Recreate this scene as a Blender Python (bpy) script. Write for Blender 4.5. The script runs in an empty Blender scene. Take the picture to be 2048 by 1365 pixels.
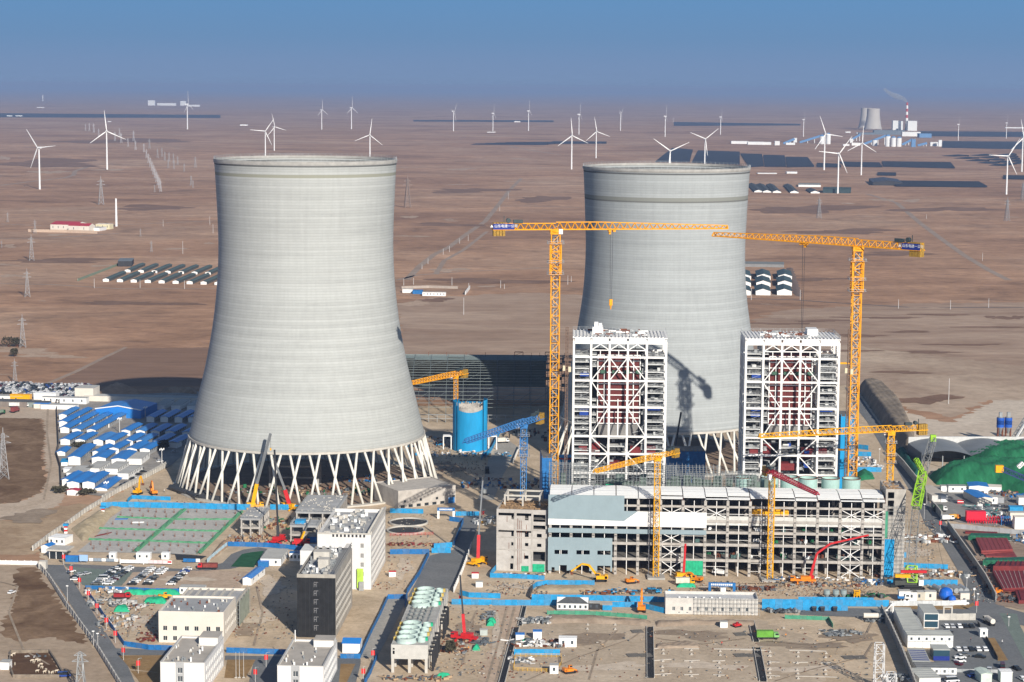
import bpy, math, random
from mathutils import Vector, Matrix
rnd = random.Random(7); RU = rnd.uniform
SC = bpy.context.scene
COL = SC.collection
# camera
CAMH = 232.0; F = 4140.0; EYE = 175.0
PITCH = math.atan((682.5 - EYE) / F); ROLL = 0.0066
FW = Vector((0, math.cos(PITCH), -math.sin(PITCH)))
U0 = Vector((0, math.sin(PITCH), math.cos(PITCH))); R0 = Vector((1, 0, 0))
CR = math.cos(ROLL) * R0 + math.sin(ROLL) * U0
CU = -math.sin(ROLL) * R0 + math.cos(ROLL) * U0
CP = Vector((0, 0, CAMH))
cam_d = bpy.data.cameras.new('camera'); cam = bpy.data.objects.new('camera', cam_d); COL.objects.link(cam)
cam_d.sensor_width = 36; cam_d.lens = 36 * F / 2048; cam_d.clip_start = 1; cam_d.clip_end = 300000
m = Matrix.Identity(4)
for i in range(3):
 m[i][0] = CR[i]; m[i][1] = CU[i]; m[i][2] = -FW[i]; m[i][3] = CP[i]
cam.matrix_world = m
SC.camera = cam
# sky, sun, exposure
SUN_AZ = math.radians(21.5)      # to the right of straight behind the camera
SUN_EL = math.radians(24.5)
SUNV = Vector((math.sin(SUN_AZ) * math.cos(SUN_EL), -math.cos(SUN_AZ) * math.cos(SUN_EL), math.sin(SUN_EL)))
W = bpy.data.worlds.new('World'); SC.world = W; W.use_nodes = True
wn = W.node_tree.nodes; wl = W.node_tree.links
bg = wn['Background']; bg.inputs[1].default_value = 0.07
sky = wn.new('ShaderNodeTexSky'); sky.sky_type = 'NISHITA'; sky.sun_disc = False
sky.sun_elevation = SUN_EL; sky.sun_rotation = math.pi - SUN_AZ
sky.air_density = 1.0; sky.dust_density = 0.6; sky.ozone_density = 2.0; sky.altitude = 1200
geo_w = wn.new('ShaderNodeTexCoord'); sepw = wn.new('ShaderNodeSeparateXYZ')
wl.new(geo_w.outputs['Generated'], sepw.inputs[0])
rampw = wn.new('ShaderNodeValToRGB')
wl.new(sepw.outputs['Z'], rampw.inputs[0])
e = rampw.color_ramp.elements
e[0].position = 0.0; e[0].color = (0.190, 0.290, 0.47, 1)
e[1].position = 0.05; e[1].color = (0.126, 0.300, 0.555, 1)
k = e.new(0.010); k.color = (0.185, 0.290, 0.485, 1)
k = e.new(0.024); k.color = (0.150, 0.285, 0.495, 1)
scw = wn.new('ShaderNodeVectorMath'); scw.operation = 'SCALE'; scw.inputs[3].default_value = 11.0
wl.new(rampw.outputs[0], scw.inputs[0])
facw = wn.new('ShaderNodeMapRange'); facw.inputs[1].default_value = 0.05; facw.inputs[2].default_value = 0.25
facw.inputs[3].default_value = 0.0; facw.inputs[4].default_value = 1.0
wl.new(sepw.outputs['Z'], facw.inputs[0])
mixw = wn.new('ShaderNodeMix'); mixw.data_type = 'RGBA'
wl.new(facw.outputs[0], mixw.inputs[0]); wl.new(scw.outputs[0], mixw.inputs[6]); wl.new(sky.outputs[0], mixw.inputs[7])
wl.new(mixw.outputs[2], bg.inputs[0])
sun_d = bpy.data.lights.new('sun', 'SUN'); sun = bpy.data.objects.new('sun', sun_d); COL.objects.link(sun)
sun_d.energy = 4.8; sun_d.angle = math.radians(0.5); sun_d.color = (1.0, 0.93, 0.82)
sun.rotation_euler = (-SUNV).to_track_quat('-Z', 'Y').to_euler()
sun.location = (300, -300, 900)
SC.view_settings.view_transform = 'Standard'; SC.view_settings.look = 'None'
SC.view_settings.exposure = 0.35; SC.view_settings.gamma = 1.0
try:
 SC.cycles.volume_bounces = 0; SC.cycles.max_bounces = 6
except Exception: pass
# helpers
def ray(px, py): return FW * F + CR * (px - 1024) - CU * (py - 682.5)
def g(px, py, z=0.0):
 d = ray(px, py); t = (z - CAMH) / d.z
 return CP + d * t
def proj(p):
 v = Vector(p) - CP; w = v.dot(FW)
 return 1024 + F * v.dot(CR) / w, 682.5 - F * v.dot(CU) / w
def zat(p, py):
 lo, hi = -60.0, 400.0
 for _ in range(50):
  mid = (lo + hi) / 2
  if proj((p[0], p[1], mid))[1] > py: lo = mid
  else: hi = mid
 return (lo + hi) / 2
def V(*a): return Vector(a)
YAW = math.radians(-3.1)
class MB:
 def __init__(s): s.v = []; s.f = []; s.m = []
 def quad(s, pts, mi=0):
  n = len(s.v); s.v += [tuple(p) for p in pts]; s.f.append(tuple(range(n, n + len(pts)))); s.m.append(mi)
 def box(s, x0, y0, z0, x1, y1, z1, mi=0, top=None):
  n = len(s.v)
  s.v += [(x0,y0,z0),(x1,y0,z0),(x1,y1,z0),(x0,y1,z0),(x0,y0,z1),(x1,y0,z1),(x1,y1,z1),(x0,y1,z1)]
  s.f += [(n+3,n+2,n+1,n),(n+4,n+5,n+6,n+7),(n,n+1,n+5,n+4),(n+1,n+2,n+6,n+5),(n+2,n+3,n+7,n+6),(n+3,n,n+4,n+7)]
  s.m += [mi, mi if top is None else top, mi, mi, mi, mi]
 def cbox(s, c, sx, sy, sz, mi=0, rz=0.0):
  b = MB(); b.box(-sx/2,-sy/2,-sz/2,sx/2,sy/2,sz/2,mi); s.add(b, Matrix.Translation(c) @ Matrix.Rotation(rz,4,'Z'))
 def add(s, o, mat=None):
  n = len(s.v)
  s.v += [tuple(mat @ Vector(p)) for p in o.v] if mat is not None else o.v
  s.f += [tuple(i + n for i in f) for f in o.f]; s.m += o.m
 def bar(s, a, b, w, h=None, mi=0):
  a = Vector(a); b = Vector(b); d = b - a
  if d.length < 1e-6: return
  h = w if h is None else h; d.normalize()
  up = Vector((0,0,1)) if abs(d.z) < 0.95 else Vector((0,1,0))
  x = d.cross(up).normalized(); y = x.cross(d).normalized()
  n = len(s.v)
  for p in (a, b):
   for i, j in ((-1,-1),(1,-1),(1,1),(-1,1)): s.v.append(tuple(p + x*(i*w/2) + y*(j*h/2)))
  s.f += [(n,n+1,n+2,n+3),(n+7,n+6,n+5,n+4)] + [(n+i, n+4+i, n+4+(i+1)%4, n+(i+1)%4) for i in range(4)]
  s.m += [mi]*6
 def tube(s, a, b, r, r2=None, n=8, mi=0, caps=True):
  a = Vector(a); b = Vector(b); d = (b-a).normalized(); r2 = r if r2 is None else r2
  up = Vector((0,0,1)) if abs(d.z) < 0.95 else Vector((0,1,0))
  x = d.cross(up).normalized(); y = x.cross(d).normalized(); k = len(s.v)
  for p, q in ((a,r),(b,r2)):
   for i in range(n):
    t = 2*math.pi*i/n; s.v.append(tuple(p + x*(q*math.cos(t)) + y*(q*math.sin(t))))
  for i in range(n): s.f.append((k+i, k+n+i, k+n+(i+1)%n, k+(i+1)%n)); s.m.append(mi)
  if caps: s.f += [tuple(k+i for i in range(n)), tuple(k+n+i for i in reversed(range(n)))]; s.m += [mi,mi]
 def path(s, pts, r, n=6, mi=0):
  for a, b in zip(pts, pts[1:]): s.tube(a, b, r, n=n, mi=mi)
 def lathe(s, prof, n=24, mi=0, c=(0,0,0), closed=False):
  k = len(s.v)
  for r, z in prof:
   for i in range(n):
    t = 2*math.pi*i/n; s.v.append((c[0]+r*math.cos(t), c[1]+r*math.sin(t), c[2]+z))
  m_ = len(prof)
  for j in range(m_-1 if not closed else m_):
   for i in range(n):
    a = k+j*n; b = k+((j+1)%m_)*n; s.f.append((a+i, a+(i+1)%n, b+(i+1)%n, b+i)); s.m.append(mi)
 def disc(s, c, r, n=24, mi=0):
  s.quad([(c[0]+r*math.cos(2*math.pi*i/n), c[1]+r*math.sin(2*math.pi*i/n), c[2]) for i in range(n)], mi)
 def prism(s, poly, z0, z1, mi=0, top=None):
  n = len(poly); k = len(s.v)
  s.v += [(p[0],p[1],z0) for p in poly] + [(p[0],p[1],z1) for p in poly]
  s.f += [tuple(k+i for i in reversed(range(n))), tuple(k+n+i for i in range(n))]; s.m += [mi, mi if top is None else top]
  for i in range(n): s.f.append((k+i, k+(i+1)%n, k+n+(i+1)%n, k+n+i)); s.m.append(mi)
 def extr_x(s, poly, x0, x1, mi=0):
  n = len(poly); k = len(s.v)
  s.v += [(x0,p[0],p[1]) for p in poly] + [(x1,p[0],p[1]) for p in poly]
  s.f += [tuple(k+i for i in range(n)), tuple(k+n+i for i in reversed(range(n)))]; s.m += [mi,mi]
  for i in range(n): s.f.append((k+i, k+n+i, k+n+(i+1)%n, k+(i+1)%n)); s.m.append(mi)
 def extr_y(s, poly, y0, y1, mi=0):
  n = len(poly); k = len(s.v)
  s.v += [(p[0],y0,p[1]) for p in poly] + [(p[0],y1,p[1]) for p in poly]
  s.f += [tuple(k+i for i in reversed(range(n))), tuple(k+n+i for i in range(n))]; s.m += [mi,mi]
  for i in range(n): s.f.append((k+i, k+(i+1)%n, k+n+(i+1)%n, k+n+i)); s.m.append(mi)
 def lattice(s, a, b, w, bay, ch=0.3, br=0.18, h=None, mi=0, w2=None, tri=False, up=None):
  a = Vector(a); b = Vector(b); d = b-a; L = d.length; d.normalize(); h = w if h is None else h
  w2 = 1.0 if w2 is None else w2
  up = Vector((0,0,1)) if abs(d.z) < 0.9 else Vector((0,1,0))
  if up.y and abs(d.z) >= 0.9: up = Vector((0,1,0))
  x = d.cross(up).normalized(); y = x.cross(d).normalized()
  cs = [(-1,-1),(1,-1),(1,1),(-1,1)] if not tri else [(-1,-1),(1,-1),(0,1)]
  n = max(1, round(L/bay)); nc = len(cs)
  def pt(i, c):
   t = i/n; k = 1+(w2-1)*t
   return a + d*(L*t) + x*(c[0]*w/2*k) + y*(c[1]*h/2*k)
  for c in cs: s.bar(pt(0,c), pt(n,c), ch, mi=mi)
  for i in range(n+1):
   for j in range(nc):
    s.bar(pt(i,cs[j]), pt(i,cs[(j+1)%nc]), br, mi=mi)
    if i < n:
     if (i+j) % 2 == 0: s.bar(pt(i,cs[j]), pt(i+1,cs[(j+1)%nc]), br, mi=mi)
     else: s.bar(pt(i,cs[(j+1)%nc]), pt(i+1,cs[j]), br, mi=mi)
 def build(s, name, mats, parent=None, loc=None, rz=None, smooth=False):
  me = bpy.data.meshes.new(name); me.from_pydata(s.v, [], s.f)
  if not isinstance(mats, (list, tuple)): mats = [mats]
  for q in mats: me.materials.append(q)
  if len(mats) > 1: me.polygons.foreach_set('material_index', s.m)
  if smooth: me.polygons.foreach_set('use_smooth', [True]*len(me.polygons))
  me.update()
  o = bpy.data.objects.new(name, me); COL.objects.link(o)
  if parent is not None: o.parent = parent
  if loc is not None: o.location = loc
  if rz is not None: o.rotation_euler[2] = rz
  return o
def build_each(mb, name, mats, parent=None, loc=None, rz=None):
 par = list(range(len(mb.v)))
 def find(i):
  while par[i] != i: par[i] = par[par[i]]; i = par[i]
  return i
 for f in mb.f:
  a = find(f[0])
  for j in f[1:]: par[find(j)] = a
 grp = {}
 for f, mi in zip(mb.f, mb.m): grp.setdefault(find(f[0]), []).append((f, mi))
 out = []
 for fs in grp.values():
  ids = sorted({i for f, _ in fs for i in f}); ix = {v: k for k, v in enumerate(ids)}
  q = MB(); q.v = [mb.v[i] for i in ids]; q.f = [tuple(ix[i] for i in f) for f, _ in fs]; q.m = [m_ for _, m_ in fs]
  mm = mats
  if isinstance(mats, (list, tuple)): mm = mats[q.m[0]]
  q.m = [0]*len(q.f)
  out.append(q.build(name, mm, parent, loc, rz))
 return out
def tag(o, label, cat, group=None):
 o['label'] = label; o['category'] = cat
 if group: o['group'] = group
 return o
def thing(name, label, cat, loc=(0,0,0), rz=0.0, group=None):
 o = bpy.data.objects.new(name, None); COL.objects.link(o); o.location = loc; o.rotation_euler[2] = rz
 o.empty_display_size = 1
 return tag(o, label, cat, group)
def struct(o): o['kind'] = 'structure'; return o
def dup(o, loc, rz=0.0, label=None, cat=None, group=None, scale=None, mat=None):
 def cp(q, par):
  c = q.copy(); COL.objects.link(c)
  if par is not None: c.parent = par
  for ch in list(q.children): cp(ch, c)
  return c
 r = cp(o, None); r.location = loc; r.rotation_euler = (0,0,rz)
 if scale: r.scale = scale if isinstance(scale, (tuple, list)) else (scale,)*3
 if label: r['label'] = label
 if cat: r['category'] = cat
 if group: r['group'] = group
 return r
ORD = ['first','second','third','fourth','fifth','sixth','seventh','eighth','ninth','tenth','eleventh','twelfth','thirteenth','fourteenth','fifteenth','sixteenth','seventeenth','eighteenth','nineteenth','twentieth'] + ['twenty-'+x for x in ('first','second','third','fourth','fifth','sixth','seventh','eighth','ninth')] + ['thirtieth']
MATS = {}; MCOL = {}
def M(name, col, rough=0.8, metal=0.0, var=0.12, scale=0.4, col2=None, spec=0.3, streak=None, fine=0.0):
 if name in MATS: return MATS[name]
 MCOL[name] = col
 mt = bpy.data.materials.new(name); mt.use_nodes = True; nt = mt.node_tree; b = nt.nodes['Principled BSDF']
 b.inputs['Roughness'].default_value = rough; b.inputs['Metallic'].default_value = metal
 b.inputs['Specular IOR Level'].default_value = spec
 if var == 0: b.inputs['Base Color'].default_value = (*col, 1)
 else:
  gp = nt.nodes.new('ShaderNodeNewGeometry'); nz = nt.nodes.new('ShaderNodeTexNoise')
  src = gp.outputs['Position']
  if streak:
   mp = nt.nodes.new('ShaderNodeMapping'); mp.inputs['Scale'].default_value = streak
   nt.links.new(src, mp.inputs[0]); src = mp.outputs[0]
  nz.inputs['Scale'].default_value = scale; nz.inputs['Detail'].default_value = 6; nz.inputs['Roughness'].default_value = 0.65
  nt.links.new(src, nz.inputs['Vector'])
  rp = nt.nodes.new('ShaderNodeValToRGB'); rp.color_ramp.elements[0].position = 0.32; rp.color_ramp.elements[1].position = 0.68
  c2 = col2 or tuple(min(1, c*(1+var)) for c in col)
  rp.color_ramp.elements[0].color = (*(tuple(c*(1-var) for c in col) if not col2 else col), 1)
  rp.color_ramp.elements[1].color = (*c2, 1)
  nt.links.new(nz.outputs[0], rp.inputs[0]); nt.links.new(rp.outputs[0], b.inputs['Base Color'])
 MATS[name] = mt
 return mt
# ground
def node_mat(name, rough=0.95):
 mt = bpy.data.materials.new(name); mt.use_nodes = True
 b = mt.node_tree.nodes['Principled BSDF']; b.inputs['Roughness'].default_value = rough; b.inputs['Specular IOR Level'].default_value = 0.1
 MATS[name] = mt
 return mt, mt.node_tree, b
def noise(nt, src, scale, st=(1,1,1), detail=6, rough=0.6, dist=0.0):
 mp = nt.nodes.new('ShaderNodeMapping'); mp.inputs['Scale'].default_value = st; nt.links.new(src, mp.inputs[0])
 n = nt.nodes.new('ShaderNodeTexNoise'); n.inputs['Scale'].default_value = scale; n.inputs['Detail'].default_value = detail
 n.inputs['Roughness'].default_value = rough; n.inputs['Distortion'].default_value = dist
 nt.links.new(mp.outputs[0], n.inputs['Vector']); return n.outputs[0]
def ramp(nt, src, stops, interp='LINEAR'):
 r = nt.nodes.new('ShaderNodeValToRGB'); nt.links.new(src, r.inputs[0]); es = r.color_ramp.elements
 r.color_ramp.interpolation = interp
 es[0].position, es[0].color = stops[0][0], (*stops[0][1], 1); es[1].position, es[1].color = stops[-1][0], (*stops[-1][1], 1)
 for p, c in stops[1:-1]:
  k = es.new(p); k.color = (*c, 1)
 return r.outputs[0]
def mix(nt, fac, a, b, mode='MIX'):
 m = nt.nodes.new('ShaderNodeMix'); m.data_type = 'RGBA'; m.blend_type = mode
 for s, v in ((0, fac), (6, a), (7, b)):
  if isinstance(v, (int, float)): m.inputs[s].default_value = v
  elif isinstance(v, tuple): m.inputs[s].default_value = (*v, 1)
  else: nt.links.new(v, m.inputs[s])
 return m.outputs[2]
def gray(v): return (v, v, v)
mt, nt, b = node_mat('steppe_soil')
pos = nt.nodes.new('ShaderNodeNewGeometry').outputs['Position']
n1 = noise(nt, pos, 0.0016, (0.8,1,1), 10, 0.66, 0.8); n2 = noise(nt, pos, 0.008, (0.6,1,1), 10, 0.7, 0.9); n3 = noise(nt, pos, 0.06, (0.8,1,1), 8, 0.75)
n4 = noise(nt, pos, 0.0045, (1,1.4,1), 9, 0.62, 1.6); n5 = noise(nt, pos, 0.025, (0.5,1,1), 8, 0.7, 0.5)
c1 = ramp(nt, n1, [(0.3,(0.275,0.158,0.097)),(0.42,(0.36,0.211,0.13)),(0.5,(0.415,0.249,0.155)),(0.58,(0.435,0.276,0.181)),(0.75,(0.515,0.357,0.246))])
c2 = ramp(nt, n2, [(0.33,gray(0.6)),(0.45,gray(0.9)),(0.55,gray(1.05)),(0.66,gray(1.3))])
c3 = ramp(nt, n3, [(0.3,gray(0.68)),(0.5,gray(1.0)),(0.72,gray(1.25))])
cc = mix(nt, 1.0, mix(nt, 1.0, c1, c2, 'MULTIPLY'), c3, 'MULTIPLY')
cc = mix(nt, ramp(nt, n4, [(0.64,gray(0.0)),(0.69,gray(0.75))]), cc, (0.46,0.355,0.275))
cc = mix(nt, ramp(nt, n5, [(0.60,gray(0.0)),(0.68,gray(0.6))]), cc, (0.15,0.095,0.068))
nt.links.new(cc, b.inputs['Base Color'])
def soil(name, dark, light, sc=0.03, pale=None, fine=0.35, st=(1,1,1)):
 mt, nt, b = node_mat(name)
 pos = nt.nodes.new('ShaderNodeNewGeometry').outputs['Position']
 a = noise(nt, pos, sc, st, 8, 0.62, 0.8); f2 = noise(nt, pos, fine, st, 5, 0.7)
 c = ramp(nt, a, [(0.3,dark),(0.5,tuple((x+y)/2 for x,y in zip(dark,light))),(0.68,light)] + ([(0.8,pale)] if pale else []))
 c = mix(nt, 1.0, c, ramp(nt, f2, [(0.3,gray(0.8)),(0.5,gray(1.0)),(0.7,gray(1.18))]), 'MULTIPLY')
 nt.links.new(c, b.inputs['Base Color']); return mt
SITE = soil('compacted_earth', (0.26,0.195,0.145), (0.40,0.32,0.245), 0.025, (0.46,0.39,0.32))
def undul(x, y):
 # the plain rises and falls a few metres far away from the flat site
 d = max(0.0, (y-2600)/3000.0); d = min(1.0, d)
 return d*(6*math.sin(x/2100+y/3900)+4*math.sin(x/970-y/1800+1.3)) - 0.12
gm = MB()
ys = [-200, 300, 700, 1000, 1400, 1800, 2300] + [2600+220*i for i in range(90)] + [24000, 28000, 36000, 50000, 90000]
prev = None
for y in ys:
 row = []
 half = max(900, y*0.36)
 for i in range(61):
  x = (i/60*2-1)*half
  row.append(len(gm.v)); gm.v.append((x, y, undul(x, y)))
 if prev:
  for i in range(60): gm.f.append((prev[i],prev[i+1],row[i+1],row[i])); gm.m.append(0)
 prev = row
struct(gm.build('ground', MATS['steppe_soil'], smooth=True))
def gz(x, y): return undul(x, y)
def gg(px, py):
 p = g(px, py)
 for _ in range(4): p = g(px, py, gz(p.x, p.y))
 return p
def sheet(name, pix, mat, z=-0.2, ragged=0.0):
 W_ = [g(x, y, z) for x, y in pix]; out = []; r_ = random.Random(len(pix)*31+int(pix[0][0]))
 for p, q in zip(W_, W_[1:]+W_[:1]):
  n = max(1, min(60, int((q-p).length/max(2.0, ragged*1.2)))) if ragged else 1
  d = (q-p).normalized()
  for i in range(n):
   v = p.lerp(q, i/n)
   if i: v += Vector((-d.y, d.x, 0))*r_.uniform(-1,1)*ragged
   out.append(v)
 mb = MB(); mb.quad(out); o = mb.build(name, mat)
 me = o.data
 if me.polygons[0].normal.z < 0: me.flip_normals()
 return struct(o)
# cooling towers
def tower_mat(name, tint, bands, zmax):
 mt, nt, b = node_mat(name, 0.85)
 co = nt.nodes.new('ShaderNodeTexCoord').outputs['Object']
 sep = nt.nodes.new('ShaderNodeSeparateXYZ'); nt.links.new(co, sep.inputs[0]); z = sep.outputs['Z']
 def math_(op, a, bb=None):
  q = nt.nodes.new('ShaderNodeMath'); q.operation = op
  for i, v in enumerate((a, bb)):
   if v is None: continue
   if isinstance(v, (int, float)): q.inputs[i].default_value = v
   else: nt.links.new(v, q.inputs[i])
  return q.outputs[0]
 lift = 1.55
 zz = math_('DIVIDE', z, lift)
 fr = math_('FRACT', zz); line = math_('LESS_THAN', fr, 0.22)
 idx = math_('FLOOR', zz)
 wn_ = nt.nodes.new('ShaderNodeTexWhiteNoise'); wn_.noise_dimensions = '1D'; nt.links.new(idx, wn_.inputs['W'])
 # each lift was cast in panels: angular index too
 ang = math_('ARCTAN2', sep.outputs['Y'], sep.outputs['X']); ai = math_('FLOOR', math_('MULTIPLY', ang, 24))
 w2 = nt.nodes.new('ShaderNodeTexWhiteNoise'); w2.noise_dimensions = '2D'
 cb = nt.nodes.new('ShaderNodeCombineXYZ'); nt.links.new(ai, cb.inputs[0]); nt.links.new(idx, cb.inputs[1]); nt.links.new(cb.outputs[0], w2.inputs['Vector'])
 base = mix(nt, wn_.outputs['Value'], tuple(c*0.93 for c in tint), tuple(c*1.06 for c in tint))
 base = mix(nt, 1.0, base, ramp(nt, w2.outputs['Value'], [(0.0,gray(0.985)),(1.0,gray(1.015))]), 'MULTIPLY')
 st = noise(nt, co, 0.02, (1,1,9), 10, 0.78, 0.3)
 base = mix(nt, 1.0, base, ramp(nt, st, [(0.3,gray(0.88)),(0.5,gray(1.0)),(0.7,gray(1.06))]), 'MULTIPLY')
 vs = noise(nt, co, 0.45, (1,1,0.05), 5, 0.7)
 base = mix(nt, 1.0, base, ramp(nt, vs, [(0.3,gray(0.93)),(0.7,gray(1.05))]), 'MULTIPLY')
 base = mix(nt, math_('MULTIPLY', line, 0.42), base, (0.26,0.27,0.26))
 vl = math_('LESS_THAN', math_('FRACT', math_('MULTIPLY', ang, 24)), 0.05)
 base = mix(nt, math_('MULTIPLY', vl, 0.09), base, (0.25,0.26,0.25))
 for z0, z1, col in bands:
  f_ = math_('MULTIPLY', math_('GREATER_THAN', z, z0), math_('LESS_THAN', z, z1))
  base = mix(nt, math_('MULTIPLY', f_, 0.8), base, col)
 nt.links.new(base, b.inputs['Base Color']); return mt
WHITE_CONC = M('painted_leg_concrete', (0.70,0.68,0.62), 0.8, var=0.1, scale=0.3)
CONC = M('grey_concrete', (0.36,0.35,0.33), 0.9, var=0.18, scale=0.25)
CONC_L = M('pale_concrete', (0.50,0.475,0.43), 0.9, var=0.12, scale=0.3)
DARKBAND = M('dark_joint', (0.09,0.09,0.09), 0.9, var=0.05)
RUBBLE_IN = M('basin_earth', (0.25,0.18,0.13), 0.95, var=0.25, scale=0.1)
def cooling_tower(label, base_px, widths, bandpix, top_y, rim_w, nlegs, leg_w, tint):
 c = g(*base_px); s = (c - CP).dot(FW) / F
 t = thing('cooling_tower', label, 'cooling tower', (c.x, c.y, 0), 0, 'the two new cooling towers')
 prof = []
 for y, w in widths:
  prof.append((w/2*s, zat(c, y)))
 prof.sort(key=lambda q: q[1])
 # smooth interpolation of the measured outline
 zs = [q[1] for q in prof]; rs = [q[0] for q in prof]
 def rad(z):
  if z <= zs[0]: i = 0
  else:
   i = 0
   while i < len(zs)-2 and z > zs[i+1]: i += 1
  tt = (z-zs[i])/(zs[i+1]-zs[i])
  def sl(k):
   if k <= 0: return (rs[1]-rs[0])/(zs[1]-zs[0])
   if k >= len(zs)-1: return (rs[-1]-rs[-2])/(zs[-1]-zs[-2])
   return (rs[k+1]-rs[k-1])/(zs[k+1]-zs[k-1])
  h = zs[i+1]-zs[i]; m0 = sl(i)*h; m1 = sl(i+1)*h
  return (2*tt**3-3*tt**2+1)*rs[i]+(tt**3-2*tt**2+tt)*m0+(-2*tt**3+3*tt**2)*rs[i+1]+(tt**3-tt**2)*m1
 zb = zs[0]; zt = zat(c, top_y); N = 90
 mb = MB(); n = 144
 mb.lathe([(rad(zb+(zt-zb)*i/N), zb+(zt-zb)*i/N) for i in range(N+1)] + [(rad(zb+(zt-zb)*i/N)-0.9, zb+(zt-zb)*i/N) for i in range(N,-1,-1)], n, closed=True)
 bands = [(zat(c, y1), zat(c, y0), col) for y0, y1, col in bandpix]
 mat = tower_mat('tower_shell_concrete' + ('' if tint[0] > 0.4 else '_b'), tint, bands, zt)
 mb.build('shell', mat, t, smooth=True)
 rt = rim_w/2*s; zr = zt
 rb = MB(); r0 = rad(zt)
 rb.lathe([(r0+0.02, zr-1.4), (rt, zr-0.6), (rt, zr+0.6), (r0-1.2, zr+0.8), (r0-1.4, zr-0.6)], n, closed=True)
 rb.build('rim', CONC, t)
 rl = MB()
 for hz in (1.3, 2.0): rl.lathe([(rt-0.3, zr+hz-0.05), (rt-0.3, zr+hz+0.05), (rt-0.38, zr+hz+0.05), (rt-0.38, zr+hz-0.05)], 96, closed=True)
 for i in range(96):
  a = 2*math.pi*i/96; rl.bar(((rt-0.34)*math.cos(a), (rt-0.34)*math.sin(a), zr+0.5), ((rt-0.34)*math.cos(a), (rt-0.34)*math.sin(a), zr+2.0), 0.1)
 rl.build('railing', M('galvanised_steel', (0.42,0.44,0.45), 0.5, 0.6), t)
 lb = MB(); rsb = rad(zb)
 lb.lathe([(rsb+0.5, zb-0.9), (rsb+0.5, zb+0.4), (rsb-1.3, zb+0.4), (rsb-1.3, zb-0.9)], n, closed=True); lb.build('ring_beam', CONC_L, t)
 rg = leg_w/2*s
 br = MB(); br.lathe([(rg+2.2, 0.0), (rg+2.2, 0.9), (rg-2.0, 0.9), (rg-2.0, 0.0)], n, closed=True); br.build('footing_ring', CONC_L, t)
 for k in range(nlegs):
  a0 = 2*math.pi*k/nlegs; da = 2*math.pi/nlegs
  for sgn in (-1, 1):
   aa = a0 + sgn*da*0.27; ab = a0 - sgn*da*0.30
   rr = 0.28*sgn
   l = MB(); l.tube(((rsb-0.4+rr)*math.cos(aa), (rsb-0.4+rr)*math.sin(aa), zb-0.9), ((rg+rr)*math.cos(ab), (rg+rr)*math.sin(ab), 0.9), 0.72, n=8)
   l.build('column', WHITE_CONC, t, smooth=True)
 # basin floor and the shed-like water distribution frame under the shell
 bf = MB(); bf.disc((0,0,0.12), rg-2.2, 96); bf.build('basin_floor', RUBBLE_IN, t)
 return t, c, s, rad, zb, zt, rg
T1W = [(321,358),(330,355),(385,349.5),(436,345),(488,343),(539,346),(590,354),(640,366),(690,383),(740,404),(793,431),(835,451),(866,467)]
tower1 = cooling_tower('nearer grey concrete cooling tower, standing left beside the blue-roofed camp', (615,966), T1W,
 [(326,328.5,(0.05,0.05,0.05)),(343,349,(0.25,0.25,0.19))], 320, 359, 40, 516, (0.405,0.42,0.41))
T2W = [(336,327.5),(346,325.5),(392,321),(443,317),(488,314),(530,315.5),(570,320),(607,328),(640,338),(705,359),(760,378),(800,392),(833,405)]
tower2 = cooling_tower('farther grey concrete cooling tower, standing right behind the white boiler frames', (1324,912), T2W,
 [(341,344,(0.05,0.05,0.05)),(388,395,(0.20,0.205,0.18)),(395,398,(0.1,0.1,0.09))], 335, 330, 40, 452, (0.352,0.376,0.383))
# measured enlargements of the survey picture
def Z(ox, oy, s): return lambda x, y: (ox + x/s, oy + y/s)
A = Z(0,960,3.37); B = Z(300,960,3.37); C = Z(700,960,3.37); D = Z(960,920,4.096); E = Z(1380,920,4.096); Fz = Z(980,1120,3.531)
G = Z(1480,1120,3.606); H = Z(1640,760,3.412); I = Z(0,600,3.412); J = Z(760,700,4.55); K = Z(100,780,6.5); L = Z(240,780,6.5)
N = Z(0,750,7.877); O = Z(120,1110,6.827); P = Z(1780,900,7.642); Q = Z(1860,1020,6.824); R = Z(1720,1180,6.244); S = Z(780,780,5.689)
U = Z(0,180,2.926); X = Z(680,180,2.926); Y = Z(1348,180,2.926)
def px(f, *pts): return [f(*p) for p in pts]
# materials
ROADM = soil('road_concrete', (0.15,0.158,0.165), (0.205,0.21,0.215), 0.05, None, 0.8)
ROAD_L = soil('pale_road_concrete', (0.33,0.315,0.285), (0.42,0.395,0.355), 0.05, None, 0.6)
GREENPAVE = soil('green_grey_paving', (0.155,0.195,0.175), (0.20,0.24,0.215), 0.08, None, 0.9)
LOT = soil('tan_lot', (0.42,0.315,0.23), (0.52,0.405,0.31), 0.06)
SAND = soil('pale_sand', (0.52,0.43,0.34), (0.64,0.545,0.44), 0.012, (0.70,0.61,0.51), 0.15)
PLOUGH = soil('ploughed_soil', (0.225,0.138,0.095), (0.29,0.185,0.13), 0.006, None, 0.08, (0.2,1,1))
SCRUB = soil('dark_scrub', (0.115,0.065,0.036), (0.30,0.20,0.125), 0.05, (0.46,0.35,0.25), 0.35)
TRACK = soil('pale_track', (0.44,0.34,0.25), (0.56,0.455,0.355), 0.04)
DIRT = soil('trodden_dirt', (0.42,0.325,0.222), (0.64,0.51,0.37), 0.045, (0.70,0.585,0.45), 0.5)
GRASS_T = soil('dry_turf', (0.25,0.155,0.07), (0.33,0.22,0.11), 0.15, None, 0.8)
SLAB = soil('cast_slab', (0.40,0.385,0.36), (0.50,0.48,0.45), 0.05, None, 0.5)
BLACKTARP = M('black_sheeting', (0.03,0.031,0.034), 0.6, var=0.3, scale=0.6)
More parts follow.
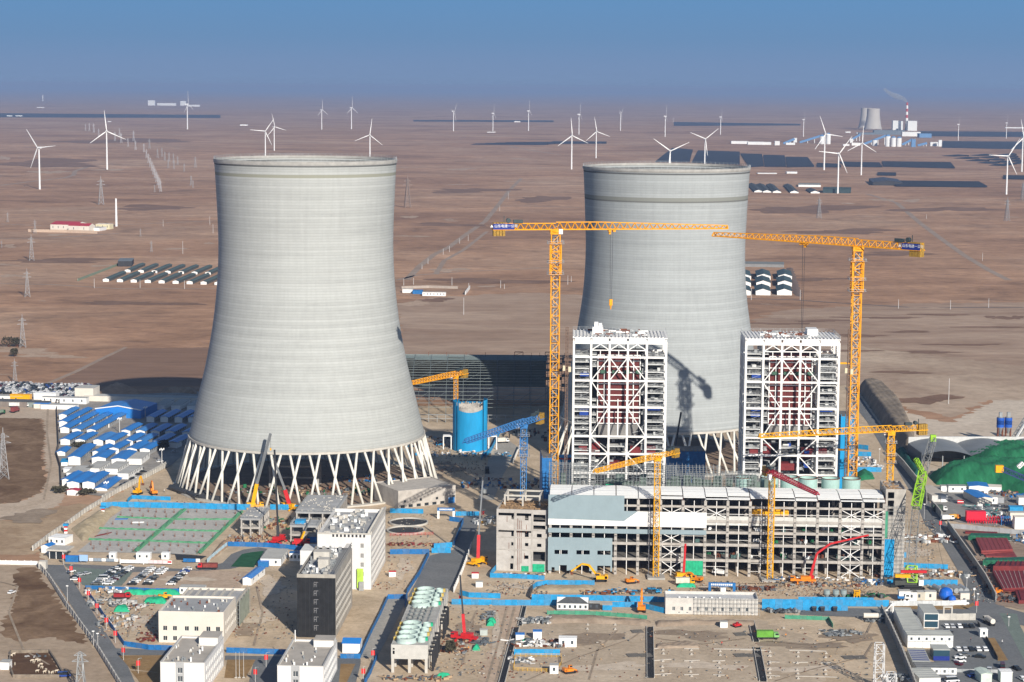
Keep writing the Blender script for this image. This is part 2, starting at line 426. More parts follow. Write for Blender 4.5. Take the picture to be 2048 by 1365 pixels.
BLUE_F = M('bright_blue_hoarding', (0.018,0.265,0.54), 0.6, var=0.24, scale=0.5)
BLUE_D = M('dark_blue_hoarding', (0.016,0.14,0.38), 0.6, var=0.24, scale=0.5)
BLUE_N = M('blue_netting', (0.010,0.27,0.55), 0.75, var=0.14, scale=0.3, streak=(1,1,0.25))
WHITE_P = M('white_panel', (0.80,0.80,0.79), 0.55, var=0.05, scale=0.3)
WHITE_S = M('white_steel', (0.80,0.79,0.77), 0.5, var=0.06, scale=0.5)
GREY_ST = M('grey_steel', (0.30,0.32,0.33), 0.5, 0.3, var=0.15)
GALV = MATS['galvanised_steel']
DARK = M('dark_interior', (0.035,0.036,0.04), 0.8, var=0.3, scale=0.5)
GLASS_D = M('dark_glass', (0.02,0.028,0.035), 0.12, var=0, spec=0.5)
YELLOW = M('crane_yellow', (0.78,0.38,0.004), 0.45, var=0.12, scale=0.7)
RED = M('machine_red', (0.52,0.02,0.025), 0.45, var=0.12, scale=0.8)
ORANGE = M('machine_orange', (0.72,0.22,0.015), 0.45, var=0.12, scale=0.8)
BLACKM = M('black_rubber', (0.018,0.018,0.02), 0.8, var=0)
GREENNET = M('green_netting', (0.012,0.125,0.05), 0.85, var=0.35, scale=0.12, streak=(1,0.35,0.35))
GREENBR = M('bright_green_netting', (0.02,0.38,0.20), 0.8, var=0.25, scale=0.6)
RUST = M('rusty_steel', (0.16,0.055,0.03), 0.8, var=0.3, scale=0.8)
REDOX = M('red_oxide_steel', (0.17,0.022,0.024), 0.6, var=0.22, scale=0.4)
BLUE_R = M('blue_roof_sheet', (0.022,0.19,0.56), 0.4, var=0.10, scale=0.08)
WOOD = M('timber_formwork', (0.34,0.22,0.12), 0.85, var=0.35, scale=0.8)
# ground sheets
_sz = [-0.09]
RAG = {'dirt_ground':2.5,'sand_plain':3.5,'sand_flat':5,'scrub_field':3,'track':1.6,'scrub_strip':3,'waste_ground':2,'scrub_patch':2.2,'sheep_pen_dung':0.8,'ploughed_field':1.5,'yard':1.0,'lot':0.8,'verge':0.5,'excavation_floor':1.5,'plain_soil':7}
def sh(name, pix, mat):
 _sz[0] += 0.004; return sheet(name, pix, mat, _sz[0], RAG.get(name, 0.0))
sh('dirt_ground', [(240,1480),(150,1230),(85,1130),(70,1088),(205,1005),(340,925),(420,860),(560,815),(800,812),(1140,812),(1500,790),(1690,765),(1750,780),(1800,860),(1850,930),(2150,1010),(2150,1480)], DIRT)
sh('sand_plain', [(1720,775),(1790,815),(1850,838),(1905,845),(1960,815),(2000,797),(2160,778),(2160,1010),(1990,960),(1850,940),(1800,900),(1740,830)], SAND)
PLS = soil('plain_soil_tan', (0.29,0.19,0.132), (0.47,0.345,0.255), 0.01, (0.53,0.41,0.31), 0.06, (0.5,1,1))
sh('plain_soil', [(1490,650),(1560,622),(1700,612),(1850,607),(2160,604),(2160,750),(1690,695),(1500,705)], PLS)
sh('plain_soil', [(790,612),(860,596),(960,590),(1060,586),(1180,590),(1180,716),(800,716)], PLS)
sh('sand_flat', [(1500,700),(1690,690),(2150,745),(2150,800),(1980,800),(1900,835),(1800,812),(1720,770),(1500,790)], soil('sand_flat_soil', (0.34,0.24,0.172), (0.53,0.41,0.305), 0.008, (0.63,0.51,0.40), 0.08))
sh('scrub_field', [(-90,838),(84,834),(92,870),(88,910),(96,960),(84,985),(40,1005),(-90,1015)], SCRUB)
sh('track', [(84,834),(116,838),(124,900),(132,985),(118,1010),(50,1040),(-90,1045),(-90,1015),(40,1005),(84,985),(96,960),(88,910),(92,870)], TRACK)
sh('scrub_strip', [(-90,1045),(50,1040),(118,1012),(200,1006),(70,1088),(76,1110),(-90,1110)], soil('dry_scrub', (0.32,0.22,0.14), (0.47,0.35,0.235), 0.05, (0.55,0.43,0.31), 0.3))
sh('waste_ground', [(-90,1112),(88,1128),(235,1365),(280,1480),(-90,1480)], soil('waste_ground_soil', (0.36,0.27,0.19), (0.50,0.39,0.29), 0.02, (0.57,0.47,0.37), 0.2))
sh('scrub_patch', px(A,(110,600),(240,590),(310,700),(420,850),(520,1000),(600,1110),(520,1100),(330,1060),(120,1090),(20,1050),(10,960),(90,850),(110,720)), SCRUB)
sh('sheep_pen_dung', px(A,(70,1165),(330,1165),(400,1290),(410,1330),(90,1330),(50,1250)), soil('dung_soil', (0.09,0.05,0.03), (0.15,0.09,0.055), 0.1))
sh('ploughed_field', [(250,697),(430,695),(600,697),(600,760),(410,772),(205,773),(105,770)], PLOUGH)
sh('car_park', [(-80,768),(185,772),(180,800),(150,805),(0,802),(-80,802)], soil('dusty_lot', (0.28,0.255,0.235), (0.38,0.35,0.32), 0.03))
sh('yard', [(-80,802),(150,805),(118,838),(-80,835)], TRACK)
sh('road', px(A,(320,572),(430,575),(560,790),(780,1135),(1180,1150),(1180,1182),(830,1182),(960,1480),(880,1480),(640,1100),(430,770),(300,592)), ROADM)
sh('road', px(A,(430,566),(1000,590),(1330,605),(1500,560),(1560,500),(1640,470),(1740,455),(1900,480),(1900,520),(1560,600),(1400,612),(900,622),(600,600),(440,580)), ROADM)
sh('paving', px(A,(440,582),(900,622),(820,714),(575,714),(530,700)), GREENPAVE)
sh('lot', px(A,(900,622),(1480,610),(1690,620),(1620,735),(1000,735),(820,714)), LOT)
sh('pavement', px(A,(430,580),(470,600),(560,715),(580,760),(835,1130),(780,1135),(560,790)), LOT)
sh('sports_court', px(B,(545,585),(620,500),(690,487),(770,478),(700,590)), soil('court_green', (0.02,0.085,0.045), (0.03,0.115,0.06), 0.2))
sh('road', px(B,(505,1185),(930,1190),(1420,1205),(1420,1240),(1380,1400),(1280,1480),(640,1480),(700,1220),(505,1215)), ROADM)
sh('turf', px(B,(520,1212),(712,1212),(640,1340),(500,1335)), GRASS_T)
sh('turf', px(A,(800,1185),(1180,1180),(1080,1300),(880,1275)), GRASS_T)
sh('turf', px(A,(880,1285),(1075,1300),(1070,1480),(1000,1480),(930,1350)), GRASS_T)
sh('turf', px(B,(1285,1240),(1385,1240),(1310,1400),(1270,1400)), GRASS_T)
sh('road', px(C,(740,300),(770,240),(860,245),(870,290),(830,400),(700,700),(640,800),(390,790),(540,510),(700,470)), ROADM)
sh('ramp_road', px(C,(255,800),(385,800),(300,980),(180,1200),(70,1200),(170,980)), ROAD_L)
sh('track', px(C,(960,850),(1170,850),(1100,1000),(1010,1380),(870,1380),(990,950)), soil('dirt_road_soil', (0.46,0.345,0.25), (0.56,0.43,0.325), 0.06))
sh('excavation_floor', px(Fz,(180,440),(1130,440),(1240,400),(1900,420),(2048,480),(2300,560),(2400,1000),(60,1000),(190,480)), soil('excavated_soil', (0.41,0.325,0.235), (0.57,0.465,0.35), 0.035, (0.64,0.54,0.42), 0.4))
sh('road', px(S,(1160,520),(1340,570),(1470,660),(1360,850),(1290,960),(1180,1252),(1000,1252),(1100,900)), ROAD_L)
sh('road', [(1690,775),(1712,782),(1745,830),(1775,870),(1800,905),(1828,955),(1852,995),(1880,1030),(1905,1065),(1990,1195),(2010,1215),(2100,1240),(2100,1262),(1990,1240),(1975,1240),(1960,1235),(1942,1200),(1915,1140),(1880,1080),(1850,1050),(1835,1020),(1805,960),(1770,905),(1735,845),(1700,800)], ROADM)
sh('road', [(1935,1190),(2005,1215),(2055,1330),(2110,1480),(2040,1480),(1985,1330),(1955,1262),(1720,1235),(1600,1230),(1600,1215),(1900,1220)], ROADM)
sh('paving', px(R,(1740,290),(1960,300),(2000,450),(2300,1000),(2300,1300),(2048,870)), GREENPAVE)
sh('car_park', px(R,(960,380),(1450,380),(1560,600),(1720,890),(1760,940),(1900,1155),(2000,1300),(1000,1300),(900,700)), ROADM)
sh('pavement', px(R,(1560,600),(1680,600),(1850,880),(1720,890),(1640,720)), GRASS_T)
sh('verge', px(R,(380,200),(1340,190),(1420,150),(1440,190),(1330,240),(380,240)), GRASS_T)
sh('yard', px(P,(560,560),(1100,560),(1400,650),(2300,700),(2300,1100),(1650,1180),(830,1080),(640,800)), soil('yard_concrete', (0.235,0.23,0.22), (0.31,0.30,0.285), 0.05))
sh('yard', px(Q,(180,230),(500,250),(1300,330),(1500,1400),(930,1300)), soil('storage_yard_soil', (0.26,0.19,0.145), (0.38,0.29,0.225), 0.05))
sh('basement_floor', px(A,(830,195),(1640,205),(1500,330),(1390,430),(1335,505),(900,492),(520,485),(640,390),(740,260)), SLAB)
sh('rebar_yard', px(P,(190,930),(290,900),(380,1110),(180,1110)), M('red_sheeting',(0.20,0.03,0.02),0.8,var=0.25))
sh('rebar_yard', px(P,(20,535),(150,535),(210,745),(140,745)), MATS['red_sheeting'])
sh('paving', [(1680,930),(1770,900),(1830,1000),(1850,1050),(1780,1060),(1770,990)], DIRT)
sh('camp_yard', px(I,(392,690),(1000,640),(1500,620),(1560,760),(1180,1120),(860,1290),(700,1340),(425,1310),(415,1150),(390,1060),(402,1000)), soil('camp_concrete', (0.25,0.235,0.22), (0.36,0.335,0.305), 0.06))
# far tracks across the plain
def ribbon(name, pts, w0, w1, mat, z=0.12):
 mb = MB(); W_ = [gg(*p) for p in pts]; out = []
 for i, p in enumerate(W_):
  d = (W_[min(i+1, len(W_)-1)] - W_[max(i-1, 0)]); n = Vector((-d.y, d.x, 0)).normalized(); w = w0 + (w1-w0)*i/(len(W_)-1)
  out.append((p+n*w/2, p-n*w/2))
 fine = []
 for (a, b), (c, d) in zip(out, out[1:]):
  for k in range(6):
   t0, t1 = k/6, (k+1)/6; q = [a.lerp(c,t0), b.lerp(d,t0), b.lerp(d,t1), a.lerp(c,t1)]
   fine.append([Vector((v.x, v.y, gz(v.x, v.y)+z)) for v in q])
 for q in fine: mb.quad(q)
 o = mb.build(name, mat)
 me = o.data; me.update()
 if me.polygons[0].normal.z < 0: me.flip_normals()
 return struct(o)
PALE_T = soil('far_track_soil', (0.30,0.225,0.175), (0.38,0.30,0.24), 0.02)
ribbon('track', px(X,(390,1112),(470,1030),(550,965),(640,920),(740,845),(850,770),(930,670),(990,590),(1060,520)), 9, 9, PALE_T)
ribbon('track', px(X,(560,1080),(610,1000),(720,940),(860,830)), 7, 6, PALE_T)
ribbon('track', px(X,(330,1115),(450,1085),(700,1065),(930,1055),(1250,1040)), 6, 6, PALE_T)
ribbon('track', px(X,(890,683),(1100,680),(1400,690)), 7, 7, PALE_T)
ribbon('track', px(X,(990,330),(1150,360),(1290,380)), 14, 14, PALE_T)
ribbon('track', px(Y,(1130,610),(1300,660),(1440,780),(1560,870),(1700,970),(1850,1060),(1960,1115)), 10, 9, PALE_T)
ribbon('track', px(Y,(420,1222),(700,1230),(1000,1250),(1400,1275),(2048,1275)), 6, 6, M('far_rail_bed',(0.15,0.12,0.105),0.9))
ribbon('track', px(U,(0,560),(200,535),(380,515),(430,500),(440,475),(520,450)), 12, 12, PALE_T)
ribbon('track', px(U,(0,1135),(300,1140),(700,1165),(1290,1165)), 6, 6, PALE_T)
ribbon('track', px(U,(0,872),(300,868),(700,840)), 8, 8, PALE_T)
ribbon('track', px(U,(0,785),(300,800),(700,790),(1290,765)), 7, 7, PALE_T)
ribbon('track', px(I,(330,570),(520,490),(700,400),(860,325)), 5, 4, PALE_T)
# fences and walls
def run(label, pts, h, mat, cat='fence', name='hoarding', group=None, th=0.12, posts=0, cap=None, z0=0.0, step=0, postmat=None, frame=None):
 W_ = [g(*p) for p in pts]; o = W_[0]
 t = thing(name, label, cat, (o.x, o.y, z0), 0, group)
 mb = MB(); cb = MB()
 pm = None; c_ = MCOL.get(mat.name, (0.3,0.3,0.3)); faded = M(mat.name+'_faded', tuple(0.82*v+0.035 for v in c_), 0.7, var=0.2, scale=0.6)
 for a, b in zip(W_, W_[1:]):
  a = a - o; b = b - o; L_ = (b-a).length; n = max(1, round(L_/3.0)); d = (b-a)/n
  dn = d.normalized(); nr = Vector((-dn.y, dn.x, 0))
  for i in range(n):
   p = a + d*i; q = a + d*(i+1) - dn*0.06
   off = nr*(0.03 if i % 2 else -0.03); hh = h*(1+0.012*((i*7) % 5-2))
   mb.bar(p+off+V(0,0,hh/2), q+off+V(0,0,hh/2), th, hh, (i*5+len(pts)) % 3 % 2)
  if cap: cb.bar(a+V(0,0,h+0.1), b+V(0,0,h+0.1), th+0.16, 0.2)
  if posts:
   k = max(1, round(L_/posts)); dd = (b-a)/k
   for i in range(k):
    p = a + dd*i
    if pm is None:
     q = MB(); q.box(-th*1.1,-th*1.1,0,th*1.1,th*1.1,h+0.25); pm = q.build('post', postmat or mat, t, p); pm.rotation_euler[2] = math.atan2(dn.y, dn.x)
    else:
     c = pm.copy(); COL.objects.link(c); c.parent = t; c.location = p; c.rotation_euler[2] = math.atan2(dn.y, dn.x)
 mb.build('panel', [mat, faded], t)
 if cap: cb.build('coping', cap, t)
 return t
WALLM = M('rendered_wall', (0.52,0.50,0.46), 0.85, var=0.14, scale=0.25)
run('long pale perimeter wall running from the gatehouse down to the bottom left edge', px(A,(262,592),(330,670),(450,860),(640,1120),(800,1380),(860,1480)), 2.3, WALLM, 'wall', 'perimeter_wall', posts=6, cap=CONC_L, th=0.3)
run('pale perimeter wall climbing beside the basin yard towards the blue-roofed camp', px(A,(222,478),(330,395),(460,305),(570,225),(700,145),(830,60),(960,-5))+[(336,930)], 2.4, WALLM, 'wall', 'perimeter_wall', posts=5, cap=CONC_L, th=0.3)
run('white picket railing left of the gatehouse at the left edge', px(A,(-40,570),(120,572),(255,575)), 2.0, WHITE_S, 'fence', 'picket_fence', posts=3)
run('dark wall along the west side of the blue-roofed camp', px(I,(385,700),(400,1000),(385,1060),(412,1150),(420,1310)), 2.6, M('brown_brick',(0.13,0.10,0.085),0.9,var=0.3), 'wall', 'camp_wall', th=0.3)
run('pale wall in front of the blue-roofed camp beside the cars', px(I,(700,1365),(860,1290),(1000,1215),(1150,1135)), 2.4, WALLM, 'wall', 'camp_wall', posts=4, cap=CONC_L, th=0.3)
hb = 'blue site hoardings'
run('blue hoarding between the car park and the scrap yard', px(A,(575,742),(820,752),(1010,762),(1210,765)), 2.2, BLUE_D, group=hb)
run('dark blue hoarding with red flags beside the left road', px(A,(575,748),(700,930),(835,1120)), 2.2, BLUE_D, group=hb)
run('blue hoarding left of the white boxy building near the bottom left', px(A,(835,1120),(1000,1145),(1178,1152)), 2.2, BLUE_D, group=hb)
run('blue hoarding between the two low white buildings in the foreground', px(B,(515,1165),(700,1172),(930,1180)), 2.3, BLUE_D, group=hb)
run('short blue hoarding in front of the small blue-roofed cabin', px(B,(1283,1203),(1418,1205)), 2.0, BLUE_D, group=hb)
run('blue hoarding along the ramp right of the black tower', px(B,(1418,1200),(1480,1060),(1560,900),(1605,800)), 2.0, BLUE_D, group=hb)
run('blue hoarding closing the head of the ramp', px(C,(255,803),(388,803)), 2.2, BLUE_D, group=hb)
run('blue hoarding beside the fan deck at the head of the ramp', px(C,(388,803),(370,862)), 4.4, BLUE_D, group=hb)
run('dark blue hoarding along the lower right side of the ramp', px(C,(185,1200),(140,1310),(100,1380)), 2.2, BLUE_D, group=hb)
run('long blue hoarding behind the green netted basement, below the left cooling tower', px(A,(680,190),(830,186),(1200,192),(1500,200),(1690,203)), 3.2, BLUE_F, group=hb)
run('blue hoarding below the left cooling tower, behind the two storey concrete frame', px(B,(330,193),(640,200)), 3.0, BLUE_F, group=hb)
run('blue hoarding in front of the crane booms under the left cooling tower', px(B,(810,200),(1020,205)), 3.0, BLUE_F, group=hb)
run('blue hoarding behind the digger at the foot of the camp wall', px(A,(860,150),(890,128),(1150,140)), 2.2, BLUE_F, group=hb)
run('blue hoarding beyond the sports court', px(B,(525,447),(800,455),(1100,485)), 2.4, BLUE_D, group=hb)
run('pale blue hoarding climbing left of the sports court', px(B,(385,560),(450,505),(520,447)), 2.2, M('pale_blue_hoarding',(0.45,0.62,0.72),0.5), group=hb)
run('blue hoarding behind the round tank pits', px(C,(270,223),(495,228)), 2.6, BLUE_F, group=hb)
run('blue hoarding right of the blue-bannered gate', px(C,(712,242),(872,242)), 2.4, BLUE_F, group=hb)
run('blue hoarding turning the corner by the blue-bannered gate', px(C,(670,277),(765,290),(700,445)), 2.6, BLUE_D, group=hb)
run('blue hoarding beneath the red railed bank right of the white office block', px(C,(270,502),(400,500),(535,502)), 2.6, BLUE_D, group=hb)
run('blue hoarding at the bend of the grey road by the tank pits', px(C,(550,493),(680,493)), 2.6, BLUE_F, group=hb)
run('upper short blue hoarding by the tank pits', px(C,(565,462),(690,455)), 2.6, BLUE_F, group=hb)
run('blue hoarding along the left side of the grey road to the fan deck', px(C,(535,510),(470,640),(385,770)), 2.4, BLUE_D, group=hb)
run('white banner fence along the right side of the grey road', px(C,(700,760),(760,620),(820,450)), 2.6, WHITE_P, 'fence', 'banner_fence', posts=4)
run('long bright blue hoarding across the foreground left of the grey-roofed hut', px(C,(685,840),(1000,846))+px(Fz,(240,322),(475,322)), 2.6, BLUE_F, group=hb)
run('bright blue hoarding between the grey-roofed hut and the low white workshop', px(Fz,(860,333),(1050,335),(1235,378)), 2.4, BLUE_F, group=hb)
run('bright blue hoarding behind the grey-roofed hut', px(Fz,(295,282),(700,288),(1235,300)), 2.6, BLUE_F, group=hb)
run('blue hoarding round the foot of the bare concrete stair block', px(D,(82,965),(240,968),(530,985)), 2.2, BLUE_F, group=hb)
run('short end of blue hoarding left of the bare concrete stair block', px(D,(82,965),(110,925),(135,900)), 2.6, BLUE_F, group=hb)
run('curved blue hoarding round the planted bed before the grey cladding', px(D,(430,1062),(470,1035),(560,1022),(940,1025)), 2.2, BLUE_F, group=hb)
run('dark end of the curved blue hoarding', px(D,(405,1135),(432,1065)), 2.2, M('dark_sheet',(0.05,0.05,0.055),0.6), group=hb)
run('short blue hoarding beside the stacked rebar near the telescopic crane', px(C,(740,775),(800,792),(1015,800)), 2.4, BLUE_F, group=hb)
run('bright blue hoarding right of the low white workshop', px(G,(158,365),(500,366),(778,368)), 2.5, BLUE_F, group=hb)
run('bright blue hoarding behind the black bins right of the low white workshop', px(G,(158,328),(600,334),(1075,338)), 3.0, BLUE_F, group=hb)
run('bright blue hoarding behind the mint tanks on trestles', px(G,(420,300),(965,306)), 2.2, BLUE_F, group=hb)
run('blue hoarding in front of the scaffold stacks by the lime crane', px(G,(1278,185),(1570,185)), 2.8, BLUE_F, group=hb)
run('blue hoarding left of the lime crane base', px(G,(1060,172),(1190,182)), 2.2, BLUE_F, group=hb)
run('blue hoarding behind the scaffold stacks by the lime crane', px(G,(1045,45),(1300,60),(1500,68)), 2.4, BLUE_F, group=hb)
run('tall blue netting hoarding at the right end of the turbine hall', px(H,(442,1265),(470,1010)), 8.0, BLUE_N, group=hb)
run('blue hoarding across the yard right of the tall boiler frame', px(H,(250,628),(420,630)), 3.0, BLUE_F, group=hb)
run('blue hoarding upper right of the tall boiler frame', px(H,(262,520),(350,525)), 3.0, BLUE_F, group=hb)
run('blue hoarding crossing the yard nearest the far boiler frame', px(H,(262,470),(330,480)), 3.0, BLUE_F, group=hb)
run('blue hoarding round the lower right corner of the turbine hall', px(H,(490,1215),(590,1215)), 3.0, BLUE_F, group=hb)
run('blue hoarding along the road beyond the blue silo', px(S,(1090,770),(1160,690),(1250,500)), 3.0, BLUE_F, group=hb)
run('blue hoarding at the foot of the road beside the blue silo', px(S,(1040,800),(1060,760),(1130,745)), 3.0, BLUE_F, group=hb)
run('white railing along the right side of the road beyond the blue crane', px(S,(1400,840),(1475,665)), 2.5, WHITE_P, 'fence', 'railing')
run('grey retaining wall along the right road, in shade', px(Q,(240,240),(560,690),(760,985),(900,1250)), 3.6, CONC, 'wall', 'retaining_wall', cap=CONC_L, th=0.4)
run('grey retaining wall climbing beside the lime lattice boom', px(P,(10,75),(200,270),(430,560),(545,700),(560,830)), 4.5, CONC, 'wall', 'retaining_wall', cap=CONC_L, th=0.4)
run('grey retaining wall below the storage yard beside the right road', px(P,(630,880),(720,970),(790,1060)), 4.0, CONC, 'wall', 'retaining_wall', cap=CONC_L, th=0.4)
run('grey sheet fence across the storage yards on the right', px(Q,(245,250),(500,270),(800,300),(1110,330),(1500,360)), 2.6, M('grey_sheet',(0.36,0.37,0.39),0.6), 'fence', 'sheet_fence', posts=5)
run('long wall in shade left of the container offices', px(R,(270,310),(380,520),(520,830),(650,1155),(700,1290)), 4.0, CONC, 'wall', 'retaining_wall', cap=CONC_L, th=0.4, posts=5)
run('grey sheet fence beyond the container offices', px(R,(380,205),(700,200),(1100,200),(1330,190)), 2.4, M('pale_sheet',(0.55,0.58,0.6),0.5), 'fence', 'sheet_fence', posts=6)
run('pale wall at the back of the office car park', px(R,(975,380),(1200,380),(1445,380)), 3.0, CONC_L, 'wall', 'car_park_wall')
run('dark hedge fence between the office car park and the road', px(R,(1470,430),(1500,480)), 1.6, M('dark_railing',(0.05,0.045,0.04),0.8), 'fence', 'railing')
run('dark railing beside the verge right of the office car park', px(R,(1570,610),(1640,730),(1720,885)), 1.6, MATS['dark_railing'], 'fence', 'railing')
run('grey railing in front of the lower container office', px(R,(1195,1030),(1450,1035),(1720,1040)), 1.4, GALV, 'fence', 'railing')
run('green net fence along the edge of the excavation', px(Fz,(405,385),(700,388),(1000,408),(1110,420)), 1.7, M('green_mesh',(0.06,0.27,0.17),0.8,var=0.25), 'fence', 'net_fence', posts=3)
run('green net fence at the right end of the excavation', px(G,(325,425),(640,437),(670,490)), 1.7, MATS['green_mesh'], 'fence', 'net_fence', posts=3)
YR = M('yellow_rail', (0.72,0.42,0.03), 0.5)
def railing(label, pts, h, mat, cat='railing', rails=3, step=2.0):
 W_ = [g(*p) for p in pts]; o = W_[0]; t = thing('guard_rail', label, cat, o)
 for a, b in zip(W_, W_[1:]):
  m = MB(); a = a-o; b = b-o
  for k in range(rails): m.bar(a+V(0,0,h*(k+1)/rails), b+V(0,0,h*(k+1)/rails), 0.10)
  n = max(1, round((b-a).length/step))
  for i in range(n+1): m.bar(a+(b-a)*i/n, a+(b-a)*i/n+V(0,0,h), 0.12)
  m.build('rail_run', mat, t)
 return t
railing('yellow guard rail round the small pit near the bottom centre', px(Fz,(180,685),(505,690),(505,745),(430,795),(165,785),(180,685)), 1.5, YR)
railing('red guard rail on the bank below the round tank pits', px(C,(270,380),(560,372)), 1.5, RED)
# green netted basement
tn = 'green nets over the basement trenches'
def net(label, a, b, w, hgt=0.7):
 p = g(*a); q = g(*b); d = (q-p).normalized(); n = V(-d.y, d.x, 0)
 t = MB(); K_ = 14
 for i in range(K_):
  s0, s1 = i/K_, (i+1)/K_
  for u0, u1 in ((-1,-0.4),(-0.4,0.4),(0.4,1)):
   pts = []
   for s_, u_ in ((s0,u0),(s0,u1),(s1,u1),(s1,u0)):
    z = 0.05 if abs(u_) == 1 else hgt*(0.8+0.4*math.sin(s_*37+u_*3))
    pts.append((q-p)*s_ + n*(u_*w/2) + V(0,0,z))
   t.quad(pts)
 o = t.build('safety_net', M('net_green',(0.10,0.30,0.16),0.85,var=0.3,scale=0.5), None, p); tag(o, label, 'safety net', tn)
for i, (a, b, w) in enumerate(((A(1240,200),A(905,488),3.4),(A(790,252),A(1175,268),2.8),(A(1185,268),A(1575,268),2.8),(A(670,328),A(1090,342),2.8),(A(1100,338),A(1480,348),2.8),(A(600,402),A(985,415),3.2),(A(1000,412),A(1395,428),3.4),(A(1625,215),A(1335,500),2.8))):
 net(('diagonal green net running down the middle of the basement slabs','green net over the back left basement trench','green net over the back right basement trench','green net over the middle left basement trench','green net over the middle right basement trench','green net over the front left basement trench','green net over the front right basement trench','diagonal green net down the right edge of the basement slabs')[i], a, b, w)
cs = None
for (x0,x1,y,x0s,n) in ((880,1180,215,0,6),(1270,1580,220,0,6),(820,1120,245,0,5),(1180,1520,300,0,6),(760,1060,300,0,6),(720,1030,370,0,6),(1110,1440,378,0,6),(620,930,440,0,6),(1010,1340,445,0,6),(640,900,470,0,4),(1040,1330,480,0,4)):
 for i in range(n):
  p = g(*A(x0+(x1-x0)*i/(n-1)+RU(-8,8), y+RU(-4,4)+12*i/(n-1)))
  if cs is None:
   b_ = MB(); b_.box(-0.3,-0.3,0,0.3,0.3,0.9)
   for dx in (-0.25,0.25):
    for dy in (-0.25,0.25): b_.bar((dx,dy,0.9),(dx*1.1,dy*1.1,2.2),0.1)
   cs = b_.build('column_stub', M('rebar_brown',(0.18,0.10,0.075),0.8,var=0.2)); cs.location = p
   tag(cs, 'short brown rebar column stub standing on the green netted basement slab', 'column stub', 'column stubs on the basement slab')
  else:
   c = cs.copy(); COL.objects.link(c); c.location = p
# turbine hall
def frame(pa, pb):
 a = g(*pa); b = g(*pb); d = b - a
 return a, math.atan2(d.y, d.x), d.length
RGHC = M('raw_concrete', (0.40,0.375,0.345), 0.9, var=0.22, scale=0.35)
CLAD = M('grey_blue_cladding', (0.255,0.33,0.365), 0.55, var=0.05, scale=0.25)
CLADW = M('white_cladding', (0.80,0.81,0.80), 0.5, var=0.03, scale=0.25)
INNER = M('hall_inner_shade', (0.05,0.049,0.047), 0.85, var=0.5, scale=0.35)  # back wall near-black: the hall's inner shade is in the colour
SLABD = M('floor_deck', (0.155,0.147,0.138), 0.9, var=0.3, scale=0.4)
o_, rz_, Lh = frame((1097,1147),(1767,1158.5)); HALL = o_; HRZ = rz_
hall = thing('turbine_hall', 'long unfinished concrete turbine hall, half clad in grey-blue and white, in the middle foreground', 'turbine hall', o_, rz_)
HD = 31.0; nb = 15; bw = Lh/nb
lev = [8.3, 15.9, 21.9, 27.4, 34.2]; EAVE = 36.6
cm = None
def copies(mesh_o, parent, locs):
 for l in locs:
  c = mesh_o.copy(); COL.objects.link(c); c.parent = parent; c.location = l
q = MB(); q.box(-0.65,-0.2,0,0.65,1.0,EAVE)
for k in range(14): q.box(-0.5,-0.28,1.2+k*2.5,0.5,-0.2,1.9+k*2.5,1)
cm = q.build('column', [RGHC, SLABD], hall, (0.65,0,0))
copies(cm, hall, [(min(Lh-0.65, max(0.65, i*bw)), 0, 0) for i in range(1, nb+1)])
copies(cm, hall, [(min(Lh-0.65, max(0.65, i*bw)), HD-1, 0) for i in range(0, nb+1)])
q = MB(); q.box(-0.45,0,0,0.45,0.9,lev[1]); ic = q.build('column', RGHC, hall, (bw*8.5, 8, 0))
copies(ic, hall, [(bw*(i+0.5), y, 0) for i in range(7, 15) for y in (8, 16) if not (i == 8 and y == 8)])
for j, z in enumerate(lev):
 q = MB()
 hgt = 1.3 if j < 4 else 1.0
 for i in range(nb): q.box(i*bw+0.66, -0.05, z-hgt, (i+1)*bw-0.66, 0.75, z)
 q.build('floor_beam', RGHC, hall)
 if j < 3:
  q = MB(); q.box(0.7, 0.76, z-0.55, Lh-0.7, HD-1.2, z-0.2)
  q.build('floor_slab', SLABD, hall)
q = MB(); q.box(0.7, 0.3, lev[3]-2.6, Lh-0.7, 0.74, lev[3]-1.35); q.box(0.7, 0.1, lev[3]-0.9, Lh-0.7, 1.6, lev[3]+1.8)
q.build('crane_girder', M('pale_girder',(0.55,0.55,0.52),0.7), hall)
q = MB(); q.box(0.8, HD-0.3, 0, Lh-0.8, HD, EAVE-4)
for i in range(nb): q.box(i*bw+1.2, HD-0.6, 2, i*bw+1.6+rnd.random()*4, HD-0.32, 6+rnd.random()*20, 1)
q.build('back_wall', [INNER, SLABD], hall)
q = MB()   # wind posts and rails between the columns
for i in range(nb):
 x = (i+0.5)*bw
 q.box(x-0.16, 0.1, 0, x+0.16, 0.4, EAVE)
 if i >= 5:
  for z in (2.5,4.6,6.4, 10.3,12.3,14, 17.6,19.4, 23.2,25):
   if (i*7+int(z)) % 4 == 1: q.box(i*bw+0.66, 0.05, z, (i+1)*bw-0.66, 0.2, z+0.16)
for i in range(6, nb): q.box(i*bw+0.66, 0, 30.2, (i+1)*bw-0.66, 0.2, 30.4)
q.build('wind_post', WHITE_S, hall)
def xbrace(i, z0, z1):
 q = MB(); x0, x1 = i*bw+0.9, (i+1)*bw-0.9
 q.bar((x0,-0.12,z0),(x1,-0.12,z1),0.55,0.3); q.bar((x0,-0.2,z1),(x1,-0.2,z0),0.55,0.3)
 q.build('cross_brace', WHITE_S, hall)
zl = [0.3]+lev
for i in (5, 13):
 for a, b in ((0,1),(1,2),(2,3)): xbrace(i, zl[a]+0.3, zl[b+0]-1.4 if b < 1 else zl[b]-1.4)
xbrace(13, zl[3]+0.2, zl[4]-1.4)
for i in (5, 6, 7, 13, 14): xbrace(i, lev[3]+1.0, lev[4]-1.2)
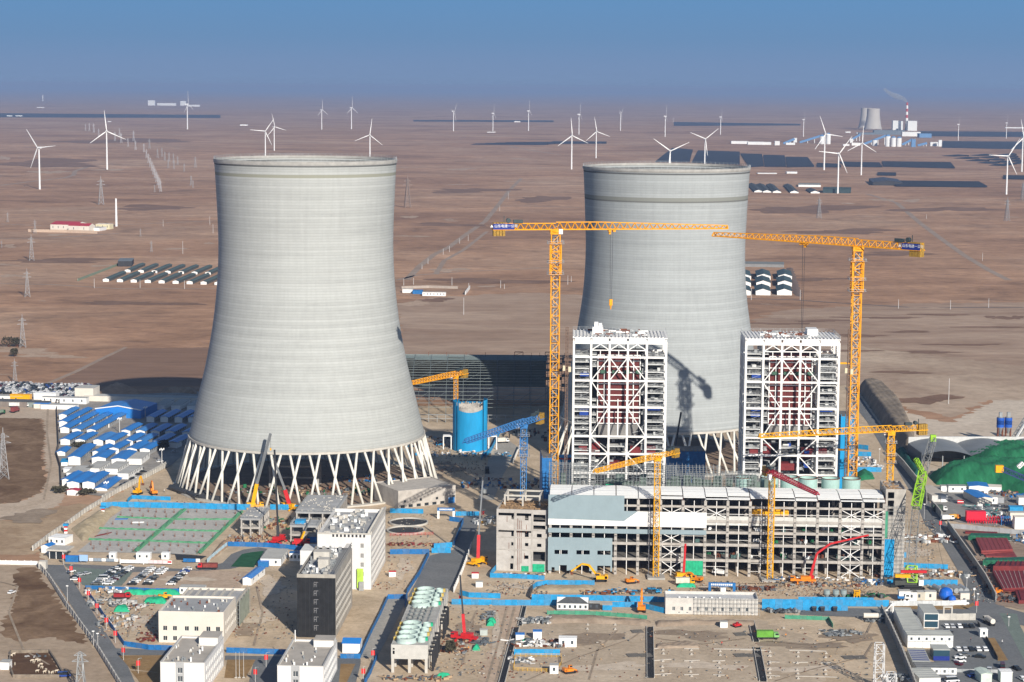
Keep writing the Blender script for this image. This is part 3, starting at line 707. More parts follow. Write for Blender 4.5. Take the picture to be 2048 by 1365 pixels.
# cladding with window bands left open
def wallgrid(mb, x0, x1, z0, z1, y, holes, th=0.25, mi=0):
 xs = sorted({x0, x1, *[h[0] for h in holes], *[h[2] for h in holes]}); zs = sorted({z0, z1, *[h[1] for h in holes], *[h[3] for h in holes]})
 xs = [x for x in xs if x0 <= x <= x1]; zs = [z for z in zs if z0 <= z <= z1]
 for a, b in zip(xs, xs[1:]):
  run0 = None
  for c, d in zip(zs, zs[1:]):
   mx, mz = (a+b)/2, (c+d)/2
   solid = not any(h[0] < mx < h[2] and h[1] < mz < h[3] for h in holes)
   if solid and run0 is None: run0 = c
   if not solid and run0 is not None: mb.box(a, y, run0, b, y+th, c, mi); run0 = None
  if run0 is not None: mb.box(a, y, run0, b, y+th, zs[-1], mi)
def seams(mb, x0, x1, z0, z1, y, st, mi=0):
 n = int((x1-x0)/st)
 for i in range(n): mb.box(x0+i*st, y-0.05, z0, x0+i*st+0.12, y, z1, mi)
s_ = 0.0585
q = MB(); xr = 615*s_*1.0
q.box(-0.35, -0.75, 27.0, xr, -0.45, 38.6); seams(q, -0.3, xr, 27.0, 38.6, -0.75, 1.5)
q.extr_y([(-0.35,24.9+2.1),(xr,26.4),(xr+1.5,27.6),(xr+6.4,31.2),(xr,31.2),(xr,27.0)], -0.74, -0.45)
q.build('cladding_panel', CLAD, hall)
q = MB(); xw = 1287*s_
q.extr_y([(-0.35,24.0),(xw,23.6),(xw,31.0),(xr+6.4,31.1),(xr+1.5,27.5),(xr,26.3),(-0.35,26.95)], -0.73, -0.45)
q.build('cladding_panel', CLADW, hall)
q = MB(); q.box(-0.35, -0.75, 20.2, xw, -0.45, 22.4); seams(q, -0.3, xw, 20.2, 22.4, -0.75, 1.5); q.build('cladding_panel', CLAD, hall)
q = MB()
hs = [(48*s_,9.7,157*s_,11.7),(228*s_,9.7,337*s_,11.7),(400*s_,9.7,508*s_,11.7),(25*s_,1.0,50*s_,3.2),(88*s_,1.0,150*s_,4.3),(228*s_,1.0,334*s_,4.3),(400*s_,1.0,508*s_,4.3)]
wallgrid(q, -0.35, 521*s_, 1.6, 17.9, -0.75, hs, 0.3); seams(q, -0.3, 521*s_-2, 12.5, 17.9, -0.75, 1.5)
q.build('cladding_panel', CLAD, hall)
for h in hs[:3]:
 q = MB(); q.box((h[0]+h[2])/2-0.15, -0.7, h[1], (h[0]+h[2])/2+0.15, -0.5, h[3]); q.build('window_mullion', WHITE_S, hall)
# arched roof of white sheets laid in strips, red purlins in the gaps
q = MB(); q2 = MB()
def arch(v):
 t = v/HD; return EAVE + 0.8 + 2.0*math.sin(math.pi*min(1, t*1.02))
NS = 20
for i in range(nb):
 x0, x1 = i*bw+0.22, (i+1)*bw-0.22
 for k in range(NS):
  v0 = 0.2+k*(HD-0.4)/NS; v1 = v0+(HD-0.4)/NS*(0.66 if k < 3 else 0.84)
  if k < 3 and (i*5+k) % 3 == 0 and i > 4: continue
  dz = 0.06*((i*3+k) % 3)
  q.quad([(x0,v0,arch(v0)+dz),(x1,v0,arch(v0)+dz),(x1,v1,arch(v1)+dz),(x0,v1,arch(v1)+dz)])
  q.quad([(x0,v0,arch(v0)+dz-0.2),(x1,v0,arch(v0)+dz-0.2),(x1,v0,arch(v0)+dz),(x0,v0,arch(v0)+dz)])
  q2.bar((x0,v1+0.1,arch(v1)-0.35),(x1,v1+0.1,arch(v1)-0.35),0.12,0.25)
q.build('roof_sheeting', CLADW, hall); q2.build('purlin', M('red_purlin',(0.46,0.30,0.27),0.7), hall)
for i in range(nb+1):
 q = MB(); pts = [(i*bw, 0.3+k*(HD-0.6)/10, arch(0.3+k*(HD-0.6)/10)-0.9) for k in range(11)]
 for a, b in zip(pts, pts[1:]): q.bar(a, b, 0.25, 0.9)
 q.build('roof_truss', WHITE_S if i % 3 else RUST, hall)
# clutter standing on the open floors
cl_m = [M('machinery_grey',(0.22,0.23,0.23),0.6,0.3,var=0.3), M('machinery_teal',(0.09,0.16,0.15),0.6,var=0.3), RUST, WHITE_P, GREENNET]
eqs = []
for k in range(5):
 q = MB(); r_ = random.Random(40+k)
 for _ in range(4):
  x, y = r_.uniform(-1.4,1.4), r_.uniform(-1,1); q.box(x-r_.uniform(.3,.9), y-.5, 0, x+r_.uniform(.3,.9), y+.5, r_.uniform(.5,2.2))
 q.tube((-1.5,0,1),(1.5,0.3,1.2),0.3)
 eqs.append(q)
q_first = {}
for k in range(58):
 kind = k % 5; fl = rnd.choice([0,1,2]); zf = [lev[0]-0.2,lev[1]-0.2,lev[2]-0.2][fl]
 xx = RU(5.4 if fl > 0 else 7, 14.8)*bw; yy = RU(2.5, 14)
 if kind not in q_first:
  ob = eqs[kind].build('equipment', cl_m[kind]); q_first[kind] = ob
 else:
  ob = q_first[kind].copy(); COL.objects.link(ob)
 M_ = Matrix.Translation(HALL) @ Matrix.Rotation(HRZ, 4, 'Z'); ob.location = M_ @ V(xx, yy, zf); ob.rotation_euler[2] = RU(0,3)
 tag(ob, ['grey','teal','rusty','white','green covered'][kind] + ' equipment waiting on an open floor of the turbine hall', 'equipment', 'equipment on the open hall floors')
MH = Matrix.Translation(HALL) @ Matrix.Rotation(HRZ, 4, 'Z')
oc = thing('overhead_crane', 'yellow overhead bridge crane inside the upper storey of the turbine hall', 'overhead crane', MH @ V(9.1*bw, 3, lev[3]+2.0), HRZ)
q = MB(); q.box(0,0,0,17.5,1.4,1.8); q.box(0,5,0,17.5,6.4,1.8); q.build('bridge_girder', YELLOW, oc)
for x in (0.5, 15.5):
 q = MB(); q.box(x,-0.6,1.8,x+1.8,7,3.2); q.build('end_carriage', YELLOW, oc)
q = MB(); q.box(7,0.5,1.8,10,5.5,3.6); q.build('trolley', RUST, oc)
# green sheets hung in the ground floor bay
gs = MB()
for k in range(12): gs.box(6*bw+1.2+k*0.72, -0.5-0.12*(k%2), 0.4, 6*bw+1.2+k*0.72+0.72, -0.35, 7.4)
o2 = gs.build('debris_sheet', GREENBR, None, HALL, HRZ); tag(o2, 'bright green sheeting hung over a ground floor bay of the turbine hall', 'sheeting')
# bare concrete stair block at the left end
o_, rz_, La = frame((992.5,1141.5),(1096,1145))
La = La-0.6
adm = thing('stair_block', 'bare concrete five storey block with ragged openings at the left end of the turbine hall', 'concrete building', o_, rz_)
def DO(x0, y0, x1, y1): return ((x0-135)*s_, (905-y1)*s_, (x1-135)*s_, (905-y0)*s_)
AW = M('patchy_concrete', (0.36,0.335,0.31), 0.9, col2=(0.52,0.495,0.465), scale=0.22)
op = [DO(150,417,283,440),DO(300,417,425,440),DO(440,425,540,485),DO(258,440,278,470),DO(370,440,400,475),DO(440,515,540,548),DO(150,562,283,578),DO(300,565,425,580),DO(258,578,278,612),DO(370,578,402,615),DO(470,585,510,615),DO(258,662,276,690),DO(372,665,400,692),DO(472,668,508,696),DO(258,776,278,800),DO(368,770,402,800),DO(440,735,540,815),DO(250,840,276,890)]
AH = 519*s_; AD = 28.0
q = MB(); wallgrid(q, 0, La, 0, AH, 0, op, 0.5)
q.box(0,0.5,0,0.5,AD,AH); q.box(La-0.5,0.5,0,La,AD,AH); q.box(0.5,AD-0.5,0,La-0.5,AD,AH)
q.build('wall', AW, adm)
q = MB(); q.box(0.6,5,0,La-0.6,5.3,AH-1.5); q.build('shade_backing', DARK, adm)  # dark sheet added behind the openings so they read as shade
q = MB()
for z in (5.2,10.4,15.6,20.8,26): q.box(0.5,0.5,z-0.4,La-0.5,AD-0.5,z)
q.build('floor_slab', SLABD, adm)
q = MB()
for x in (8.9, 17.2):
 q.box(x-0.35,-0.12,0,x+0.35,0,AH)
for z in (20.3, 16.6, 10.6): q.box(0,-0.1,z-0.3,La,-0.02,z+0.3)
q.build('pilaster', RGHC, adm)
q = MB()
for x, z0, z1 in ((6.0,10,14),(10.2,0.5,26),(11.0,0.5,25),(11.9,4,25),(13.5,6,9),(14.4,19,23),(5,24,27)): q.box(x,-0.06,z0,x+0.22,0,z1)
q.build('wall_chase', RUST, adm)
q = MB(); q.box(0.5,0.5,AH-1.4,La-0.5,AD-0.5,AH-1.0)
r_ = random.Random(5)
for _ in range(90):
 x, y = r_.uniform(1,La-2), r_.uniform(1,AD-3); q.cbox(V(x,y,AH-0.9+r_.uniform(0,.4)), r_.uniform(.8,3), r_.uniform(.4,1.4), .3, 0, r_.uniform(0,3))
q.build('roof_slab', WOOD, adm)
q = MB()
for x in (2.4, 11.2, 19.5):
 q.box(x-0.4,13,AH-1,x+0.4,13.8,AH+4.6); q.box(x-0.4,26,AH-1,x+0.4,26.8,AH+4.6); q.box(x-0.35,13.8,AH+3.8,x+0.35,26,AH+4.5)
q.box(2.8,13.05,AH+3.7,10.8,13.75,AH+4.5); q.box(11.6,13.05,AH+3.7,19.1,13.75,AH+4.5); q.box(2.8,26.05,AH+3.7,19.1,26.75,AH+4.5)
q.build('roof_frame', CONC_L, adm)
for x0, y0, x1, y1 in ((345,858,405,908),(437,838,537,905)):
 a = DO(x0,y0,x1,y1); q = MB(); n = 8
 for k in range(n):
  w = (a[2]-a[0])/n; q.box(a[0]+k*w, -0.35-0.1*(k%2), max(0.1,a[1]), a[0]+(k+1)*w, -0.2, a[3])
 ob = q.build('debris_sheet', GREENBR, None, o_, rz_); tag(ob, 'small green sheet on the foot of the bare concrete stair block' if x0 == 345 else 'large square green sheet on the foot of the bare concrete stair block', 'sheeting')
# concrete block at the right end, scaffolded
eb = thing('lift_shaft', 'grey concrete shaft wrapped in scaffolding at the right end of the turbine hall', 'concrete building', MH @ V(Lh+0.8, 6, 0), HRZ)
q = MB(); wallgrid(q, 0, 9.5, 0, 42.5, 0, [(1,34,4,37),(1,38,4,41),(1,29.5,4,33)], 0.5); q.box(0,0.5,0,0.5,22,42.5); q.box(9,0.5,0,9.5,22,42.5); q.box(0.5,21.5,0,9,22,42.5); q.box(0.5,0.5,41.4,9,21.5,41.9); q.build('wall', RGHC, eb)
def scaffold(mb, x0, x1, y0, y1, z0, z1, sx=2.2, sz=2.0, r=0.11, rr=None):
 rr = rr or rnd
 nx = max(1, round((x1-x0)/sx)); nz = max(1, round((z1-z0)/sz))
 for y in (y0, y1):
  for i in range(nx+1):
   x = x0+(x1-x0)*i/nx; mb.bar((x,y,z0),(x,y,z1+rr.uniform(0,1.6)),r)
  for k in range(1, nz+1):
   z = z0+(z1-z0)*k/nz; mb.bar((x0,y,z),(x1,y,z),r*0.85)
 for i in range(0, nx+1, 2):
  x = x0+(x1-x0)*i/nx
  for k in range(1, nz+1): mb.bar((x,y0,z0+(z1-z0)*k/nz),(x,y1,z0+(z1-z0)*k/nz),r*0.8)
q = MB(); scaffold(q, -0.8, 10.5, -1.6, -0.4, 0, 34, r=0.08); q.build('scaffolding', GREY_ST, eb)
q = MB(); q.box(-0.9,-1.9,19,1.0,-1.7,32); q.build('safety_net', MATS['green_mesh'], eb); q = MB(); q.box(-0.8,-2.0,0.2,4.4,-1.75,18.5); q.build('blue_net', BLUE_N, eb)
r_ = random.Random(9); q = MB()
for _ in range(26): q.cbox(V(r_.uniform(.8,8.6), r_.uniform(1,21), 42.2), r_.uniform(.8,3), .6, .5, 0, r_.uniform(0,3))
build_each(q, 'roof_beam', WOOD, eb)
# bunker bay behind the hall: deck, scaffolding, mint tanks
bb = thing('bunker_bay', 'grey bunker bay rising behind the white turbine hall roof, covered in scaffolding', 'concrete building', MH @ V(0, HD+1.5, 0), HRZ)
BZ = 34.0; BD = 15.0
q = MB(); q.box(0, 0, 0, Lh-1, BD, BZ-1); q.build('wall', RGHC, bb)
q = MB(); q.box(-0.6,-0.4,BZ-1,Lh-0.4,BD+0.4,BZ-0.1)
r_ = random.Random(12)
for _ in range(200): q.cbox(V(r_.uniform(1,Lh-3), r_.uniform(0.4,BD-2), BZ+0.2), r_.uniform(.6,4), r_.uniform(.4,1.5), r_.uniform(.3,1.0), 1+r_.randrange(3), r_.uniform(0,3))
q.build('deck', [SLABD, WOOD, MATS['green_mesh'], RUST], bb)
SCAF = M('scaffold_tube', (0.25,0.27,0.28), 0.5, 0.4, var=0.2)
for (x0,x1,y0,z1) in ((-1,14,1,12.5),(14.5,40,1.5,10),(40.5,62,1,12),(62.5,84,2,8),(84.5,101,1.5,9.5),(-1,40,8,11),(41,84,9,10.5),(84,118,8,7)):
 q = MB(); scaffold(q, x0, x1, y0, y0+4.5, BZ, BZ+z1*1.05, 1.7, 1.8, 0.17); q.build('scaffolding', SCAF, bb)
q = MB(); r_ = random.Random(3)
for _ in range(42):
 x = r_.uniform(0,112); q.box(x, 3.5+r_.random(), BZ, x+r_.uniform(1,5), 4.7, BZ+r_.uniform(2,8.5))
q.build('safety_net', M('dull_green_mesh',(0.13,0.17,0.15),0.85,var=0.3), bb)
q = MB(); q.box(27,1.2,BZ,31,1.35,BZ+3.6); q.build('debris_sheet', GREENBR, bb)
MINT = M('mint_steel', (0.36,0.53,0.49), 0.5, var=0.10, scale=0.4)
MINT_L = M('pale_mint_fibreglass', (0.46,0.57,0.54), 0.45, var=0.10, scale=0.5)
MB_ = MH @ Matrix.Translation(V(0, HD+1.5, 0))
for i, (ex, yy) in enumerate(((400,8),(605,9),(770,10),(920,8),(1100,8),(1268,8))):
 # x of each tank along the hall
 xx = ((1380+ex/4.096) - 1097)/(1767-1097)*Lh*1.045 + 0.5
 t = thing('hopper_tank', ['open mint hopper tank among the scaffolding, leftmost on the bunker bay','open mint hopper tank left of the red jib','open mint hopper tank mostly behind the red jib','open mint hopper tank third from the right end of the bunker bay','open mint hopper tank second from the right end of the bunker bay','open mint hopper tank at the right end of the bunker bay'][i], 'tank', MB_ @ V(xx, yy, BZ), HRZ, 'mint hopper tanks on the bunker bay')
 q = MB(); q.lathe([(4.4,0),(4.55,7.0),(4.3,7.0),(4.15,0.2)], 28, closed=True); q.build('shell', MINT, t)
 q = MB(); q.disc((0,0,0.4), 4.15, 28); q.build('tank_floor', DARK, t)
 q = MB(); q.lathe([(4.6,6.8),(4.75,7.2),(4.35,7.2),(4.3,6.8)], 28, closed=True); q.build('rim', RUST, t)
 q = MB()
 for k in range(14):
  a = 2*math.pi*k/14; q.bar((4.9*math.cos(a),4.9*math.sin(a),0),(4.9*math.cos(a),4.9*math.sin(a),1.4),0.1)
 q.build('guard_rail', RED, t)
# boiler houses: white steel frames round dark red furnaces
def boiler(label, pl, pr, base_y, topy, mirror, seed):
 r_ = random.Random(seed)
 a = g(pl, base_y); b = g(pr, base_y+ (pr-pl)*0.0127)
 d = b-a; W_ = d.length
 t = thing('boiler_house', label, 'boiler house', a, math.atan2(d.y, d.x), 'the two boiler houses')
 Hh = zat(a, topy); Dp = 30.0
 # column lines measured across the front
 xs = [0, W_*0.188, W_*0.387, W_*0.585, W_*0.79, W_]
 ysd = [0, 9.5, 20, Dp]
 k = 1.013   # metres per ten enlargement pixels
 lv = [Hh-3.3*k, Hh-11.5*k, Hh-23.5*k, Hh-37*k, Hh-52*k, Hh-61*k, Hh-71*k, Hh-85*k, Hh-97*k]
 cw = 1.05
 c0 = None
 for yv in ysd:
  for i, x in enumerate(xs):
   if yv in (9.5, 20) and i in (2, 3): continue
   q = MB(); h_ = Hh-3.3*k
   q.box(-cw/2,-cw/2,0,cw/2,cw/2,h_)
   if c0 is None: c0 = q.build('column', WHITE_S, t, (x,yv,0))
   else:
    c = c0.copy(); COL.objects.link(c); c.parent = t; c.location = (x,yv,0)
 for j, z in enumerate(lv):
  q = MB(); hh = 1.0 if j else 3.0
  for i in range(5):
   for yv in (0, Dp):
    q.box(xs[i]+cw/2, yv-0.3, z-hh/2, xs[i+1]-cw/2, yv+0.3, z+hh/2)
  for x in (xs[0], xs[1], xs[4], xs[5]):
   for y0, y1 in zip(ysd, ysd[1:]): q.box(x-0.3, y0+cw/2, z-hh/2, x+0.3, y1-cw/2, z+hh/2)
  q.build('girder', WHITE_S, t)
 def br(x0, z0, x1, z1, w=0.75):
  for yv in (-0.05, Dp+0.05):
   q = MB(); q.bar((x0,yv,z0),(x1,yv,z1),w,0.5); q.build('brace', WHITE_S, t)
 X1,X2,X3,X4 = xs[1:5]
 br(X1,lv[2],X2,lv[1]); br(X2,lv[1],X3,lv[2]); br(X2,lv[2],X3,lv[1]); br(X3,lv[1],X4,lv[2])
 br(X1,lv[2],X2,lv[3]); br(X4,lv[2],X3,lv[3])
 br(X1,lv[4],X2,lv[3]); br(X4,lv[4],X3,lv[3])
 br(X1,lv[4],X2,lv[5]); br(X4,lv[4],X3,lv[5])
 br(X1,lv[6],X2,lv[5]); br(X4,lv[6],X3,lv[5])
 # roof truss zone above the furnace
 zt = lv[0]-1.6; zb2 = lv[0]-7*k
 for a_, b_ in ((X1,X2),(X2,X3),(X3,X4)):
  m_ = (a_+b_)/2; zm = zb2+2.4; br(a_,zm,b_,zm,0.7); br(a_,zm,m_,zt,0.4); br(m_,zt,b_,zm,0.4); br(a_,zb2-1,b_,zb2-1,0.6); br(m_,zb2-1,m_,zm,0.4)
 # furnace
 fx0, fx1 = X1+(X2-X1)*0.42, X4-(X4-X3)*0.36
 ft, fb = Hh-11*k, Hh-46*k
 q = MB(); q.box(fx0, 5, fb, fx1, 24, ft)
 for i in range(int((fx1-fx0)/1.1)): q.box(fx0+i*1.1, 4.85, fb, fx0+i*1.1+0.35, 5, ft)
 q.build('furnace_wall', M('furnace_red',(0.125,0.023,0.021),0.7,var=0.2), t)
 q = MB(); n = 12
 for i in range(n+1):
  z = fb+(ft-fb)*i/n
  if i in (8,): continue
  q.box(fx0-0.5, 4.2, z-0.24, fx1+0.5, 4.8, z+0.24)
 q.build('buckstay', WHITE_S, t)
 q = MB()
 for x in (fx0-0.4, fx0+3, fx1-3, fx1+0.4, (X2+X3)/2): q.box(x-0.25, 3.9, fb, x+0.25, 4.15, ft if x != (X2+X3)/2 else fb+(ft-fb)*0.36)
 q.box((X2+X3)/2-0.3, -0.25, lv[4], (X2+X3)/2+0.3, 0.25, lv[3])
 q.build('wind_post', WHITE_S, t)
 q = MB(); q.extr_x([(5,fb),(24,fb),(17,fb-8*k),(10,fb-8*k)], fx0+0.3, fx1-0.3); q.build('furnace_hopper', M('hopper_grey',(0.33,0.32,0.31),0.6), t)
 q = MB()
 for bx in range(4): q.box(fx0+1+bx*6, 3.2, ft-9.2*k, fx0+4+bx*6, 4.7, ft-7.6*k)
 build_each(q, 'burner', M('burner_green',(0.05,0.12,0.08),0.6), t)
 # side bays: platforms, rails, pipes, machinery
 plat = MB(); rail = MB(); duct = MB(); blue = MB(); darkm = MB(); redm = MB()
 for (xa, xb) in ((xs[0],xs[1]),(xs[4],xs[5]),(xs[1],fx0-0.5),(fx1+0.5,xs[4])):
  side = xa in (xs[0], xs[4])
  z = 3.5
  while z < Hh-9*k:
   if side or r_.random() < 0.75:
    plat.box(xa+0.6, 0.6 if side else 2.0, z-0.4, xb-0.6, 8.9, z)
    for f in (0.6, 1.15):
     rail.bar((xa+0.6, 0.65 if side else 2.05, z+f), (xb-0.6, 0.65 if side else 2.05, z+f), 0.11)
    nn = 5
    for i in range(nn+1): rail.bar((xa+0.6+(xb-xa-1.2)*i/nn, 0.65 if side else 2.05, z),(xa+0.6+(xb-xa-1.2)*i/nn, 0.65 if side else 2.05, z+1.15),0.09)
    for _ in range(3 if side else 1):
     x = r_.uniform(xa+0.8, xb-2.2); w = r_.uniform(0.5,2.6); h = r_.uniform(0.4,2.4); y = r_.uniform(1.2,7)
     tgt = r_.choice([duct,duct,duct,darkm,darkm,plat])
     tgt.box(x,y,z+0.02,min(x+w,xb-0.7),y+r_.uniform(.6,2),z+h)
    if r_.random() < 0.5:
     y = r_.uniform(0.9,4); duct.tube((xa+0.7,y,z+1.7),(xb-0.7,y,z+1.7),r_.uniform(0.12,0.35),n=6)
    if r_.random() < 0.35: rail.bar((xa+0.7,0.9,z),(xb-0.7,0.9,z+3.2),0.3,0.12)
   z += r_.choice([3.0,3.4,4.0])
 for zz in (Hh-20.5*k, Hh-37.5*k, Hh-40.5*k):
  blue.box(xs[0]+3.2, 0.9, zz-1, xs[1]-0.8, 3, zz+0.8)
 blue.box(xs[4]+1, 0.9, Hh-38.5*k, xs[5]-2.5, 3, Hh-36.8*k)
 for x in (xs[0]+3, xs[4]+0.8): redm.box(x, 2, Hh-61*k, x+4.5, 7, Hh-57.5*k)
 redm.box(X2+0.5, 2, Hh-69*k, X3-0.6, 8, Hh-65.5*k); redm.box(X3+2, 3, Hh-63*k, X4-1.5, 8, Hh-58*k); redm.box(X1+0.8, 3, Hh-63*k, X1+5, 8, Hh-56*k)
 for _ in range(130):     # low level tangle under the furnace
  x = r_.uniform(xs[1]+0.8, xs[4]-3); z = r_.uniform(1, fb-9*k); y = r_.uniform(1.5,14); w = r_.uniform(0.8,3.5)
  r_.choice([duct,duct,plat,darkm,rail,blue if r_.random() < 0.4 else duct]).box(x,y,z,x+w,y+r_.uniform(.4,2),z+r_.uniform(.3,2.2))
 for _ in range(30):
  x = r_.uniform(xs[1]+0.8, xs[4]-4); z = r_.uniform(1, fb-4); y = r_.uniform(0.8,6)
  duct.tube((x,y,z),(x+r_.uniform(-4,5),y+1,z+r_.uniform(-2,4)),r_.uniform(0.12,0.4),n=6)
 for j in range(3):
  zz = Hh-(53+j*4.2)*k; plat.box(X2+0.6,1,zz-0.4,X3-0.6,9,zz)
 build_each(plat, 'platform', M('platform_grating',(0.60,0.61,0.60),0.7,var=0.2), t); rail.build('guard_rail', GALV, t)
 build_each(duct, 'duct', M('duct_grey',(0.26,0.27,0.275),0.5,0.3,var=0.4), t); build_each(blue, 'equipment_box', M('deep_blue_paint',(0.01,0.05,0.28),0.5), t)
 build_each(darkm, 'machine', DARK, t); build_each(redm, 'hopper', REDOX, t)
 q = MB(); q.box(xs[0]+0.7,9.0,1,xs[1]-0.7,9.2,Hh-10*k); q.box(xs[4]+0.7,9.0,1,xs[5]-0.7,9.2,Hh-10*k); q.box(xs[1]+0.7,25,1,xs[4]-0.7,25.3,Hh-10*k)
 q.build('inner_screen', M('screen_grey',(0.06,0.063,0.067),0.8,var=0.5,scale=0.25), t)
 # roof deck
 q = MB(); zr = Hh-1.4*k
 q.box(-0.6,-0.6,zr-0.5,W_+0.6,Dp+0.6,zr)
 for i in range(26): q.box(-0.6+(W_+0.4)*i/26, -0.6, zr, -0.6+(W_+0.4)*i/26+0.5, Dp+0.6, zr+0.5)
 q.build('roof_deck', WHITE_S, t)
 q = MB()
 for _ in range(70): q.cbox(V(r_.uniform(9,W_-9), r_.uniform(1,Dp-2), zr+0.8), r_.uniform(.8,4), r_.uniform(.5,1.5), r_.uniform(.3,1.2), r_.randrange(3), r_.choice([0,0,1.57]))
 build_each(q, 'roof_beam', [RUST, WHITE_S, GREY_ST], t)
 q = MB()
 for (x0,y0,x1,y1) in ((-0.5,-0.5,W_+.5,-0.5),(W_+.5,-0.5,W_+.5,Dp+.5),(W_+.5,Dp+.5,-0.5,Dp+.5),(-0.5,Dp+.5,-0.5,-0.5)):
  for f in (1.1, 1.8): q.bar((x0,y0,zr+f),(x1,y1,zr+f),0.1)
  for i in range(14): q.bar((x0+(x1-x0)*i/14,y0+(y1-y0)*i/14,zr),(x0+(x1-x0)*i/14,y0+(y1-y0)*i/14,zr+1.9),0.1)
 q.build('guard_rail', GALV, t)
 q = MB(); xx = 9.5 if not mirror else W_-15
 q.box(xx,12,zr,xx+5.5,22,zr+3.6)
 if not mirror: q.box(xx+1,15,zr+3.6,xx+3,19,zr+6); q.box(xx+3.4,18,zr+3.6,xx+5,22,zr+5)
 q.build('lift_motor_room', WHITE_P, t)
 return t, a, W_, Hh
BO1 = boiler('white steel boiler house frame with dark red furnace, nearer the left yellow crane', 1144, 1326.5, 1079, 669, False, 21)
BO2 = boiler('white steel boiler house frame with dark red furnace, nearer the right yellow crane', 1484.5, 1668.5, 1082, 672, True, 33)
# construction hoists beside the boilers
def hoist(label, p, htop, w=1.3):
 t = thing('site_hoist', label, 'hoist mast', p)
 q = MB(); q.lattice((0,0,0),(0,0,htop), w, 1.6, 0.22, 0.14); q.build('mast', M('hoist_brown',(0.16,0.10,0.07),0.7), t)
 q = MB(); q.box(-2.0,-1,htop*0.80,-0.8,1,htop*0.80+2.6); q.box(0.8,-1,htop*0.795,2.2,1,htop*0.795+2.6); q.build('car', M('hoist_car',(0.62,0.55,0.38),0.6), t)
 return t
p = g(1130,1084); hoist('brown hoist mast with cars on the left side of the left boiler house', p, zat(p, 655))
p = g(1688,1088); hoist('brown hoist mast with cars on the right side of the right boiler house', p, zat(p, 660))
# blue netted ducts and tanks round the boilers
def blueblock(name, label, cat, pl, pr, by, topy, dep, mat=BLUE_N, top=None):
 a = g(pl, by); b = g(pr, by); d = b-a
 t = thing(name, label, cat, a, math.atan2(d.y, d.x)); h = zat(a, topy); w = d.length
 q = MB(); q.box(0,0,0,w,dep,h-0.4)
 n = max(2, int(w/2.2))
 for i in range(n+1): q.box(w*i/n-0.1,-0.12,0,w*i/n+0.1,0,h+0.8)
 for k in range(int(h/3)): q.box(0,-0.08,k*3+1.4,w,0,k*3+1.55)
 q.build('netting', mat, t)
 q = MB(); q.box(0.1,0.1,h-0.4,w-0.1,dep-0.1,h-0.1); q.build('top_deck', top or SLABD, t)
 return t
blueblock('netted_tower', 'tall bright blue netted tower behind the right boiler house', 'netted tower', 1677, 1702, 1046, 832, 18)
blueblock('netted_building', 'dark blue netted block in the shade at the left end of the bunker bay', 'netted building', 1083, 1102, 1090, 915, 26, BLUE_D)  # darker blue carries the shadow lying on this block
blueblock('netted_building', 'wide blue netted block between the left boiler house and the far cooling tower legs', 'netted building', 1337, 1409, 1012, 902, 16, BLUE_D)  # shadow on this block is put into its darker blue
c = g(1131,1052); t = thing('blue_tank', 'bright blue netted round tank with a red band beside the left boiler house', 'tank', c)
zt_ = zat(c, 912); q = MB(); q.lathe([(4.2,0),(4.2,zt_)],24); q.disc((0,0,zt_),4.2,24); q.build('netting', BLUE_N, t); q = MB(); q.lathe([(4.28,zt_-1.4),(4.28,zt_-0.6)],24); q.build('red_band', RED, t)
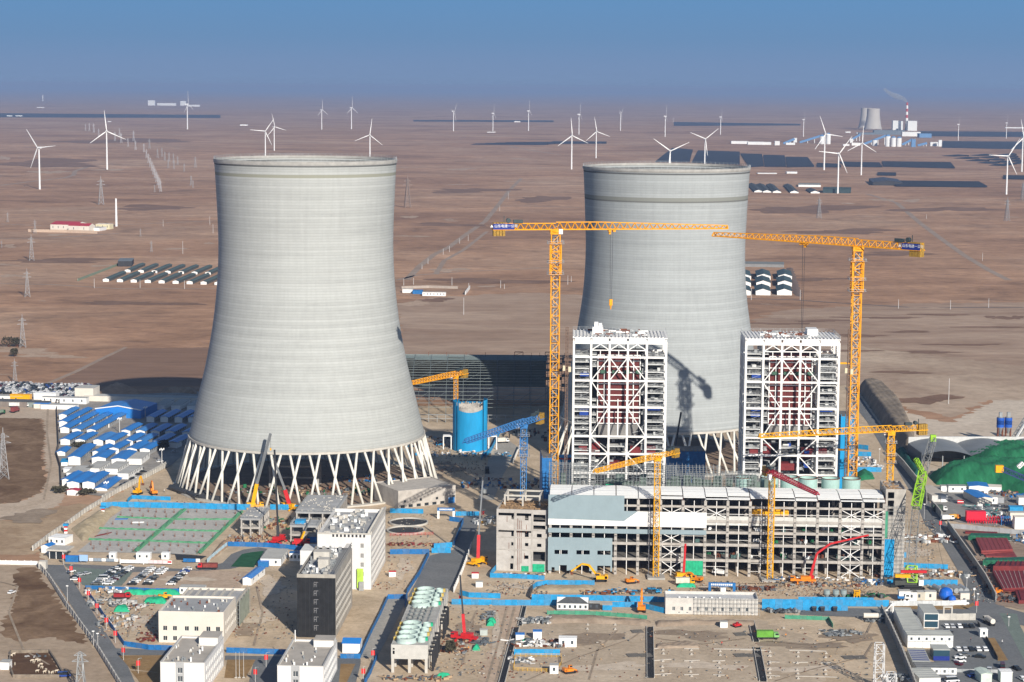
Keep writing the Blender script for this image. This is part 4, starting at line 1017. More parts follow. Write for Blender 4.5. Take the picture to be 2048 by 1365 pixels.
# arched coal shed under construction
def coal_shed():
 y0 = 1425.0; span = 105.0; rise = 40.0
 xl, xr_ = -105.0, 120.0
 t = thing('coal_shed', 'vast arched coal shed skeleton behind and between the cooling towers, partly sheeted', 'coal shed', (0, y0, 0))
 def ap(u): # 0..1 over the arch
  a = math.pi*u; return span/2 - span/2*math.cos(a), rise*math.sin(a)**0.85
 NU = 46; pts = [ap(i/NU) for i in range(NU+1)]
 ribs = MB(); nr = 19
 for k in range(nr+1):
  x = xl+(xr_-xl)*k/nr
  ox = 2.2*(k%2)
  for (a, b) in zip(pts[::2], pts[2::2]):
   ribs.bar((x,a[0],a[1]),(x,b[0],b[1]),0.35); ribs.bar((x,a[0]+ (2.2 if a[0]<span/2 else -2.2),max(0,a[1]-2.4)),(x,b[0]+(2.2 if b[0]<span/2 else -2.2),max(0,b[1]-2.4)),0.3)
   ribs.bar((x,a[0],a[1]),(x,b[0]+(2.2 if b[0]<span/2 else -2.2),max(0,b[1]-2.4)),0.22)
  if k < nr:
   x2 = xl+(xr_-xl)*(k+1)/nr
   for i in range(4, NU-4, 6): ribs.bar((x,pts[i][0],pts[i][1]),(x2,pts[i+3][0],pts[i+3][1]),0.2)
 ribs.build('rib', M('rib_steel',(0.10,0.12,0.125),0.6,0.3), t)
 pur = MB()
 for i in range(3, NU//2+4):
  x0 = xl; pur.box(x0, pts[i][0]-0.12, pts[i][1]-0.05, xr_, pts[i][0]+0.12, pts[i][1]+0.2)
 pur.build('purlin', M('purlin_grey',(0.20,0.235,0.235),0.6), t)
 shn = MB()
 for i in range(10, NU-3):
  a, b = pts[i], pts[i+1]
  for k in range(nr):
   x = xl+(xr_-xl)*k/nr; x2 = xl+(xr_-xl)*(k+1)/nr
   if i < 19 or (k > 10 and (i < 24 or (k+i) % 3)): continue
   if i < 21 and (k*7+i) % 11 == 0: continue
   shn.quad([(x+0.1,a[0],a[1]-0.1),(x2-0.1,a[0],a[1]-0.1),(x2-0.1,b[0],b[1]-0.1),(x+0.1,b[0],b[1]-0.1)])
 shn.build('roof_sheeting', M('teal_grey_sheet',(0.115,0.16,0.16),0.5,var=0.25,scale=0.05,streak=(1,0.4,1)), t)
 lw = MB()
 for k in range(nr*2+1):
  x = xl+(xr_-xl)*k/nr/2; lw.bar((x,-1,0),(x,-1,5.5),0.35)
 lw.box(xl,-1.2,5.2,xr_,-0.8,5.6); lw.box(xl,-1.2,2.6,xr_,-0.8,2.9)
 lw.build('side_frame', GREY_ST, t)
 tp = MB()
 for x in (5, 27, 49):
  tp.bar((x-3,span/2,rise-1),(x-3,span/2,rise+3),0.4); tp.bar((x+3,span/2,rise-1),(x+3,span/2,rise+3),0.4); tp.bar((x-3,span/2,rise+3),(x+3,span/2,rise+3),0.5); tp.bar((x-3,span/2,rise+0.5),(x+3,span/2,rise+3),0.2)
 for x in (-60,-47,-33,-19,14,20,38,42,60): tp.bar((x,span/2,rise-1),(x,span/2,rise+2.6),0.25)
 tp.build('ridge_frame', RUST, t)
coal_shed()
# blue netted silo
c = g(940, 899); s2 = (c-CP).dot(FW)/F; rr = 34.5*s2
sil = thing('concrete_silo', 'half built round silo wrapped in bright blue netting right of the left cooling tower', 'silo', (c.x, c.y, 0))
zt_ = zat(c, 803)
q = MB(); n = 48
for i in range(n):
 a0, a1 = 2*math.pi*i/n, 2*math.pi*(i+1)/n
 am = (a0+a1)/2; front = -math.sin(am)
 top = zt_ - 1.5 - 4.5*max(0, front)
 if math.cos(am) < -0.75: top = zt_+0.6
 if math.cos(am) > 0.8: top = zt_+1.4
 dx = rr*(1 if abs(math.cos(am)) > 0.78 else 0.93)
 pts = [(dx*math.cos(a0),dx*math.sin(a0),0),(dx*math.cos(a1),dx*math.sin(a1),0),(dx*math.cos(a1),dx*math.sin(a1),top),(dx*math.cos(a0),dx*math.sin(a0),top)]
 q.quad(pts); q.quad([(p_[0]*0.97,p_[1]*0.97,p_[2]) for p_ in reversed(pts)])
 q.quad([pts[3],pts[2],(pts[2][0]*0.97,pts[2][1]*0.97,top),(pts[3][0]*0.97,pts[3][1]*0.97,top)])
q.build('netting', BLUE_N, sil)
q = MB(); q.lathe([(rr*0.86,0),(rr*0.86,zt_-3),(rr*0.80,zt_-3),(rr*0.80,0)],48,closed=True)
for i in range(40):
 a = 2*math.pi*i/40; q.box(rr*0.83*math.cos(a)-.5, rr*0.83*math.sin(a)-.5, zt_-3, rr*0.83*math.cos(a)+.5, rr*0.83*math.sin(a)+.5, zt_-3+0.4+0.9*((i*7)%5)/3)
q.disc((0,0,zt_-9),rr*0.8,40); q.build('shell', RGHC, sil)
q = MB()
for sx in (-1,1):
 for dx in (0, 5): q.box(sx*(rr+1+dx)-0.3,-1,0,sx*(rr+1+dx)+0.3,0,9)
 q.box(min(sx*(rr+0.7),sx*(rr+6.3)),-1.2,8.4,max(sx*(rr+0.7),sx*(rr+6.3)),4,9)
q.build('support_frame', WHITE_P, sil)
# concrete block with square windows at the foot of the left tower
a, rz, w = frame(C(325,196), C(711,155))
t = thing('concrete_building', 'low raw concrete building with square windows at the left cooling tower foot', 'concrete building', a, rz)
h = zat(a, C(325,76)[1]); k = w/386
hs = [((x-325)*k-1.3, (196-(x-325)*0.106-y)*0.082-1.2, (x-325)*k+1.3, (196-(x-325)*0.106-y)*0.082+1.2) for x, y in ((355,187),(408,180),(462,175),(515,168),(568,163),(621,157))]
hs += [((x-325)*k-0.75, (196-(x-325)*0.106-y)*0.082-0.7, (x-325)*k+0.75, (196-(x-325)*0.106-y)*0.082+0.7) for x, y in ((370,145),(476,133),(585,123),(699,110))]
hs = [(x0, max(0.2,z0), x1, max(1.8,z1)) for x0,z0,x1,z1 in hs]
q = MB(); wallgrid(q, 0, w, 0, h, 0, hs, 0.4); q.box(0,0.4,0,0.4,30,h); q.box(w-0.4,0.4,0,w,30,h); q.box(0.4,29.6,0,w-0.4,30,h); q.box(0.4,0.4,h-0.9,w-0.4,29.6,h-0.5); q.build('wall', M('block_concrete',(0.44,0.41,0.375),0.9,var=0.16,scale=0.3), t)
for hh in hs:
 q = MB(); q.box(hh[0]+0.02,0.28,hh[1]+0.02,hh[2]-0.02,0.36,hh[3]-0.02); q.build('window', GLASS_D, t)
q = MB(); q.box(w-4.6,-0.15,0.1,w-0.6,-0.02,3.4); q.build('door', BLUE_D, t)
# pump frame under the left tower
a = g(540,975); t = thing('pump_house', 'grey concrete pump house frame standing inside the legs of the left cooling tower', 'concrete frame', a, -0.02)
q = MB()
for x in (0,14,28):
 for y in (0,12): q.box(x-0.6,y-0.6,0,x+0.6,y+0.6,12)
q.box(-0.8,-0.8,12,28.8,12.8,13); q.box(0.6,-0.4,5.5,27.4,0.4,6.3); q.build('frame', CONC, t)
# tower cranes
BANNER = M('banner_blue', (0.012,0.03,0.22), 0.5, var=0)
ORANGE_Y = M('crane_orange', (0.80,0.34,0.002), 0.45, var=0.12, scale=0.7)
CRBLUE = M('crane_blue', (0.035,0.17,0.42), 0.45, var=0.12, scale=0.7)
CRRED = M('crane_red', (0.42,0.02,0.045), 0.45, var=0.12, scale=0.7)
STEELC = M('wire_rope', (0.05,0.05,0.055), 0.6, var=0)
def text_mesh(name, body, size, mat, parent=None, thick=0.02):
 cu = bpy.data.curves.new(name, 'FONT'); cu.body = body; cu.size = size; cu.extrude = thick; cu.align_x = 'CENTER'; cu.align_y = 'CENTER'
 to = bpy.data.objects.new(name+'_curve', cu); COL.objects.link(to)
 dg = bpy.context.evaluated_depsgraph_get(); me = bpy.data.meshes.new_from_object(to.evaluated_get(dg))
 bpy.data.objects.remove(to); me.name = name; me.materials.clear(); me.materials.append(mat)
 o = bpy.data.objects.new(name, me); COL.objects.link(o); o.parent = parent
 return o
def tower_crane(label, base, jy, tip_px, ctr_px, mw, jd, mat, jibmat=None, jibtaper=0.6, banner=False, hook=None, cage=True, bay=None, apex=0.0, cw=None, tipz=None, group='tower cranes on the site', ctrmat=None):
 b = g(*base); zj = zat(b, jy); jm = jibmat or mat
 t = thing('tower_crane', label, 'tower crane', b, 0, group)
 bay = bay or mw*1.05
 tip = g(tip_px[0], tip_px[1], zj) if tipz is None else tipz
 # jib end and counter jib end measured at the jib's own height, then put on one straight line through the mast
 ctr = g(ctr_px[0], ctr_px[1], zj)
 d = (tip - V(b.x,b.y,zj)); d2 = (V(b.x,b.y,zj) - ctr)
 dirv = (tip - ctr).normalized(); flat = V(dirv.x, dirv.y, 0).normalized()
 Lj, Lc = abs(d.x/flat.x), abs(d2.x/flat.x)
 ang = math.atan2(flat.y, flat.x)
 q = MB(); q.lattice((0,0,0),(0,0,zj-jd*1.1), mw, bay, mw*0.11, mw*0.065)
 q.build('mast', mat, t)
 q = MB(); q.box(-mw*1.6,-mw*1.6,-0.1,mw*1.6,mw*1.6,0.9); q.build('base_block', CONC, t)
 q = MB()
 for k in range(int(zj/9)): q.box(-mw*0.36,-mw*0.36,4+k*9,mw*0.36,mw*0.36,4.12+k*9)
 q.bar((-mw*0.2,0,1),(-mw*0.2,0,zj-jd*1.2),0.22); q.bar((mw*0.2,0,1),(mw*0.2,0,zj-jd*1.2),0.22)
 for k in range(int(zj/3)): q.bar((-mw*0.35,0,2+k*3),(mw*0.35,0,3.4+k*3),0.2)
 q.build('ladder', GALV, t)
 if cage:
  q = MB(); z1 = zj-jd*2.4; z0 = z1-mw*3.6; q.lattice((0,0,z0),(0,0,z1), mw*1.28, bay*0.8, mw*0.11, mw*0.08); q.build('climbing_cage', mat, t)
  for z in (z0+0.3, z0+mw*1.4, z1):
   q = MB(); w = mw*0.95
   for x0,y0,x1,y1 in ((-w,-w,w,-w),(w,-w,w,w),(w,w,-w,w),(-w,w,-w,-w)):
    q.bar((x0,y0,z),(x1,y1,z),0.5,0.12); q.bar((x0,y0,z+1.1),(x1,y1,z+1.1),0.12)
    for i in range(5): q.bar((x0+(x1-x0)*i/4,y0+(y1-y0)*i/4,z),(x0+(x1-x0)*i/4,y0+(y1-y0)*i/4,z+1.1),0.1)
   q.build('work_platform', GALV, t)
 q = MB(); q.box(-mw*0.62,-mw*0.62,zj-jd*1.15,mw*0.62,mw*0.62,zj-jd*0.55); q.lathe([(mw*0.75,zj-jd*0.85),(mw*0.75,zj-jd*0.62)],16); q.build('slewing_ring', mat, t)
 j = bpy.data.objects.new('boom', None)
 # boom pieces are real meshes turned to the boom's bearing
 T = Matrix.Translation(V(0,0,zj)) @ Matrix.Rotation(ang, 4, 'Z')
 def part(mb, name, m_):
  r = MB(); r.add(mb, T); return r.build(name, m_, t)
 bpy.data.objects.remove(j)
 pitch = math.asin(max(-1, min(1, (tip.z-zj)/max(1,Lj)))) if tipz is not None else 0.0
 n = max(6, round(Lj/(jd*1.05)))
 q = MB()
 zb = -jd*0.5; w0 = jd*0.62
 def prof(s):  # depth of the boom at distance s
  k = s/Lj; return jd*(1-(1-jibtaper)*max(0,(k-0.25)/0.75))
 def P3(s, c):
  h = prof(s); rise = math.tan(pitch)*s
  return V(s, (-1 if c == 0 else 1 if c == 1 else 0)*w0*0.8*(0.6+0.4*h/jd), zb+rise+(h if c == 2 else 0))
 ch = max(0.26, jd*0.12); brr = max(0.16, jd*0.07)
 for i in range(n):
  s0, s1 = Lj*i/n, Lj*(i+1)/n; sm = (s0+s1)/2
  for c in (0,1): q.bar(P3(s0,c),P3(s1,c),ch)
  q.bar(P3(s0,2),P3(s1,2),ch)
  for c in (0,1): q.bar(P3(s0,c),P3(sm,2),brr); q.bar(P3(sm,2),P3(s1,c),brr)
  q.bar(P3(s0,0),P3(s1,1),brr); q.bar(P3(s0,0),P3(s0,1),brr)
 q.bar(P3(Lj,0),P3(Lj,2),ch); q.bar(P3(Lj,1),P3(Lj,2),ch)
 part(q, 'jib', jm)
 q = MB(); nc = max(3, round(Lc/(jd*1.1)))
 for i in range(nc):
  s0, s1 = -Lc*i/nc, -Lc*(i+1)/nc; sm = (s0+s1)/2; h = jd*0.85
  for y in (-w0*0.8, w0*0.8): q.bar((s0,y,zb),(s1,y,zb),ch)
  q.bar((s0,0,zb+h),(s1,0,zb+h),ch)
  for y in (-w0*0.8, w0*0.8): q.bar((s0,y,zb),(sm,0,zb+h),brr); q.bar((sm,0,zb+h),(s1,y,zb),brr)
 part(q, 'counter_jib', ctrmat or mat)
 cw = cw or jd
 for k in range(4):
  q = MB(); x = -Lc+0.3+k*cw*0.42; q.box(x,-w0*0.75,zb-cw*0.85,x+cw*0.36,w0*0.75,zb+jd*1.0); part(q, 'counterweight', M('counterweight_yellow_black',(0.32,0.19,0.03),0.7,var=0.6,scale=2.0))
 q = MB(); q.tube((-Lc+cw*2.2,-0.9,zb+jd*1.25),(-Lc+cw*2.2,0.9,zb+jd*1.25),jd*0.32,n=12); q.box(-Lc+cw*2.9,-0.8,zb+jd*0.9,-Lc+cw*4.2,0.8,zb+jd*1.35); q.bar((-Lc+cw*1.6,0,zb+jd),(-Lc+cw*1.6,0,zb+jd*1.9),0.3); part(q, 'winch', M('winch_dark',(0.05,0.07,0.075),0.6,0.3))
 q = MB(); q.box(1.0,-w0*0.8-1.6,zb-2.2,3.0,-w0*0.8,zb+0.3); part(q, 'cab', WHITE_P)
 if banner:
  bl = 10.8; x0 = -Lc+0.1; q = MB(); ys = -w0*0.8-0.25 if math.cos(ang) > 0 else w0*0.8+0.25
  q.box(x0, ys-0.06, zb+0.15, x0+bl, ys+0.06, zb+jd*0.85)
  bo = part(q, 'banner', BANNER)
  tx = text_mesh('banner_lettering', '▲ 山东电建一公司', jd*0.46, WHITE_P, t)
  rot = Matrix.Rotation(math.pi/2, 4, 'X')
  if ys < 0: tx.matrix_local = T @ Matrix.Translation(V(x0+bl/2, ys-0.09, zb+jd*0.50)) @ rot
  else: tx.matrix_local = T @ Matrix.Translation(V(x0+bl/2, ys+0.09, zb+jd*0.50)) @ Matrix.Rotation(math.pi, 4, 'Z') @ rot
 if hook:
  s = hook[0]; q = MB(); q.box(s-1.8,-w0*0.7,zb-1.3,s-0.5,w0*0.7,zb-0.3); q.box(s+0.5,-w0*0.7,zb-1.3,s+1.8,w0*0.7,zb-0.3); q.box(s-1.5,-0.7,zb-2.6,s-0.4,0.7,zb-1.3); part(q, 'trolley', mat)
  q = MB(); q.bar((s-0.7,0,zb-1.2),(s-0.35,0,zb-hook[1]),0.15); q.bar((s+0.7,0,zb-1.2),(s+0.35,0,zb-hook[1]),0.15); part(q, 'hoist_rope', STEELC)
  q = MB(); q.box(s-0.8,-0.6,zb-hook[1]-3.2,s+0.8,0.6,zb-hook[1]); q.tube((s,0,zb-hook[1]-3),(s,0,zb-hook[1]-5.2),0.5,0.25); part(q, 'hook_block', mat)
 if apex:
  q = MB(); q.bar((-0.8,0,0),(0,0,apex),0.3); q.bar((0.8,0,0),(0,0,apex),0.3); q.bar((0,0,apex),P3(Lj*0.6,2),0.15); q.bar((0,0,apex),(-Lc*0.9,0,zb),0.15); part(q, 'apex', mat)
 return t, zj, T
CR1 = tower_crane('tall yellow tower crane left of the left boiler house, long level jib with blue banner', (1106,1078), 452, (1454,450), (985,452), 4.4, 3.7, ORANGE_Y, banner=True, hook=(29,36), jibtaper=0.45)
CR2 = tower_crane('tall yellow tower crane right of the right boiler house, blue banner on its right end', (1700,1078), 485, (1430,467), (1851,496), 4.4, 3.9, ORANGE_Y, banner=True, hook=(34,52), jibtaper=0.5)
CR3 = tower_crane('yellow tower crane before the middle of the turbine hall, low jib pointing left', (1311.5,1156), 911, (1190,945), (1358,905), 2.6, 2.3, YELLOW, cage=False, jibtaper=0.7)
CR4 = tower_crane('yellow mast with a dark red jib in front of the turbine hall', (1539.5,1161), 944, (1636,986), (1528,937), 2.6, 2.4, YELLOW, jibmat=CRRED, ctrmat=CRRED, cage=False, jibtaper=0.6)
CR5 = tower_crane('yellow tower crane at the right end of the turbine hall, long jib pointing left', (1775.5,1101), 857, (1518,869), (1853,853), 2.9, 3.0, YELLOW, cage=True, jibtaper=0.6)
CR6 = tower_crane('blue tower crane behind the bare concrete stair block', (1046,1090), 843, (930,879), (1085,829), 3.0, 3.0, CRBLUE, cage=True, jibtaper=0.75)
CR7 = tower_crane('small orange tower crane standing behind the blue netted silo', (911.5,886), 747, (812,768), (933,744), 2.6, 3.0, ORANGE_Y, cage=False, jibtaper=0.7)
# ties from the tall crane to the boiler
for (bx, by, ys_, sgn, lab) in ((1700,1078,(727,900),-1,'yellow tie frame bracing the right tall crane to the boiler'),):
 p = g(bx, by)
 for i, y in enumerate(ys_):
  z = zat(p, y); q = MB(); q.bar((-2,-1.5,0),(sgn*9,-1.5,0),0.5); q.bar((-2,1.5,0),(sgn*9,1.5,0),0.5); q.bar((0,-1.5,0),(sgn*9,1.5,0),0.3)
  o = q.build('tie_frame', YELLOW, CR2[0], (0,0,z))
# mobile cranes and concrete pump
def carrier(t, L_, W_, mat, rz, cabmat=None, axles=4):
 R_ = Matrix.Rotation(rz, 4, 'Z')
 def part(mb, name, m_):
  r = MB(); r.add(mb, R_); return r.build(name, m_, t)
 q = MB(); q.box(-L_/2,-W_/2,1.0,L_/2,W_/2,1.9); part(q, 'chassis', mat)
 q = MB(); q.box(L_/2-2.3,-W_/2,1.9,L_/2,W_/2,3.2); part(q, 'cab', cabmat or mat)
 q = MB(); q.box(L_/2-1.6,-W_/2-0.03,2.4,L_/2+0.03,W_/2+0.03,3.0); part(q, 'cab_window', GLASS_D)
 for i in range(axles):
  x = -L_/2+1.3+(L_-3.4)*i/(axles-1)
  for y in (-W_/2+0.25, W_/2-0.25):
   q = MB(); q.tube((x,y-0.3,0.62),(x,y+0.3,0.62),0.62,n=10); part(q, 'wheel', BLACKM)
 q = MB(); q.box(-2.4,-1.5,1.9,1.2,1.5,3.3); q.box(-3.6,-1.4,2.0,-2.4,1.4,3.4); part(q, 'superstructure', mat)
 for sx in (-L_/2+2, L_/2-3.2):
  for sy in (-1,1):
   q = MB(); q.box(sx-0.25,min(0,sy*3.6),0.8,sx+0.25,max(0,sy*3.6),1.15); q.box(sx-0.4,sy*3.6-0.4,0,sx+0.4,sy*3.6+0.4,0.9); part(q, 'outrigger', mat)
 return part
def mobile_crane(label, base, rz, segs, mat, W_=2.8, L_=11.5, hookdrop=0):
 b = g(*base); t = thing('mobile_crane', label, 'mobile crane', b, 0, 'mobile cranes')
 carrier(t, L_, W_, mat, rz)
 p = V(0,0,2.8)
 for i, (pt, w, mm, dy) in enumerate(segs):
  # height found on the vertical plane y = base depth + dy
  r = ray(*pt); k = (b.y+dy)/r.y; e_ = CP + r*k - b
  q = MB(); q.bar(p, e_, w); q.build('boom_section', mm, t); p = e_
 if hookdrop:
  q = MB(); q.bar(p, p-V(0,0,hookdrop), 0.12); q.build('hoist_rope', STEELC, t)
  q = MB(); q.box(p.x-0.4,p.y-0.4,p.z-hookdrop-1.2,p.x+0.4,p.y+0.4,p.z-hookdrop); q.build('hook_block', mat, t)
 return t
GREYB = M('boom_grey', (0.17,0.18,0.19), 0.5, 0.2, var=0.1); BLKB = M('boom_black', (0.025,0.026,0.03), 0.5, var=0)
mobile_crane('mobile crane with upright red boom left of the bare concrete stair block', (956,1129), 0.9, [((957.5,1070),1.6,RED,2),((965.5,962),0.7,GREYB,6)], YELLOW, hookdrop=20)
mobile_crane('mobile crane with red and black boom right of the fan deck', (929,1281), 2.8, [((926,1228),1.3,RED,1),((920,1150),0.7,BLKB,4)], RED, hookdrop=9)
mobile_crane('red mobile crane with thin black boom right of the small concrete frame', (556,1085), 1.2, [((555.5,1052),1.4,BLKB,1),((549,900),0.9,BLKB,3)], RED)
mobile_crane('yellow mobile crane with grey boom against the left cooling tower legs', (506,1017), 0.3, [((514,968),2.0,YELLOW,0),((541,868),1.5,GREYB,-1)], YELLOW, hookdrop=8)
mobile_crane('red mobile crane with short grey boom against the left cooling tower legs', (579,1019), 2.4, [((570,980),2.0,RED,0),((547,917),1.3,GREYB,-1)], YELLOW)
mobile_crane('small crane truck with yellow boom before the open-fronted concrete frame', (602,1091), 0.1, [((609,1063),0.9,YELLOW,1),((622,1038),0.6,GREYB,3)], RED, L_=9)
mobile_crane('black boomed crane in front of the far cooling tower legs', (1336,990), 0.4, [((1362,825),1.0,BLKB,12)], RED)
mobile_crane('small crane truck with upright red boom before the green sheeted bay', (1367,1159), 0.2, [((1369,1120),1.1,RED,0),((1371,1088),0.9,RED,0)], YELLOW, L_=8)
b = g(1606,1166); t = thing('concrete_pump', 'orange concrete pump truck with folded out red boom before the turbine hall', 'concrete pump', b, 0)
part = carrier(t, 12, 2.6, ORANGE, math.pi-0.05)
p = V(5,0,3)
for pt, w, dy in (((1620.5,1155),1.4,0.5),((1627,1130),1.2,0.5),((1634,1107),1.0,0.5),((1660,1088),0.9,1),((1686,1082),0.8,1.5),((1737,1070.5),0.7,3)):
 r = ray(*pt); e_ = CP + r*((b.y+dy)/r.y) - b; q = MB(); q.bar(p, e_, w); q.build('boom_section', RED, t); p = e_
q = MB(); q.bar(p, p-V(0,0,7), 0.3); q.build('hose', BLKB, t)
# lime crawler crane
LIME = M('lime_paint', (0.27,0.52,0.03), 0.45, var=0.1)
b = g(1822,1178); t = thing('crawler_crane', 'lime green crawler crane with very long lattice boom by the right road', 'crawler crane', b, 0)
for sy in (-3.4, 3.4):
 q = MB(); q.box(-5.2,sy-0.8,0.25,5.2,sy+0.8,1.5); q.tube((-5.2,sy-0.8,0.85),(-5.2,sy+0.8,0.85),0.7,n=10); q.tube((5.2,sy-0.8,0.85),(5.2,sy+0.8,0.85),0.7,n=10); q.build('track', BLACKM, t)
q = MB(); q.box(-3.6,-2.8,1.4,3.6,2.8,2.2); q.build('undercarriage', BLKB, t)
q = MB(); q.box(-6.5,-1.8,2.2,3.2,1.8,4.3); q.box(-8,-2.4,2.2,-5,2.4,4.8); q.build('superstructure', M('dark_machine',(0.06,0.065,0.06),0.6,var=0.3), t)
q = MB(); q.box(3,-3.2,2.2,5.2,-1.6,4.8); q.build('cab', WHITE_P, t)
def wp(pt, dy): r = ray(*pt); return CP + r*((b.y+dy)/r.y) - b
ps = [V(0,0,3), wp((1823,1132),2), wp((1832,1015),14), wp((1841,971),20), wp((1846,946),24), wp((1866,879),36)]
THINL = M('boom_lattice_grey', (0.25,0.26,0.26), 0.5, 0.3)
for i, (mm, ch, br, w) in enumerate(((LIME,0.5,0.3,4.4),(THINL,0.18,0.12,3.4),(LIME,0.5,0.3,3.6),(LIME,0.45,0.26,3.4),(THINL,0.28,0.16,2.8))):
 q = MB(); q.lattice(ps[i], ps[i+1], w, 3.2, ch, br); q.build('boom_section', mm, t)
q = MB(); q.lattice(ps[4], ps[4]+V(-4,-2,7), 1.6, 2, 0.3, 0.2); q.build('jib_strut', LIME, t)
q = MB(); q.box(ps[5].x-1.3,ps[5].y-1,ps[5].z-1,ps[5].x+1.3,ps[5].y+1,ps[5].z+2.2); q.build('boom_head', LIME, t)
q = MB()
for dx in (-3,-1.5,1.5,3.6): q.bar(ps[4]+V(dx*0.4,0,0), V(dx*1.4-2,-6,16+dx), 0.1)
for dx in (4,7.5): q.bar(ps[3]+V(2,0,0), V(dx*2.2,3,6), 0.1)
q.build('pendant_rope', STEELC, t)
q = MB(); q.box(-9,-8,7.2,-2,-6,8.6); q.build('superlift_tray', YELLOW, t)
q = MB(); q.box(-5.5,-3,8.2,6.5,-1.4,9.4); q.build('winch_frame', RED, t)
# blue lattice boom reaching in from the right edge
b = g(2230,1040); t = thing('crawler_crane', 'dark blue lattice boom with yellow head reaching in at the right edge', 'crawler crane', b, 0)
def wp2(pt, dy): r = ray(*pt); return CP + r*((b.y+dy)/r.y) - b
q = MB(); q.box(-5,-3.5,0.2,5,-2,1.5); q.build('track', BLACKM, t); q = MB(); q.box(-5,2,0.2,5,3.5,1.5); q.build('track', BLACKM, t)
q = MB(); q.box(-5,-2,1.5,4,2,4.4); q.build('superstructure', CRBLUE, t)
e1 = wp2((2004,938),-4); q = MB(); q.lattice(V(-3,0,3), e1, 2.6, 2.4, 0.42, 0.25); q.build('boom_section', M('navy_paint',(0.02,0.04,0.14),0.5), t)
q = MB(); q.cbox(e1+V(-1.5,0,0), 4.2, 2.6, 3.8); q.build('boom_head', YELLOW, t)
q = MB(); q.lattice(wp2((2046,926),-3), wp2((2036,935),-3), 1.5,1.5,0.5,0.3); q.build('boom_panel', WHITE_P, t)
# generic walls with real window openings
FRAMEW = M('window_frame_white', (0.72,0.72,0.70), 0.6, var=0)
GLASS_G = M('grey_glass', (0.07,0.085,0.10), 0.15, var=0, spec=0.5)
CREAM = M('cream_render', (0.66,0.61,0.54), 0.8, var=0.07, scale=0.15)
WHITE_R = M('white_render', (0.66,0.65,0.635), 0.8, var=0.06, scale=0.2)
ROOFG = M('roof_membrane', (0.36,0.365,0.37), 0.9, var=0.18, scale=0.12)
ROOFT = M('tan_roof_screed', (0.44,0.40,0.35), 0.9, var=0.15, scale=0.15)
BLKCLAD = M('black_cladding', (0.016,0.017,0.019), 0.5, var=0.3, scale=0.4)
PANELT = M('weathered_panel', (0.36,0.335,0.295), 0.85, var=0.2, scale=0.2)
def window_part(parent, store, key, w, h, M_, glass):
 if key not in store:
  q = MB(); q.box(0.04,0.16,0.04,w-0.04,0.2,h-0.04); pane = q.build('window', glass, parent)
  f = MB(); b_ = 0.09; f.box(0,0.08,0,w,0.16,b_); f.box(0,0.08,h-b_,w,0.16,h); f.box(0,0.08,b_,b_,0.16,h-b_); f.box(w-b_,0.08,b_,w,0.16,h-b_); f.box(w/2-b_/2,0.08,b_,w/2+b_/2,0.16,h-b_)
  fr = f.build('window_frame', FRAMEW, pane); store[key] = (pane, fr); pane.matrix_local = M_; return
 p0, f0 = store[key]; pane = p0.copy(); COL.objects.link(pane); pane.parent = parent; pane.matrix_local = M_
 fr = f0.copy(); COL.objects.link(fr); fr.parent = pane
def block(name, label, cat, loc, rz, w, dep, h, wall, roof, front=(), right=(), left=(), par=0.9, wallr=None, th=0.4, glass=None, roof_mb=None, group=None):
 t = thing(name, label, cat, loc, rz, group); st = {}; glass = glass or GLASS_D
 def side(L_, holes, Mx, m_, nm='wall', front_=True):
  q = MB(); x0, x1 = (0, L_) if front_ else (th, L_-th)
  wallgrid(q, x0, x1, 0, h+par, 0, holes, th); r = MB(); r.add(q, Mx); r.build(nm, m_, t)
  for hh in holes: window_part(t, st, (round(hh[2]-hh[0],2), round(hh[3]-hh[1],2)), hh[2]-hh[0], hh[3]-hh[1], Mx @ Matrix.Translation(V(hh[0],0.05,hh[1])), glass)
 side(w, front, Matrix.Identity(4), wall)
 side(dep, right, Matrix.Translation(V(w,0,0)) @ Matrix.Rotation(math.pi/2,4,'Z'), wallr or wall, front_=False)
 side(dep, left, Matrix.Translation(V(0,dep,0)) @ Matrix.Rotation(-math.pi/2,4,'Z'), wall, front_=False)
 q = MB(); q.box(0,dep-th,0,w,dep,h+par); q.build('wall', wall, t)
 q = MB(); q.box(th,th,h-0.4,w-th,dep-th,h); q.build('roof', roof, t)
 return t
def roofbits(t, w, dep, z, n, seed, mats=None, kinds='vent', sz=(0.5,1.4), hh=(0.4,1.6)):
 r_ = random.Random(seed); mats = mats or [CONC_L, WHITE_P, RUST, GREY_ST]
 for _ in range(n):
  q = MB(); a, b_, c_ = r_.uniform(*sz), r_.uniform(*sz), r_.uniform(*hh); x, y = r_.uniform(1,w-1-a), r_.uniform(1,dep-2)
  q.box(x,y,z,x+a,y+b_,z+c_); q.build(kinds, r_.choice(mats), t)
def grid_holes(x0, dx, nx, z0, dz, nz, w, h): return [(x0+i*dx, z0+j*dz, x0+i*dx+w, z0+j*dz+h) for i in range(nx) for j in range(nz)]
